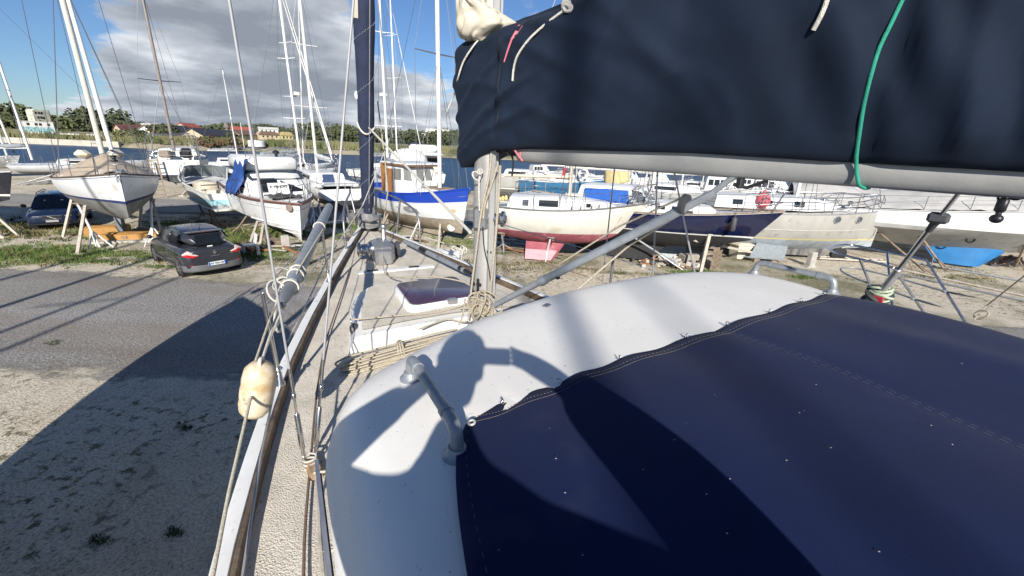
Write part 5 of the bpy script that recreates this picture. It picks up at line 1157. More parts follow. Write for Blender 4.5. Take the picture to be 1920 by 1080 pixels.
# ---- things on the ground under the boats
p = G(1385, 483); t = thing('storage_crate', 'white lidded plastic crate on the gravel by the navy yacht', 'crate', p, .25)
q = MB(); q.loft([[Vector((sx*a, sy*c_, z)) for sx, sy in ((-1, -1), (1, -1), (1, 1), (-1, 1))] for a, c_, z in ((.34, .26, 0), (.40, .31, .62))], caps=True); q.build('body', mat('cream_plastic', (.62, .58, .47), .6, var=.08), t)
q = MB(); q.bbox((0, 0, .66), (.88, .70, .08), .02); q.bbox((0, 0, .71), (.6, .45, .04), .01); q.build('lid', mat('cream_lid', (.66, .60, .47), .6, var=.1), t)
p = G(1432, 490); t = thing('steel_plate', 'bent sheet of pale steel propped on wooden blocks beside the crate', 'steel sheet', (p.x, p.y, .1), .1)
q = MB(); q.slab([(-.95, -.25, .12), (.75, -.3, .1), (1.75, .9, .98), (.1, .75, .95)], .03); q.slab([(-1.25, -.2, .16), (-.9, -.27, .125), (.75, -.32, .10), (.7, -.42, .06)], .03); q.build('sheet', mat('pale_steel', (.42, .46, .49), .4, .5, var=.12), t)
for x in (-.5, .35): q = MB(); q.bbox((x, -.1, -.02), (.28, .28, .2), .01); q.build('block', WOOD, t)
q = MB(); q.slab([(0, 0, 0), (.28, .03, -.06), (.42, .06, .2), (.3, .06, .46), (.1, .03, .36), (-.12, 0, .26)], .04); tag(q.build('broken_board', mat('pink_ply', (.48, .34, .26), .8, var=.2), loc=G(1440, 489)+Vector((.35, .35, .42))), 'torn piece of pinkish plywood leaning on the bent steel sheet', 'board')
# pallet
p = G(1340, 503); t = thing('pallet', 'dark wooden pallet standing on edge under the navy yacht', 'pallet', p, .9)
q = MB()
for z in (.06, .28, .5, .72, .94): q.box((0, -.06, z), (1.1, .02, .11)); q.box((0, .06, z), (1.1, .02, .11))
q.build('slats', WOOD, t)
for x in (-.5, 0, .5): q = MB(); q.box((x, 0, .5), (.09, .10, 1.0)); q.build('bearer', WOOD, t)
# red bag, boards, panel, pipes
q = MB(); q.ball((0, 0, .26), (.34, .28, .28), 14, 9); q.ball((-.2, .05, .5), (.16, .14, .2), 10, 7); q.tube([(.2, -.1, .5), (.3, -.1, .62), (.05, -.1, .6)], .03, 6)
o = q.build('bag', mat('red_bag', (.62, .035, .03), .6, var=.2, bump=.5, bscale=6), loc=G(1195, 480), smooth=60); tag(o, 'bright red bag on the ground under the navy yacht', 'bag')
q = MB(); q.slab([(-.3, 0, 0), (.3, 0, 0), (.34, .2, .9), (-.26, .2, .9)], .03); tag(q.build('board', PALEWOOD, loc=G(1170, 478)), 'pale plywood board standing next to the red bag', 'board')
q = MB(); q.slab([(-.6, 0, .1), (.6, -.05, .1), (.5, .3, .7), (-.55, .3, .75)], .03); tag(q.build('board', mat('grey_sheet', (.36, .39, .40), .6, var=.15), loc=G(1262, 488), rz=-.1), 'grey sheet leaning in the shade behind the flat headed stand', 'board')
q = MB(); q.bbox((0, 0, .2), (.8, .5, .4), .04); tag(q.build('box', mat('dull_box', (.34, .31, .26), .8, var=.2), loc=G(1290, 492), rz=.3), 'dusty box between the flat headed stand and the pallet', 'box')
rnd = random.Random(11)
def debris(label, spots, mats, name='debris'):
    mb = MB()
    for (px, py, n, spread, kind) in spots:
        c = G(px, py)
        for _ in range(n):
            p = c+Vector((rnd.uniform(-1, 1)*spread[0], rnd.uniform(-1, 1)*spread[1], 0)); a = rnd.uniform(-.5, .5) if kind == 'plank' else rnd.uniform(0, 6.28); mi = rnd.randrange(len(mats))
            if kind == 'plank': L = rnd.uniform(.5, 2.2); mb.bbox(p+Vector((0, 0, rnd.uniform(.03, .22))), (L, rnd.uniform(.06, .16), rnd.uniform(.03, .07)), .004, a+2.6, mi, rot=Matrix.Rotation(a+2.6, 3, 'Z') @ Matrix.Rotation(rnd.uniform(-.15, .15), 3, 'Y'))
            else: mb.bbox(p+Vector((0, 0, rnd.uniform(.02, .2))), (rnd.uniform(.06, .4), rnd.uniform(.06, .3), rnd.uniform(.04, .2)), .01, a, mi)
    return tag(mb.build(name, mats), label, kind='stuff')
debris('loose planks and scrap lying under the boats', [(715, 455, 26, (1.6, .9), 'plank'), (740, 470, 12, (1.2, .5), 'plank'), (965, 455, 30, (1.8, .9), 'plank'), (940, 445, 14, (1.0, .5), 'plank'), (1000, 478, 10, (.8, .3), 'plank'), (1230, 490, 22, (1.3, .5), 'bit'), (1250, 500, 16, (1.2, .4), 'bit'), (1295, 500, 12, (.7, .3), 'bit'), (510, 470, 12, (1.5, .6), 'plank'), (1860, 492, 30, (2.0, .9), 'bit'), (245, 450, 8, (1.2, .5), 'bit'), (1215, 486, 10, (.6, .3), 'bit')],
       [WOOD, PALEWOOD, mat('white_scrap', (.6, .6, .57), .8), DGREY, mat('rust_scrap', (.28, .13, .06), .9)])
q = MB(); q.bbox((0, 0, .25), (1.3, .03, .03), .005); q.bbox((0, 0, .02), (1.3, .03, .03), .005)
for x in (-.6, -.2, .2, .6): q.box((x, 0, .135), (.02, .02, .26))
tag(q.build('metal_frame', GALV, loc=G(955, 452)+Vector((0, .3, .2)), rz=-.3), 'low metal frame lying on the planks behind the mast', 'frame')
q = MB(); q.tube([G(930, 463)+Vector((0, 0, .05)), G(1022, 494)+Vector((0, 0, .05)), G(1100, 520)+Vector((0, 0, .03))], .03, 6); tag(q.build('pole', WOOD), 'long thin pole lying on the ground below the pink keel', 'pole')
q = MB(); q.tube([G(1120, 468)+Vector((0, 0, .06)), G(1280, 505)+Vector((0, 0, .06))], .03, 6); tag(q.build('pole', RUST), 'thin rusty pole lying on the gravel below the red bag', 'pole')
q = MB(); q.bbox((0, 0, .12), (1.5, .5, .18), .05); q.bbox((.1, .1, .22), (.9, .3, .12), .04); tag(q.build('rusty_scrap', RUST, loc=G(1425, 535), rz=-.2), 'rusty scrap iron on the gravel next to the grey handrail', 'scrap')
q = MB(); q.lathe((0, 0, .3), [(.3, -.1), (.36, -.08), (.36, .08), (.3, .1), (.12, .09)], 18, axis=(0, 1, .1)); tag(q.build('tyre', RUBBER, loc=G(1568, 487), smooth=40), 'old tyre leaning under the grey steel yacht', 'tyre')
t = thing('ladder', 'pale ladder lying flat under the grey steel yacht bow', 'ladder', G(1600, 492), -.05)
for y in (0, .42): q = MB(); q.beam((-1.6, y, .12), (1.6, y, .12), .05, .07); q.build('rail', PALEWOOD, t)
for i in range(8): q = MB(); x = -1.4+i*.4; q.beam((x, 0, .12), (x, .42, .12), .035, .035); q.build('rung', PALEWOOD, t)
# pipes laid along the right hand side
for i, (a, c, m_) in enumerate((((1700, 492), (2100, 560), GALV), ((1690, 508), (2050, 585), PALEWOOD), ((1690, 516), (2050, 596), GALV))):
    q = MB(); q.tube([G(*a)+Vector((0, 0, .05)), G(*c)+Vector((0, 0, .05))], .04, 6); tag(q.build('pipe', m_), ('thin pipe on the gravel furthest from us at the right', 'pale pole in the middle of the three lying at the right', 'pipe nearest us of the three lying at the right')[i], 'pipe')

# ---- marina and boats beyond, right of the mast
def small_boat(label, px, py, d, hdg, L, col, kind='cab', z=0.0, grp='boats in the marina', sh=1.6, mh=0, mm=None, cname='moored_boat', side=None, wl=.7):
    p = D(px, py, d); hx, hy = hdg; k = math.hypot(hx, hy); hx, hy = hx/k, hy/k
    t = thing(cname, label, 'boat', (p.x, p.y, z), math.atan2(hy, hx), grp)
    h = Hull(L, L*.31, (sh-.1, sh-.1, sh+.45), (.3, .2, .6), wl, tw=.8, rake=L*.1, n=16)
    h.mesh([(0, .1, 3), (1, 0, 1), (2, None, 3)]).build('hull', [col, WHITE, ANTI], t, smooth=35); h.deck().build('deck', WHITE2, t); h.rail(.03, .02).build('rub_rail', side or WHITE, t)
    if kind == 'cab':
        c = Cabin([(-L*.15, -L*.13, L*.11, L*.1, sh-.1, sh+1.0), (L*.12, L*.07, L*.1, L*.09, sh-.1, sh+1.0), (L*.2, L*.12, L*.07, L*.06, sh, sh+.9)]); c.mesh().build('cabin', WHITE, t, smooth=40)
        for sd in (1, -1):
            for i in range(3): x = lerp(-L*.12, L*.04, i/3); c.side_window(sd, x, x+L*.045, .45, .85).build('window', GLASS, t)
        for y0, y1 in ((-L*.05, -.03), (.03, L*.05)): c.front_window(y0, y1, .45, .9).build('window', GLASS, t)
    else:
        c = Cabin([(-L*.2, -L*.18, L*.1, L*.085, sh-.1, sh+.4), (L*.06, L*.04, L*.095, L*.08, sh-.1, sh+.42), (L*.22, L*.17, L*.05, L*.045, sh, sh+.25)]); c.mesh().build('cabin', WHITE, t, smooth=40)
        for sd in (1, -1): c.side_window(sd, -L*.15, L*.02, .3, .75).build('window', GLASS, t)
    if mh: mast(t, L*.05, sh+.3, mh, .08, .005, mm or ALUP, spreaders=(.5,), half=L*.1, base_half=L*.13, bow_x=L*.45, stern_x=-L*.45, zdeck=sh, boom=(L*.35, .8, mat('cream_sail', (.62, .56, .40), .8)) if kind == 'sail2' else (L*.35, .8, None))
    lifelines(t, h, .06, .88, 4, .55, DSTEEL)
    return t
GREYB = hull_mat('grey_boat_hull', (.40, .40, .38)); BLUEB = mat('teal_blue_hull', (.025, .13, .26), .5, var=.15, scale=2)
small_boat('grey hulled work boat with red markings, just right of the mast', 985, 340, 38, (.95, -.25), 9, GREYB, 'sail', sh=2.2, wl=1.0)
small_boat('blue hulled boat with a life ring on its rail behind the cream mast', 1070, 345, 36, (.97, -.1), 8.5, BLUEB, 'sail', sh=2.1, wl=.9, mh=9)
small_boat('white cabin boat with three bright windows behind the yellow sail', 1165, 335, 44, (.8, -.6), 8, WHITE, 'cab', sh=2.0, wl=.9)
small_boat('grey boat with black clutter on deck under the boom', 1265, 350, 32, (.9, -.4), 8.5, GREYB, 'sail', sh=2.1, wl=1.0, mh=9)
small_boat('white boat beyond the end of the vang tube', 1350, 350, 38, (.9, -.3), 8, WHITE, 'cab', sh=1.9, wl=.9)
small_boat('grey boat with round ports behind the navy yacht bow', 1395, 385, 24, (.95, -.3), 8, mat('mid_grey_hull', (.22, .23, .24), .6, var=.15), 'sail', sh=2.1, wl=1.0)
small_boat('white boat with a maroon cabin top under the middle of the boom', 1440, 358, 40, (.85, -.4), 8, WHITE2, 'cab', sh=1.9, mh=9)
small_boat('white sloop with yellow gear on deck, right of the maroon topped boat', 1490, 365, 34, (.9, -.3), 8.5, WHITE, 'sail2', sh=2.1, wl=1.0, mh=10)
small_boat('white yacht under the boom near the green rope', 1580, 368, 36, (.9, -.35), 9, WHITE, 'sail', sh=2.3, wl=1.0, mh=10)
small_boat('pale boat in the back row left of the yellow sail', 1010, 322, 60, (.9, .3), 8, WHITE, 'cab', z=-.4, sh=1.5)
small_boat('white boat in the back row between two masts', 1095, 325, 58, (.9, -.2), 8, WHITE2, 'sail', z=-.4, sh=1.5, mh=9)
small_boat('white boat in the back row above the vang', 1230, 335, 56, (.9, -.3), 8.5, WHITE, 'cab', z=-.4, sh=1.5)
small_boat('white boat in the back row right of the vang end', 1310, 340, 52, (.9, -.3), 8, WHITE, 'sail', z=-.4, sh=1.6, mh=9)
small_boat('cream boat in the back row far right', 1400, 345, 55, (.9, -.3), 8, CREAM, 'cab', z=-.4, sh=1.6)
small_boat('white motor boat with open cockpit beyond the navy yacht wheelhouse', 1530, 352, 50, (.9, -.3), 9, WHITE, 'cab', z=0, sh=1.8)
small_boat('white boat in the back row under the green rope', 1640, 360, 50, (.9, -.35), 9, WHITE, 'sail', z=0, sh=1.9)
tp = MB(); P = [[D(lerp(1133, 1180, i/8), lerp(316, 340, k/8)+(6 if False else 0)+ (1-i/8)*k/8*14, 31-.4*math.sin(PI*i/8)) for k in range(9)] for i in range(9)]; tp.grid(P); o = tp.build('sail', mat('yellow_sail', (.58, .48, .24), .8, var=.12, bump=.3, bscale=3), smooth=60); o.modifiers.new('t', 'SOLIDIFY').thickness = .03; tag(o, 'yellowish sail hung out to dry behind the red bottomed sloop', 'sail')
q = MB(); q.torus(D(1094, 326, 34.6), .33, .09, axis=(0, 1, 0), n=18, m=8); tag(q.build('life_ring', WHITEPAINT, smooth=60), 'white life ring on the rail of the blue hulled boat', 'life ring')
q = MB(); P = [[D(1058+i*1.5-k*.7, 312+k*2.8, 30+.08*math.sin(i+k)) for k in range(9)] for i in range(5)]; q.grid(P); o = q.build('flag', mat('red_flag', (.6, .03, .03), .7, var=.15), smooth=60); o.modifiers.new('t', 'SOLIDIFY').thickness = .02; tag(o, 'red flag hanging by the cream mast', 'flag')
print('fleet2 ok')
# ================================================================= the yacht we stand on
YA = math.radians(28); MX, MY = -.205, 2.85
own = thing('sailing_yacht', 'the white yacht we stand on, with doghouse, aluminium mast and sand coloured side deck', 'sailboat', (MX, MY, 0), math.atan2(math.cos(YA), -math.sin(YA)))
def Yw(u, v, z): return Vector((MX - math.sin(YA)*u + math.cos(YA)*v, MY + math.cos(YA)*u + math.sin(YA)*v, z))
def Yl(u, v, z): return Vector((u, -v, z))
def O(p): return Lc(own, p)
class OwnHull(Hull):
    TAB = [(-6.2, 1.25), (-4.5, 1.5), (-2.6, 1.61), (-1.1, 1.58), (-.5, 1.505), (0, 1.43), (.57, 1.325), (1.35, 1.14), (2.1, .94), (2.6, .82), (3.5, .57), (4.4, .31), (5.0, .13), (5.4, .02)]
    def hb(s, u):
        x = -6.2+11.6*u
        for (a, b), (c, d) in zip(s.TAB, s.TAB[1:]):
            if x <= c+1e-6: return lerp(b, d, (x-a)/(c-a))
        return .02
    def pt(s, u, z, side): p = Hull.pt(s, u, z, side); p.x -= .4; return p
OH = OwnHull(11.6, 3.2, (3.02, 3.10, 3.24), (1.9, 1.15, 1.7), 1.95, rake=1.4, srake=.3, pm=2.5, qm=1.6, pb=1.4, qb=1.1, n=40, bulwark=.045)
OWNW = mat('own_white_topsides', (.66, .66, .64), .45, var=.08, scale=3, streak=True, dirt=((.42, .39, .34), 3, .6, .2))
OH.mesh([(0, .97, 1), (0, .05, 6), (1, 0, 1), (2, None, 5)]).build('hull', [OWNW, NAVYH, ANTI], own, smooth=35)
SAND = mat('sand_nonskid_deck', (.66, .61, .52), .9, var=.14, scale=5, bump=.55, bscale=130, dirt=((.24, .20, .15), 70, .635, .06))
SAND.node_tree.nodes['Principled BSDF'].inputs['Specular IOR Level'].default_value = .2
OH.deck(camber=.03, inset=.0).build('deck', SAND, own)
def zdeck(u_):   # deck height at local x
    t = (u_+6.2)/11.6; return OH.zs(t)-.045
CAPW = mat('worn_white_cap', (.74, .74, .72), .5, var=.06, scale=6, dirt=((.42, .40, .36), 22, .63, .12))
BRT = mat('brown_toe_rail', (.13, .095, .065), .75, var=.4, scale=9, bump=.3, bscale=40)
for sd in (1, -1):
    us = [i/60 for i in range(61)]
    ob = [OH.pt(u, OH.zs(u), sd) for u in us]
    def off(p, d, dz): return Vector((p.x, p.y-sd*min(d, abs(p.y)*.95), p.z+dz))
    q = MB(); q.loft([[off(p, -.015, -.03), off(p, -.015, .022), off(p, .004, .03), off(p, .052, .03), off(p, .056, .02), off(p, .056, -.10)] for p in ob], caps=True); q.build('cap_rail', CAPW, own, smooth=40)
    q = MB(); q.loft([[off(p, .058, -.06), off(p, .058, .022), off(p, .062, .026), off(p, .078, .026), off(p, .082, .022), off(p, .082, -.06)] for p in ob], caps=True); q.build('toe_rail', BRT, own, smooth=40)
fin(-2.6, 1.2, 1.35, -2.2, .6, .05, .45).build('keel', ANTI, own, smooth=40)
# ---- doghouse roof
DOGW = mat('doghouse_white', (.79, .77, .725), .45, var=.05, scale=2.2, bump=.07, bscale=220, dirt=((.34, .34, .33), 80, .685, .05), coat=.05)
_front = [(-1.13, -1.62), (-1.125, -1.38), (-1.09, -1.22), (-1.0, -1.10), (-.84, -1.0), (-.65, -.905), (-.42, -.80), (-.2, -.735), (.1, -.67), (.45, -.64), (.85, -.655), (1.15, -.71), (1.38, -.82), (1.53, -.96), (1.60, -1.15), (1.62, -1.4)]
outl = spline([(v, u, 0) for v, u in _front], 4); outl = [(p.x, p.y) for p in outl]
back = -3.7
outl = [(-1.16, back), (-1.155, -3.2), (-1.15, -2.6), (-1.14, -2.1)] + outl + [(1.62, -2.1), (1.62, -2.8), (1.62, back)]
def inset(v, u, d):
    cv = max(-.55, min(.75, v)); cu = min(-1.75, u-.3) if u > -1.75 else u
    x, y = cv-v, cu-u; L = math.hypot(x, y) or 1; d = min(d, L)
    return v+x/L*d, u+y/L*d
def tilt(v): return .038*(v+1.1)
def roof_z(e): return 3.785 + .13*(1-math.exp(-e/.055))*.72 + .046*(1-math.exp(-e/.55))
mb = MB(); rings = []
for e, z in ((-.05, 3.03), (-.02, 3.60), (-.03, 3.66), (-.028, 3.69), (-.01, 3.735), (.012, roof_z(.0)-.012), (.03, roof_z(.02)), (.06, roof_z(.05)), (.10, roof_z(.10)), (.16, roof_z(.16)), (.25, roof_z(.25)), (.38, roof_z(.38)), (.55, roof_z(.55)), (.8, roof_z(.8)), (1.05, roof_z(1.05)), (1.4, roof_z(1.3))):
    r = []
    for v, u in outl:
        vv, uu = inset(v, u, e) if e > 0 else (v + (v-.15)/1.3*(-e)*.9, u + (-e if u > -1.2 else 0))
        r.append(Yl(uu, vv, z+(tilt(vv) if z > 3.3 else 0)))
    rings.append(r)
mb.loft(rings, closed=False)
mb.build('doghouse', DOGW, own, smooth=50)
def dome(v, u):
    # nearest outline distance, then the same profile
    e = 9
    for (a, b), (c, d) in zip(outl, outl[1:]):
        dx, dy = c-a, d-b; t = max(0, min(1, ((v-a)*dx+(u-b)*dy)/(dx*dx+dy*dy+1e-9))); e = min(e, math.hypot(v-a-dx*t, u-b-dy*t))
    return roof_z(e)+tilt(v)
# long side windows and rail of the doghouse
q = MB(); q.box(Yl(-2.3, -1.170, 3.42), (2.2, .012, .22)); q.build('side_window', GLASS, own)
q = MB(); q.box(Yl(-2.3, -1.176, 3.545), (2.3, .014, .02)); q.box(Yl(-2.3, -1.176, 3.295), (2.3, .014, .02)); q.build('window_trim', ALU, own)
q = MB(); q.tube([Yl(-.75, -1.185, 3.20), Yl(-1.2, -1.2, 3.21), Yl(-2.4, -1.205, 3.21), Yl(-3.6, -1.21, 3.21)], .009, 6)
for u in (-.8, -1.25, -1.7, -2.15, -2.6): q.tube([Yl(u, -1.15, 3.20), Yl(u, -1.2, 3.21)], .008, 5)
q.build('grab_rail', PALEWOOD, own)
# little things on the roof: plate, screw, stain
q = MB(); q.bbox(Yl(-.93, -.06, dome(-.06, -.93)+.004), (.03, .045, .008), .003, rz=.5); q.build('roof_fitting', DSTEEL, own)
PIPE = mat('grey_pipe', (.30, .325, .35), .42, .35, var=.15, scale=14, bump=.12, bscale=90)
def handrail(name, feet, label=None):
    """bent tube on two flanged feet; feet: [(u, v)] on the roof"""
    h = .085; (u0, v0), (u1, v1) = feet; a = Yl(u0, v0, dome(v0, u0)); b = Yl(u1, v1, dome(v1, u1)); d = (b-a).normalized(); z = Vector((0, 0, 1))
    q = MB(); q.tube([a+z*h+d*.075, b+z*h-d*.075], .0168, 14); o = q.build(name, PIPE, own, smooth=60)
    for p, s in ((a, 1), (b, -1)):
        e = MB(); pts = spline([p+z*.004, p+z*.035, p+z*(h-.012)+d*s*.012, p+z*h+d*s*.045, p+z*h+d*s*.085], 5); e.tube(pts, [.0182]*len(pts), 14); e.tube([p+z*h+d*s*.07, p+z*h+d*s*.092], .0208, 14); e.build('elbow', PIPE, o, smooth=60)
        e = MB(); e.lathe(p-z*.006, [(.040, 0), (.040, .010), (.030, .017), (.024, .035)], 18); e.build('flange', PIPE, o, smooth=50)
    return o
handrail('handrail', ((-1.30, -.845), (-1.735, -.835)))
handrail('handrail', ((-1.02, 1.45), (-1.46, 1.48)))
# ---- foredeck trunk, hatch, locker lid
tr = Cabin([(.58, .60, .92, .83, 3.0, 3.215), (1.2, 1.2, .83, .74, 3.0, 3.235), (1.95, 1.72, .70, .56, 3.05, 3.235)], .035, .04); tr.mesh().build('coachroof', CAPW, own, smooth=30)
q = MB(); P = []
for i in range(9):
    x = lerp(.66, 1.66, i/8); w_, z_ = tr.at(x, 1.0); P.append([(x, w_*.92*k, 3.255+.035*(1-k*k)-.01+.012*(i/8)) for k in (-1, -.5, 0, .5, 1)])
q.grid(P); q.build('coachroof_deck', SAND, own)
hc = [(.80, -.33), (1.47, -.33), (1.52, .34), (.86, .38)]
ctr = Vector((1.16, .02)); HZ = 3.272
def hr(k, z): 
    out = []
    pts = [Vector(p) for p in hc]
    for i in range(4):
        p = pts[i]; a = pts[i-1]; b = pts[(i+1) % 4]
        for t in (.88, .97): 
            pass
        for w_ in ((a-p).normalized()*.07, ((a-p).normalized()+(b-p).normalized())*.022, (b-p).normalized()*.07):
            r = ctr+(p+w_-ctr)*k; out.append(Yl(r.x, r.y, z))
    return out
q = MB(); q.loft([hr(1.07, 3.24), hr(1.05, HZ), hr(1.0, HZ+.055), hr(.985, HZ+.06), hr(.95, HZ+.058)], caps=True); ho = q.build('deck_hatch', CAPW, own, smooth=40)
q = MB(); q.loft([hr(.948, HZ+.0585), hr(.948, HZ+.066), hr(.935, HZ+.069)], caps=True); q.build('hatch_pane', glass('purple_acrylic', (.075, .045, .085), .3), ho, smooth=30)
q = MB(); q.bbox(Yl(.83, .06, HZ+.05), (.06, .10, .05), .01); q.build('hatch_latch', ALU, ho)
q = MB(); q.bbox(Yl(2.55, -.05, zdeck(2.55)+.035), (.10, .95, .02), .006); o = q.build('locker_edge', CAPW, own)
for v in (-.35, .16): q = MB(); q.bbox(Yl(2.55, v, zdeck(2.55)+.053), (.035, .13, .014), .005); q.build('hinge', BLACK, o)
# windlass
w0 = Yl(3.05, -.13, zdeck(3.05)); q = MB(); q.bbox(w0+Vector((0, 0, .15)), (.42, .26, .28), .05); q.bbox(w0+Vector((-.16, .02, .12)), (.22, .22, .22), .03); wo = q.build('windlass', mat('dull_chrome', (.50, .50, .50), .32, .75, var=.15, scale=20), own, smooth=40)
q = MB(); q.lathe(w0+Vector((.05, .13, .17)), [(.10, 0), (.10, .03), (.075, .05), (.075, .12), (.10, .14), (.10, .17), (.03, .18)], 18, axis=(0, 1, 0)); q.build('drum', STEEL, wo, smooth=40)
q = MB(); q.lathe(w0+Vector((.05, -.13, .15)), [(.11, 0), (.11, .03), (.08, .05), (.11, .08), (.11, .10), (.03, .11)], 18, axis=(0, -1, 0)); q.build('gypsy', DGREY, wo, smooth=40)
q = MB(); q.tube([w0+Vector((.1, -.05, .28)), w0+Vector((.14, -.06, .42))], .03, 8); q.ball(w0+Vector((.14, -.06, .44)), .045, 10, 7); q.build('brake_lever', DSTEEL, wo)
# pulpit, bow roller
q = MB(); bz = 3.2
for sd in (1, -1):
    q.tube(spline([Yl(3.55, sd*.52, bz-.05), Yl(3.62, sd*.52, 3.62), Yl(4.1, sd*.42, 3.78), Yl(4.9, sd*.25, 3.84), Yl(5.35, sd*.2, 3.84)], 6), .016, 8); q.tube([Yl(5.0, sd*.14, bz), Yl(5.2, sd*.22, 3.84)], .016, 8); q.tube([Yl(4.3, sd*.34, bz), Yl(4.2, sd*.40, 3.79)], .016, 8)
q.build('pulpit', DSTEEL, own, smooth=60)
q = MB(); q.bbox(Yl(5.25, .08, 3.27), (.6, .14, .08), .02); q.lathe(Yl(5.5, .01, 3.33), [(.05, 0), (.035, .05), (.035, .09), (.05, .14)], 12, axis=(0, -1, 0)); q.build('bow_roller', DSTEEL, own)
# stanchions and guard wires on the port side
def stanchion(u, h=.62, lean=0.0):
    b = OH.hb((u+6.2)/11.6)-.05; p = Yl(u, -b, zdeck(u)+.10); q = MB(); q.tube([p, p+Vector((0, .02, h))], .0125, 10); q.lathe(p-Vector((0, 0, .02)), [(.03, 0), (.03, .015), (.02, .03), (.018, .09), (.014, .095)], 14); q.torus(p+Vector((0, .0, .10)), .022, .006, n=12, m=6)
    o = q.build('stanchion', STEEL, own, smooth=50); return p+Vector((0, .02, h))
s1 = stanchion(.205); s2 = stanchion(2.2)
pu = Yl(3.62, -.52, 3.62)
for k in (0, .3):
    dz = Vector((0, 0, -k)); q = MB(); q.tube([pu+dz*.8, s2+dz, s1+dz], .0045, 6); q.build('guard_wire', LWIRE, own)
q = MB(); q.tube([O(D(520, 705, 2.30)), O(D(488, 860, 1.72)), O(D(452, 1100, 1.26))], .0055, 6); q.build('guard_wire', LWIRE, own)
# starboard stanchions as well
for u in (1.9, .2, -1.9):
    b = OH.hb((u+6.2)/11.6)-.05; p = Yl(u, b, zdeck(u)+.1); q = MB(); q.tube([p, p+Vector((0, 0, .62))], .0125, 8); q.build('stanchion', DSTEEL, own)
q = MB(); q.tube([Yl(3.62, .52, 3.6), Yl(1.9, OH.hb(8.1/11.6)-.05, zdeck(1.9)+.72), Yl(.2, OH.hb(6.4/11.6)-.05, zdeck(.2)+.72), Yl(-1.9, OH.hb(4.3/11.6)-.05, zdeck(-1.9)+.72)], .0045, 5); q.build('guard_wire', LWIRE, own)
# ---- mast
MASTM = mat('grey_anodised_mast', (.47, .46, .44), .5, .35, var=.16, scale=5, streak=True, bump=.05, bscale=40, dirt=((.26, .25, .23), 8, .62, .2))
def mast_ring(z, k=1.0): return [Yl(.095*k*math.cos(a), .068*k*math.sin(a), z) for a in [2*PI*i/20 for i in range(20)]]
q = MB(); q.loft([mast_ring(3.0), mast_ring(3.3), mast_ring(5.0), mast_ring(12), mast_ring(15, .7)], caps=True); q.box(Yl(-.10, 0, 7.5), (.03, .035, 9.0)); q.box(Yl(-.055, .052, 6), (.02, .02, 6)); mo = q.build('mast', MASTM, own, smooth=40)
q = MB(); q.bbox(Yl(-.02, 0, 3.22), (.30, .24, .10), .03); q.bbox(Yl(0, 0, 3.1), (.40, .34, .16), .03); q.build('mast_step', DSTEEL, mo)
for f, hh in ((.4, .95), (.72, .75)):
    q = MB(); z = 3+12*f; q.tube([Yl(-.1, -hh, z), Yl(0, 0, z), Yl(-.1, hh, z)], [.02, .03, .02], 8); q.build('spreader', MASTM, mo)
CH = mat('winch_chrome', (.55, .55, .55), .2, 1.0, var=.12, scale=20)
wp = O(D(918, 409, 2.80)); ax = Yl(-.62, .78, 0).normalized(); q = MB(); q.bbox(wp-ax*.05, (.10, .12, .15), .015, rot=Matrix.Rotation(math.atan2(ax.y, ax.x), 3, 'Z')); q.build('winch_pad', DSTEEL, mo)
q = MB(); q.lathe(wp, [(.055, -.02), (.055, .0), (.04, .012), (.036, .05), (.040, .075), (.052, .082), (.052, .10), (.03, .106), (.024, .112), (.01, .112)], 24, axis=ax); q.build('winch', CH, mo, smooth=40)
q = MB(); cp = O(D(884, 541, 2.79)); q.bbox(cp+Vector((0, 0, .0)), (.018, .018, .15), .006); q.bbox(cp+Vector((.012, -.012, .03)), (.03, .03, .022), .004); q.bbox(cp+Vector((.012, -.012, -.03)), (.03, .03, .022), .004); q.build('cleat', BLACK, mo)
q = MB(); cp = O(D(896, 543, 2.76)); q.bbox(cp, (.018, .018, .16), .006); q.bbox(cp+Vector((.012, -.012, .03)), (.03, .03, .022), .004); q.build('cleat', BLACK, mo)
q = MB(); q.bbox(O(D(918, 455, 2.80)), (.03, .03, .16), .008); q.build('mast_track', DSTEEL, mo); q = MB(); q.ball(O(D(918, 472, 2.77)), .022, 10, 8); q.build('block', DGREY, mo)
# ---- boom, vang
BO = Vector((-.05, 2.79, 0)); BD = Vector((.806, -.594, 0)).normalized(); BN = Vector((-BD.y*-1*-1, 0, 0)); BN = Vector((BD.y, -BD.x, 0)) * 1.0   # side of the boom facing us
if BN.dot(-BO) < 0: BN = -BN
def PB(px, py, off=0.0):
    """point where a sight line meets the upright plane of the boom, shifted towards us by off"""
    d = ray(px, py); t = (BN.dot(BO)+off - BN.dot(Vector((0, 0, 0))))/BN.dot(d)
    return CAM + d*t
def BT(p): return (p-BO).dot(BD)
def BP(t, z, off=0.0): p = BO + BD*t + BN*off; return Vector((p.x, p.y, z))
zb0 = PB(968, 303).z+.085; zb1 = PB(1915, 372).z+.085
BOOM = mat('boom_aluminium', (.33, .33, .32), .45, .2, var=.08, scale=6, bump=.04, bscale=60)
def bz_(t): return lerp(zb0, zb1, t/BT(PB(1915, 372)))
q = MB(); q.loft([[O(BP(t, bz_(t)+.088*math.sin(a), .052*math.cos(a))) for a in [2*PI*i/18 for i in range(18)]] for t in (.08, .5, 1.5, 3.0, 4.4)], caps=True); bo = q.build('boom', BOOM, own, smooth=50)
q = MB(); q.bbox(O(BP(.04, bz_(0)+.03)), (.12, .10, .16), .02, rz=1); q.tube([O(BP(-.06, bz_(0)+.02)), O(BP(.1, bz_(0)+.02))], .03, 8); q.build('gooseneck', BLACK, bo)
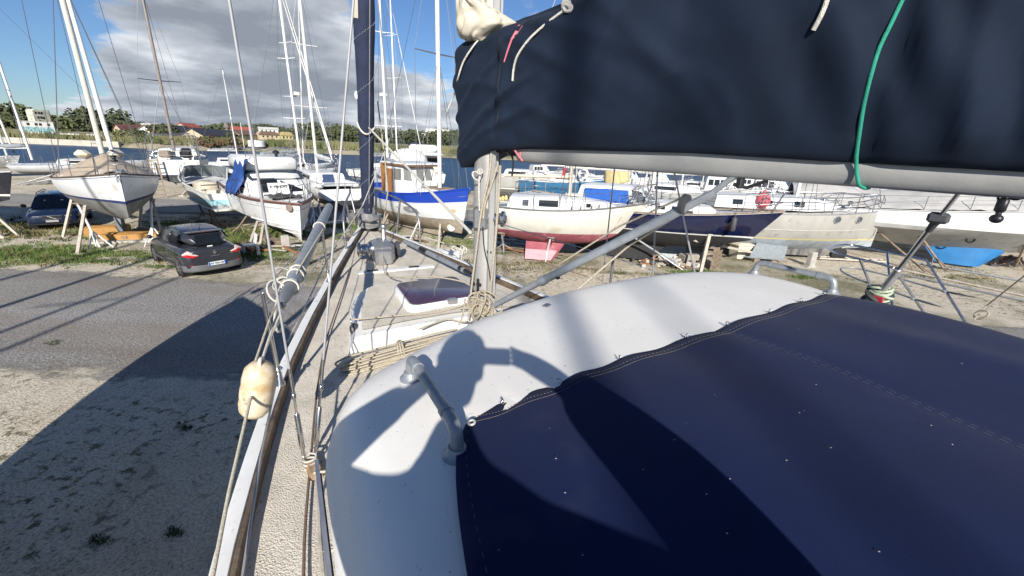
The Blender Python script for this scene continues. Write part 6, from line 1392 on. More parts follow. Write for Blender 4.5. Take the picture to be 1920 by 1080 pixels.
q = MB(); q.loft([[O(BP(t, bz_(t)+.075, .060)), O(BP(t, bz_(t)+.098, .056)), O(BP(t, bz_(t)+.098, .03)), O(BP(t, bz_(t)+.075, .03))] for t in (.1, 1.5, 3, 4.4)], caps=True); q.build('boom_track', DSTEEL, bo)
va = D(916, 578, 2.74); vb = PB(1372, 345)-Vector((0, 0, .0)); vm = va.lerp(vb, .30); vc = va.lerp(vb, .80)
q = MB(); q.tube([O(vm), O(vc), O(va.lerp(vb, .86))], [.026, .026, .024], 14); vo = q.build('vang', PIPE, own, smooth=50)
q = MB(); q.tube([O(va), O(vm), O(va.lerp(vb, .32))], .020, 12); q.lathe(O(vm), [(.029, -.02), (.031, -.005), (.031, .02), (.028, .03)], 16, axis=O(vb)-O(va)); q.build('vang_inner_tube', PIPE, vo, smooth=50)
q = MB(); q.tube([O(va.lerp(vb, .84)), O(va.lerp(vb, .95))], .021, 10); q.tube([O(va.lerp(vb, .93)), O(PB(1385, 335)+Vector((0, 0, .03)))], .014, 8); q.build('vang_end', GALV, vo)
q = MB(); q.bbox(O(vm.lerp(vb, .10)-Vector((0, 0, .024))), (.05, .03, .02), .006); q.build('vang_catch', BLACK, vo)
q = MB(); bk = D(1283, 383, (va.lerp(vb, .8)).xy.length-.02); q.lathe(O(bk), [(.045, -.014), (.05, -.012), (.05, .012), (.045, .014)], 18, axis=(1, .3, .1)); q.build('vang_block', DGREY, vo, smooth=40)
q = MB(); q.tube([O(PB(1375, 345)), O(PB(1400, 352)), O(PB(1440, 338))], .008, 8); q.bbox(O(PB(1388, 343)), (.03, .03, .05), .006); q.build('shackle', BLACK, vo)
# ---- standing rigging on our port side
cpl = Yw(-.60, -1.20, 3.1)
q = MB(); q.bbox(Yl(-.60, -1.20, zdeck(-.6)+.03), (.16, .07, .045), .01, rz=.15); co_ = q.build('chainplate_block', mat('weathered_wood_pad', (.38, .25, .15), .85, var=.25, scale=20), own)
def rig(a, b, turn=True, r=.0058):
    """wire from the turnbuckle a up to b"""
    a, b = Vector(a), Vector(b); d = (b-a).normalized(); q = MB(); q.tube([O(a+d*.52), O(b)], r, 8); o = q.build('shroud', mat('weathered_wire', (.36, .36, .37), .6, .2, var=.1), own, smooth=60)
    q = MB(); q.tube([O(a), O(a+d*.10)], .009, 8); q.tube([O(a+d*.09), O(a+d*.10), O(a+d*.30), O(a+d*.31)], [.008, .013, .013, .008], 8); q.tube([O(a+d*.30), O(a+d*.40)], .006, 6); q.ball(O(a+d*.41), (.018, .012, .024), 10, 7); q.tube([O(a+d*.42), O(a+d*.56)], [.0085, .0075], 8); q.build('turnbuckle', STEEL, o, smooth=50)
    return o
rig(D(572, 872, cpl.xy.length+.03), D(420, -60, 2.1)); rig(D(590, 868, cpl.xy.length+.05), D(668, -60, 2.55), r=.0062)
q = MB(); lc = O(D(583, 872, cpl.xy.length+.02)); q.tube([lc+Vector((math.cos(a_*.55)*.024, math.sin(a_*.55)*.03, -.02+.0022*a_)) for a_ in range(38)], .0055, 6); tag_ = q.build('lashing', WROPE, co_, smooth=60)
q = MB(); q.torus(O(D(597, 900, 2.0)), .012, .004, axis=(1, 0, 0), n=12, m=6, ell=1.7); q.ball(O(D(600, 884, 2.0)), .012, 8, 6); q.build('shackle', BLACK, co_)
# upper shrouds further out, thin stays in view
for a, b, r in (((455, 40), (452, 300), .0), ):
    pass
for nm, a, b, r in (('forestay', O(D(692, 400, 7.35)), Yl(.1, 0, 14.8), .006), ('inner_stay', O(D(736, 258, 6.6)), O(D(700, -80, 6.0)), .008), ('shroud', O(Yw(.25, 1.30, 3.1)), Yl(-.1, .95, 7.8), .006), ('shroud', O(Yw(-.3, 1.42, 3.1)), Yl(-.1, .95, 7.8), .006), ('shroud', O(Yw(-.9, 1.50, 3.1)), Yl(0, 0, 7.8), .006)):
    q = MB(); q.tube([a, b], r, 6); q.build(nm, LWIRE, own)

# ================================================================= things lying on and hanging from our yacht (each its own thing)
NAVYC = mat('navy_canvas', (.0080, .0152, .0315), .8, var=.16, scale=2.6, bump=.12, bscale=500, dirt=((.03, .038, .055), 3.2, .70, .2), spec=.16)
NAVYC.node_tree.nodes['Principled BSDF'].inputs['Sheen Weight'].default_value = .04
AWN = mat('navy_awning', (.0052, .0128, .056), .9, var=.12, scale=2.2, bump=.15, bscale=420, dirt=((.024, .030, .068), 4, .62, .3), spec=.12)
AWN.node_tree.nodes['Principled BSDF'].inputs['Sheen Weight'].default_value = .04
# --- awning over the doghouse
top_edge = [(-.66, -1.60), (-.50, -1.588), (-.25, -1.565), (0.1, -1.55), (.55, -1.535), (1.05, -1.50), (1.43, -1.475)]
te = [(p.x, p.y) for p in spline([(v, u, 0) for v, u in top_edge], 10)]
mb = MB(); P = []; nA, nB = len(te), 44
def awn_pt(i, j):
    v, u = te[i]; s = i/(nA-1); b = j/(nB-1)
    vl = lerp(v, lerp(-1.135, 1.54, s), b**.38); uu = lerp(u, -3.5, b)
    z = dome(vl, uu)+.012+.010*noise.noise(Vector((vl*2.2, uu*2.2, 3)))+.03*math.sin(min(1, b*3)*PI/2)
    z += .003*math.sin(i*.8)*math.exp(-b*14) - .004*math.exp(-b*20) - .016*math.exp(-((s-.55-.25*b)/.10)**2)*sstep(.05, .4, b) + .010*math.exp(-((s-.2+.12*b)/.05)**2)*sstep(.02, .3, b) + .012*math.exp(-((s-.78-.1*b)/.04)**2)*sstep(.02, .3, b)          # scallops between the lashings
    z -= .018*math.exp(-((s-.62)/.012)**2)*.3                                      # seam
    uu += .004*math.sin(i*.78+1)*math.exp(-b*10)
    return Yw(uu, vl, z)
for j in range(nB): P.append([awn_pt(i, j) for i in range(nA)])
# short skirt falling off the front edge
P.insert(0, [p+Vector((-math.sin(YA)*.012, math.cos(YA)*.012, -.016)) for p in P[0]])
mb.grid(P); aw = mb.build('awning', AWN, smooth=60); aw.modifiers.new('t', 'SOLIDIFY').thickness = .003
tag(aw, 'navy canvas awning stretched over the roof of our doghouse', 'awning')
HEM = mat('hem_thread', (.19, .16, .13), .9, var=.3, scale=40)
def on_awn(i, b): 
    i0 = int(max(0, min(nA-2, math.floor(i)))); f = i-i0; j = b*(nB-1); j0 = int(min(nB-2, j)); g = j-j0
    return awn_pt(i0, j0).lerp(awn_pt(i0+1, j0), f).lerp(awn_pt(i0, j0+1).lerp(awn_pt(i0+1, j0+1), f), g)
for b_, dash in ((.018, True), (.028, False)):
    q = MB()
    for k in range(0, 236):
        if dash and k % 2: continue
        q.tube([on_awn(k*.25, b_)+Vector((0, 0, .0025)), on_awn(k*.25+.2, b_)+Vector((0, 0, .0025))], .0008, 4)
    q.build('hem_stitching', HEM, aw)
for ii in (36.4, 37.0):
    q = MB()
    for k in range(0, 120, 2): q.tube([on_awn(ii, .03+k*.008)+Vector((0, 0, .003)), on_awn(ii, .03+k*.008+.009)+Vector((0, 0, .0025))], .0006, 4)
    q.build('seam_stitching', mat('pale_thread', (.085, .095, .13), .9), aw)
q = MB()
for k in range(0, 110, 2): q.tube([on_awn(1.2, .03+k*.008)+Vector((0, 0, .003)), on_awn(1.2, .03+k*.008+.006)+Vector((0, 0, .0025))], .0006, 4)
q.build('hem_stitching', mat('pale_thread', (.085, .095, .13), .9), aw)
# pale specks painted in for the sunlight sparkling at little pin holes
q = MB(); rr = random.Random(5); WSP = mat('painted_sparkle', (.40, .38, .36), .7)
for _ in range(46):
    p = on_awn(rr.uniform(1.5, nA-2), rr.uniform(.05, .95)); q.ball(p+Vector((0, 0, .0035)), (rr.uniform(.0006, .0016), rr.uniform(.0006, .0014), .0005), 6, 4)
for (px, py) in ((1063, 890), (1268, 808), (1373, 880), (1478, 852), (1500, 770), (1560, 833), (1785, 835), (1530, 722), (1800, 690), (1655, 1018), (1370, 975), (1330, 905), (1045, 830), (1745, 800)):
    d = ray(px, py); t = (dome(.2, -2.0)+.05-HC)/d.z; p = CAM+d*t; l = O(p); z = dome(-l.y, l.x) if l.x < -1.6 else p.z; q.ball(Vector((p.x, p.y, z+.05)), (.0024, .0016, .0007), 6, 4)
q.build('sparkle_speck', WSP, aw)
q = MB(); gp = on_awn(1.3, .032)+Vector((0, 0, .009)); nz = Vector((-.2, -.1, 1)); q.torus(gp, .0095, .0038, axis=nz, n=20, m=8); q.build('eyelet', mat('white_eyelet', (.6, .6, .58), .4, .3), aw, smooth=60); q = MB(); q.lathe(gp, [(.0065, 0), (.001, .001)], 14, axis=nz); q.build('eyelet_hole', BLACK, aw)
for k, ii in enumerate((3.2, 14, 23.5, 33, 38.5, 45, 51, 57)):
    q = MB(); p = on_awn(ii, .004)+Vector((0, 0, .006)); f = Vector((-math.sin(YA), math.cos(YA), 0)); q.torus(p+Vector((0, 0, .007)), .008, .002, axis=Vector((math.cos(YA+.5*math.sin(k*2)), math.sin(YA+.5*math.sin(k*2)), .25)), n=14, m=6, ell=1.35); q.tube([p, p+f*.016+Vector((0, 0, -.004))], .0022, 5); q.build('lashing_hook', STEEL, aw, smooth=60)
# --- sail cover on the boom
_top = [(832, 104), (850, 92), (880, 70), (915, 58), (960, 46), (1000, 33), (1060, 8), (1095, -12), (1180, -60), (1320, -150), (1500, -260)]
tops = [(BT(PB(*p)), PB(*p).z) for p in _top]; tops += [(2.4, tops[-1][1]-.02), (4.2, tops[-1][1]-.25)]
_bot = [(834, 208), (852, 285), (890, 314), (920, 296), (945, 282), (1000, 280), (1300, 287), (1600, 305), (1915, 322)]
bots = [(BT(PB(*p)), PB(*p).z) for p in _bot]; bots += [(4.2, bots[-1][1])]
def interp(T_, t):
    if t <= T_[0][0]: return T_[0][1]
    for (a, x), (b, y) in zip(T_, T_[1:]):
        if t <= b: return lerp(x, y, (t-a)/(b-a))
    return T_[-1][1]
tg_top, tg_bot = BT(PB(1690, 0)), BT(PB(1610, 310))
def cov_w(t, k):
    base = .075 + .155*math.sin(min(1, max(0, k))*PI*.92)**.75 * sstep(-.45, .25, t)
    if t < .14: base = lerp(base, .135+.06*math.sin(max(0, min(1, k))*PI)**.6, 1-sstep(.02, .14, t))
    base *= sstep(-.40, -.28, t)*.85+.15 if t < -.28 else 1
    tg = lerp(tg_bot, tg_top, k); base *= 1-.22*math.exp(-((t-tg)/.06)**2)
    return base
def cov_fold(t, k, z):
    f = 0
    f += .022*noise.noise(Vector((t*2.0-k*1.2, k*1.6, 1.5))) + .009*noise.noise(Vector((t*5+k*5, k*2.2, 5)))
    f += .020*math.exp(-((t-.07-.03*k)/.035)**2)*sstep(.0, .4, k)                       # collar overlap
    f -= .010*math.exp(-((t-.005-.03*k)/.022)**2)
    r1 = 1-min(1, abs(noise.noise(Vector((t*1.6+k*1.1, k*1.5-t*.5, 11))))*4); r2 = 1-min(1, abs(noise.noise(Vector((t*2.6-k*1.5, k*1.8, 17))))*4.5)
    f += .007*r1**3 - .006*r2**3 + .004*r1*r2
    tg = lerp(tg_bot, tg_top, k); dt = t-tg
    f += .013*math.exp(-(abs(dt)/.28))*math.sin(k*15+dt*24)*sstep(.02, .06, abs(dt))     # folds gathered at the green rope
    f += .015*math.exp(-((dt-.10-.16*(1-k))/.035)**2) + .011*math.exp(-((dt-.26-.25*(1-k))/.05)**2) - .012*math.exp(-((dt-.18-.2*(1-k))/.03)**2)
    for (ta, ka, sl, am, wd, le) in ((.18, .78, -.9, .014, .05, .5), (.30, .86, -.7, .016, .05, .6), (-.12, .25, .7, .016, .03, .5), (-.22, .45, 1.0, .016, .03, .5), (-.02, .35, .5, .012, .03, .3), (-.18, .12, .4, .018, .03, .5), (.55, .9, -1.2, .014, .06, .6), (-.25, .7, 1.4, .012, .03, .5)):
        f += am*math.exp(-(((k-ka)-sl*(t-ta))/wd)**2 - ((t-ta)/le)**2)
    return f*1.7*sstep(0, .10, k)
def cov_pt(t, a):
    """a 0..1 round the section: 0 bottom front .. .5 top .. 1 bottom back"""
    zb, zt = interp(bots, t), interp(tops, t); zb = min(zb, zt-.05)
    if a <= .5: k, sg = a*2, 1
    else: k, sg = (1-a)*2, -1
    k2 = k**.92; z = lerp(zb, zt, k2); w_ = cov_w(t, k2)*math.sin(min(1, max(.12, (1-k2)*6))*PI/2)
    o_ = sg*(w_ + cov_fold(t, k2, z)*(1 if sg > 0 else .6)*math.sin(min(1, max(.12, (1-k2)*6))*PI/2))
    return BP(t, z, o_)
mb = MB(); ts = [-.36+.016*i for i in range(60)]+[.6+.022*i for i in range(90)]+[2.6+.1*i for i in range(16)]
rings = [[cov_pt(t, i/90) for i in range(91)] for t in ts]
t0 = ts[0]; zb, zt = interp(bots, t0), interp(tops, t0)
rings.insert(0, [BP(t0-.012, p.z, (p-BP(t0, p.z)).dot(BN)*.3) for p in rings[0]])
mb.loft(rings, closed=True, caps=True)
sv = mb.build('sail_cover', NAVYC, smooth=75); tag(sv, 'bulky navy canvas cover wrapped around the sail on our boom', 'sail cover')
def on_cov(px, py, extra=.004):
    off_ = .15
    for _ in range(8):
        p = PB(px, py, off_); t = BT(p-BN*off_); zb, zt = interp(bots, t), interp(tops, t); k = max(0, min(1, (p.z-zb)/(zt-zb))); off_ = (cov_w(t, k)+cov_fold(t, k, p.z))*math.sin(min(1, max(.12, (1-k)*6))*PI/2)
    return PB(px, py, off_+extra)
def cov_rope(name, label, pts, r, m, cat='rope', n=6):
    q = MB(); q.tube(spline([on_cov(x, y, r*.8) for x, y in pts], n), r, 8); return tag(q.build(name, m, smooth=60), label, cat)
GRN = mat('green_rope', (.02, .30, .20), .75, var=.15, scale=60, bump=.4, bscale=300)
q = MB(); pts = [on_cov(x, y, .006) for x, y in ((1706, -30), (1688, 8), (1668, 50), (1648, 92), (1632, 145), (1620, 195), (1612, 245), (1606, 290), (1606, 318))] + [PB(1608, 335, .062), PB(1612, 348, .05), PB(1622, 353, .0), PB(1630, 352, -.05)]
q.tube(spline(pts, 6), .0068, 10); tag(q.build('green_rope', GRN, smooth=60), 'green rope tied tightly round the sail cover and boom', 'rope')
cov_rope('cord', 'white cord with a loose end hanging from the knot on top of the sail cover', [(1062, 16), (1040, 32), (1015, 52), (990, 76), (970, 105), (963, 130), (961, 152)], .0062, WROPE)
cov_rope('cord', 'short white braided cord end near the top right of the sail cover', [(1556, -20), (1548, 8), (1538, 32), (1525, 56)], .0085, WROPE)
cov_rope('cord', 'white cord hanging down the mast end of the sail cover', [(905, 66), (885, 90), (868, 118), (858, 150), (852, 175), (840, 205), (836, 216)], .0055, WROPE)
q = MB()
for k in range(5): q.torus(on_cov(1062+3*(k % 2), 17-2*k, .015), .020, .0075, axis=(random.uniform(-1, 1), -1, random.uniform(-1, 1)), n=14, m=7)
tag(q.build('rope_knot', WROPE, smooth=60), 'knot of beige rope on top of the sail cover', 'knot')
PNK = mat('pink_ribbon', (.62, .16, .20), .8, var=.15)
q = MB(); a = [on_cov(x, y, .004) for x, y in ((972, 46), (966, 58), (958, 72))]; b_ = [on_cov(x, y, .004) for x, y in ((980, 48), (972, 60), (961, 74))]; q.loft([a, b_], closed=False); q.loft([[on_cov(x, y, .004) for x, y in ((958, 72), (950, 95), (944, 116))], [on_cov(x, y, .004) for x, y in ((961, 74), (953, 96), (946, 117))]], closed=False); o = q.build('ribbon', PNK); o.modifiers.new('t', 'SOLIDIFY').thickness = .001; tag(o, 'pink ribbon tied round the upper edge of the sail cover', 'ribbon')
q = MB(); a = [PB(x, y, .075) for x, y in ((958, 268), (964, 280), (972, 292), (980, 302))]; q.tube(a, .006, 6); q.tube([PB(974, 300, .06), PB(976, 285, .06)], .005, 6); tag(q.build('ribbon', PNK), 'pink ribbon end under the boom by the mast', 'ribbon')
# black straps below the cover by the gooseneck
for (pts, lab) in (([(945, 270), (958, 288), (962, 305), (960, 330)], 'black strap hanging under the boom near the mast'), ([(928, 262), (934, 285), (936, 310), (934, 328)], 'black strap end right beside the mast under the sail cover')):
    q = MB(); q.tube(spline([PB(x, y, .0) for x, y in pts], 5), .010, 6, sq=(1, .4)); tag(q.build('strap', BLACK), lab, 'strap')
# --- cream canvas bag at the mast above the cover
CRM = mat('cream_sailcloth', (.60, .54, .43), .85, var=.1, scale=5, bump=.12, bscale=300, dirt=((.42, .36, .27), 6, .62, .2))
c0 = Vector((MX, MY, 0)); rt_ = Vector((1, 0, 0)); bk_ = Vector((0, 1, 0))
mb = MB(); rings = []
_bag = [(D(890, 84, 2.8).z, 872, 912, .03), (D(890, 80, 2.8).z, 858, 926, .10), (D(890, 64, 2.8).z, 854, 955, .14), (D(890, 48, 2.8).z, 854, 978, .15), (D(890, 34, 2.8).z, 853, 972, .15), (D(890, 18, 2.8).z, 853, 938, .15), (D(890, 0, 2.8).z, 855, 912, .14), (D(890, -30, 2.8).z, 856, 912, .13), (6.3, 868, 905, .11)]
_bs = spline([(p[1], p[2], p[0]) for p in _bag], 7); _by = spline([(p[3], 0, 0) for p in _bag], 7)
for (xl, xr, z), yv in zip(_bs, _by):
    a = D(xl, 40, 2.78); b_ = D(xr, 40, 2.78); cx, wx = (a.x+b_.x)/2, (b_.x-a.x)/2; r = []
    for i in range(72):
        an = 2*PI*i/72; cn = Vector((math.cos(an), math.sin(an), 0))
        rid = 1-min(1, abs(noise.noise(Vector((cn.x*1.7+z*2.2, cn.y*1.7, z*5.5))))*3.2); rid2 = 1-min(1, abs(noise.noise(Vector((cn.x*2.6-z*4, cn.y*2.6+3, z*7))))*3.5)
        nn = 1+.16*noise.noise(Vector((cn.x*1.5, cn.y*1.5, z*4)))-.16*rid**2+.10*rid2**3
        r.append(Vector((cx+wx*cn.x*(1 if abs(cn.x) > .93 else min(nn, 1.05)), 2.79+yv.x*cn.y*nn, z-.03*cn.x+.012*rid)))
    rings.append(r)
mb.loft(rings, caps=True); cb = mb.build('canvas_bag', CRM, smooth=75); 
tag(cb, 'creased cream canvas bag round the mast above the sail cover', 'canvas bag')
# --- furled genoa in a navy sleeve
mb = MB(); rings = []; f0 = D(690, 398, 7.4); f1 = D(681, -40, 6.7); ax = (f1-f0).normalized(); xx = Vector((.99, .1, 0)); yy = ax.cross(xx).normalized(); xx = yy.cross(ax)
for i in range(46):
    e = i/45; c = f0.lerp(f1, e); rr = lerp(.085, .128, min(1, e*1.6))*(1+.05*math.sin(e*9)+.04*noise.noise(Vector((e*14, 2, 2))))
    if e < .03: rr *= .8
    rings.append([c+xx*math.cos(a)*rr*(1+.05*math.sin(a*2+e*16))+yy*math.sin(a)*rr*(1+.06*math.cos(a*3+e*12)) for a in [2*PI*j/20 for j in range(20)]])
mb.loft(rings, caps=True); fs = mb.build('furled_sail', mat('navy_sun_strip', (.018, .026, .062), .85, var=.2, scale=5, bump=.2, bscale=60), smooth=75); tag(fs, 'furled headsail with navy sun strip standing on our bow', 'furled sail')
def hel(e, a, k=1.02):
    c = f0.lerp(f1, e); i = e*45; rr = lerp(.085, .128, min(1, e*1.6))*(1+.05*math.sin(e*9)+.04*noise.noise(Vector((e*14, 2, 2))))*k; return c+xx*math.cos(a)*rr*(1+.05*math.sin(a*2+e*16))+yy*math.sin(a)*rr*(1+.06*math.cos(a*3+e*12))
ZS = mat('zigzag_thread', (.22, .24, .28), .8)
for (e0, tw) in ((.03, 3.2), (.30, 3.0), (.13, 3.4), (.55, 3.1), (.76, 3.2)):
    q = MB(); pts = [hel(e0+.10*s/22+(.006 if s % 2 else 0), -PI*.98+tw*s/22, 1.03) for s in range(23)]; q.tube(pts, .003, 4); q.build('zigzag_stitching', ZS, fs)
q = MB(); q.loft([[hel(e, lerp(-2.6, -1.9, k/3)-.2*(1-e), 1.03) for e in (.86, .90, .95, 1.0)] for k in range(4)], closed=False); q.build('cream_patch', CRM, fs, smooth=70)
q = MB(); q.ball(hel(.56, -2.9, 1.05), (.03, .03, .06), 8, 6); q.build('white_patch', WHITEPAINT, fs)
q = MB(); pts = spline([hel(.435+.012*math.sin(s*.7), -PI*1.05+.42*s, 1.06)+Vector((0, 0, -.11*math.sin(min(PI, max(0, s-1)*.55)))) for s in range(9)], 4); q.tube(pts, .014, 6); tag(q.build('cord', WROPE, smooth=60), 'white cord tied round the furled navy headsail', 'rope')
q = MB(); d0 = f0-ax*.05; q.lathe(d0, [(.03, -.34), (.035, -.20), (.10, -.19), (.17, -.17), (.17, -.15), (.07, -.13), (.07, -.06), (.16, -.05), (.17, -.03), (.12, -.01), (.04, .05)], 24, axis=ax); fd = q.build('furling_drum', mat('worn_drum', (.36, .35, .33), .5, .4, var=.25, scale=20), smooth=35); tag(fd, 'furling drum on our bow under the navy headsail', 'furling drum')
q = MB()
for s in (-1, 1): q.tube([d0+xx*s*.19+ax*.02, d0+xx*s*.19-ax*.2], .02, 6)
q.build('cage', DGREY, fd)
q = MB(); q.tube([d0-ax*.34, Yw(5.25, .02, 3.2)], .022, 8); q.build('link', DSTEEL, fd)
# --- poles
SP = mat('grey_pole', (.33, .35, .37), .5, .3, var=.15, scale=12, bump=.08, bscale=60)
pa, pb = D(541, 545, 2.75), D(617, 388, 5.3)
t = thing('spinnaker_pole', 'long grey pole lashed outside our port rail, sloping up to the bow', 'pole'); q = MB(); q.tube([pa.lerp(pb, .04), pb], [.043, .043], 16); q.build('tube', SP, t, smooth=50)
q = MB(); q.tube([pa.lerp(pb, -.075), pa.lerp(pb, -.03), pa.lerp(pb, .05)], [.018, .034, .040], 12); q.ball(pa.lerp(pb, -.085), (.022, .03, .022), 10, 8); q.build('end_fitting', mat('cast_fitting', (.28, .28, .29), .5, .5, var=.2), t, smooth=50)
q = MB(); q.tube([pb.lerp(pa, -.04), pb], [.02, .04], 12); q.build('end_fitting', mat('cast_fitting', (.28, .28, .29), .5, .5), t, smooth=50)
q = MB()
for e in (.02, .10, .13): 
    c = pa.lerp(pb, e); q.torus(c, .049, .0075, axis=(pb-pa)+Vector((random.uniform(-.3, .3), 0, random.uniform(-.3, .3))), n=18, m=6)
for e, a in ((.10, .3), (.05, 2.0), (.0, 1)): q.torus(pa.lerp(pb, e)+Vector((-.06, -.02, 0)), .05, .0065, axis=(math.cos(a), -.5, math.sin(a)), n=16, m=6, ell=1.6)
q.tube([pa.lerp(pb, -.02)+Vector((-.05, -.02, .0)), pa.lerp(pb, .05)+Vector((-.05, -.03, 0)), pa.lerp(pb, .14)+Vector((-.046, -.02, .0))], .0065, 6); q.tube(spline([pa.lerp(pb, .0)+Vector((-.05, -.02, 0)), D(515, 600, 2.5), D(522, 622, 2.5), D(536, 610, 2.6)], 5), .0075, 6)
q2 = MB(); q2.torus(pa.lerp(pb, .62), .049, .0075, axis=pb-pa, n=18, m=6); tag(q2.build('rope_ring', WROPE, smooth=60), 'white rope turn tied round the upper half of the grey pole', 'rope')
tag(q.build('lashing', WROPE, smooth=60), 'white rope lashing knotted round the lower end of the grey pole', 'rope')
t = thing('stowed_pole', 'short grey pole with black ends lying along the starboard side of our foredeck', 'pole'); a_, b_ = Yw(3.55, .30, 3.27), Yw(1.95, .62, 3.24)
q = MB(); q.tube([a_, b_], .032, 12); q.build('tube', PIPE, t, smooth=50); q = MB(); q.tube([a_.lerp(b_, .30), a_.lerp(b_, .42)], .036, 12); q.build('grip', BLACK, t, smooth=50); q = MB(); q.tube([a_.lerp(b_, .93), a_.lerp(b_, 1.08)], [.036, .02], 12); q.build('end_fitting', BLACK, t, smooth=50)
# --- fender with its two lines and the ropes on the port side
fc = D(483, 728, 2.08); fx = Vector((.25, .05, .97)).normalized()
q = MB(); q.lathe(fc, [(.008, -.145), (.05, -.138), (.065, -.115), (.071, -.08), (.0685, -.06), (.072, -.04), (.0725, .0), (.0695, .02), (.072, .05), (.066, .10), (.045, .128), (.02, .138), (.008, .14)], 28, axis=fx); fe = q.build('fender', mat('yellowed_fender', (.66, .58, .44), .5, var=.12, scale=14, col2=(.52, .36, .18), mix=(.32, .58), dirt=((.3, .22, .14), 30, .64, .1), bump=.05, bscale=70), smooth=70); tag(fe, 'yellowed white fender hanging outside our port rail', 'fender')
q = MB()
for s in (-1, 1): q.torus(fc+fx*.135*s, .022, .009, axis=(1, .2, 0), n=16, m=8)
q.build('eye', CREAM, fe, smooth=60)
q = MB(); q.tube([fc+fx*.15, D(515, 602, 2.35), D(527, 575, 2.5)], .0062, 6); tag(q.build('fender_line', WROPE), 'white line on which the yellowed fender hangs', 'rope')
q = MB(); q.tube([fc+fx*.14+Vector((-.03, 0, 0)), D(505, 600, 2.3), D(522, 566, 2.5)], .0055, 6); tag(q.build('fender_line', ROPE), 'second beige line running up from the fender to the pole', 'rope')
q = MB(); q.tube([D(396, 1095, 1.22), D(430, 920, 1.52), D(470, 745, 2.0), fc+fx*.0+Vector((.0, -.085, -.02)), D(500, 650, 2.25), D(560, 505, 3.0), D(606, 430, 4.2)], .0068, 8); tag(q.build('mooring_line', mat('cream_rope', (.56, .52, .40), .9, var=.15, scale=80, bump=.4, bscale=260), smooth=60), 'cream line running along the outside of our port side past the fender', 'rope')
q = MB(); q.tube([D(540, 640, 2.45), D(575, 570, 3.0), D(612, 490, 3.9), D(680, 385, 5.8), D(730, 262, 7.0)], .0055, 6); tag(q.build('thin_line', WROPE), 'thin white line rising from the port rail towards the forestay', 'rope')
q = MB(); q.tube(catenary(D(538, 720, 2.35), D(500, 1090, 1.22), .02)[:], .006, 6); tag(q.build('brown_line', mat('brown_rope', (.17, .12, .09), .9, var=.2, scale=80)), 'dark brown line lying along our port side deck', 'rope')
bl = MB(); pts = [Yw(u, -(OH.hb((u+6.2)/11.6)-d_), zdeck(u)+.035) for u, d_ in ((-1.9, .33), (-1.2, .31), (-.5, .30), (.2, .27), (.9, .24), (1.8, .22), (2.8, .19))]; bl.tube(spline(pts, 5), .0065, 6); o = bl.build('dark_jackline', mat('brown_rope', (.17, .12, .09), .9)); tag(o, 'dark jackline stretched fore and aft on our port side deck', 'rope'); bpy.data.objects.remove(bpy.data.objects['brown_line'])
# --- white stay from the furled sail down to the mast foot
q = MB(); q.tube([D(692, 240, 7.0), D(882, 436, 3.2)], .013, 8); tag(q.build('tackle_line', WROPE), 'thick white line slanting from the furled headsail down to our mast', 'rope')
q = MB(); q.tube([D(708, 190, 7.4), D(722, 300, 7.2), D(727, 360, 7.2), D(712, 470, 6.0), D(722, 512, 5.3)], .010, 6); tag(q.build('halyard', ROPE), 'beige halyard hanging down just right of the furled headsail', 'rope')
# --- halyards on the mast
for (pts, r, m_, lab) in (([(921, 288), (917, 330), (903, 395), (893, 470), (884, 540), (878, 600)], .0075, ROPE, 'beige halyard slanting down the front of our mast'),
                          ([(938, 310), (934, 380), (928, 460), (921, 530), (915, 580)], .0085, ROPE, 'thick beige halyard tied off behind the mast winch'),
                          ([(932, 312), (922, 345), (910, 380), (906, 410)], .007, ROPE, 'beige halyard leading down to the mast winch'),
                          ([(900, 318), (898, 350), (899, 395)], .006, WROPE, 'white halyard tail looped near the top of the bare mast'),
                          ([(905, 425), (908, 465), (916, 500), (920, 530)], .004, BLACK, 'thin black cord on the mast under the winch'),
                          ([(872, 560), (868, 590), (860, 610)], .006, ROPE, 'beige line dropping from the mast cleat to the deck')):
    q = MB(); q.tube(spline([D(x, y, 2.74) for x, y in pts], 5), r, 8); tag(q.build('halyard', m_, smooth=60), lab, 'rope')
q = MB(); q.torus(D(893, 330, 2.74), .02, .005, axis=(.3, -1, .2), n=14, m=6, ell=1.5); q.torus(D(900, 322, 2.73), .016, .005, axis=(-.3, -1, .4), n=14, m=6); tag(q.build('rope_loop', WROPE, smooth=60), 'small white rope loop hanging under the sail cover on the mast', 'rope')
q = MB(); rr = random.Random(9)
for k in range(13): q.torus(D(905+rr.uniform(-14, 22), 578+rr.uniform(-14, 16), 2.70+rr.uniform(-.03, .03)), rr.uniform(.035, .06), .007, axis=(rr.uniform(-1, 1), rr.uniform(-1, -.2), rr.uniform(-.4, .4)), n=18, m=6, ell=rr.uniform(1.2, 2))
tag(q.build('rope_bundle', ROPE, smooth=60), 'bundle of beige rope coils around the foot of our mast', 'rope')
# vang tackle
q = MB(); q.tube([D(1285, 395, bk.xy.length), D(1180, 460, 2.55), D(1050, 570, 2.3)], .0068, 8); tag(q.build('vang_rope', ROPE, smooth=60), 'speckled rope of the vang tackle running below the grey tube', 'rope')
q = MB(); q.tube([bk+Vector((0, 0, .04)), D(1160, 425, 2.72)+Vector((0, 0, 0)), D(1030, 507, 2.75)], .006, 8); tag(q.build('vang_rope', ROPE, smooth=60), 'rope lying along the top of the grey vang tube', 'rope')
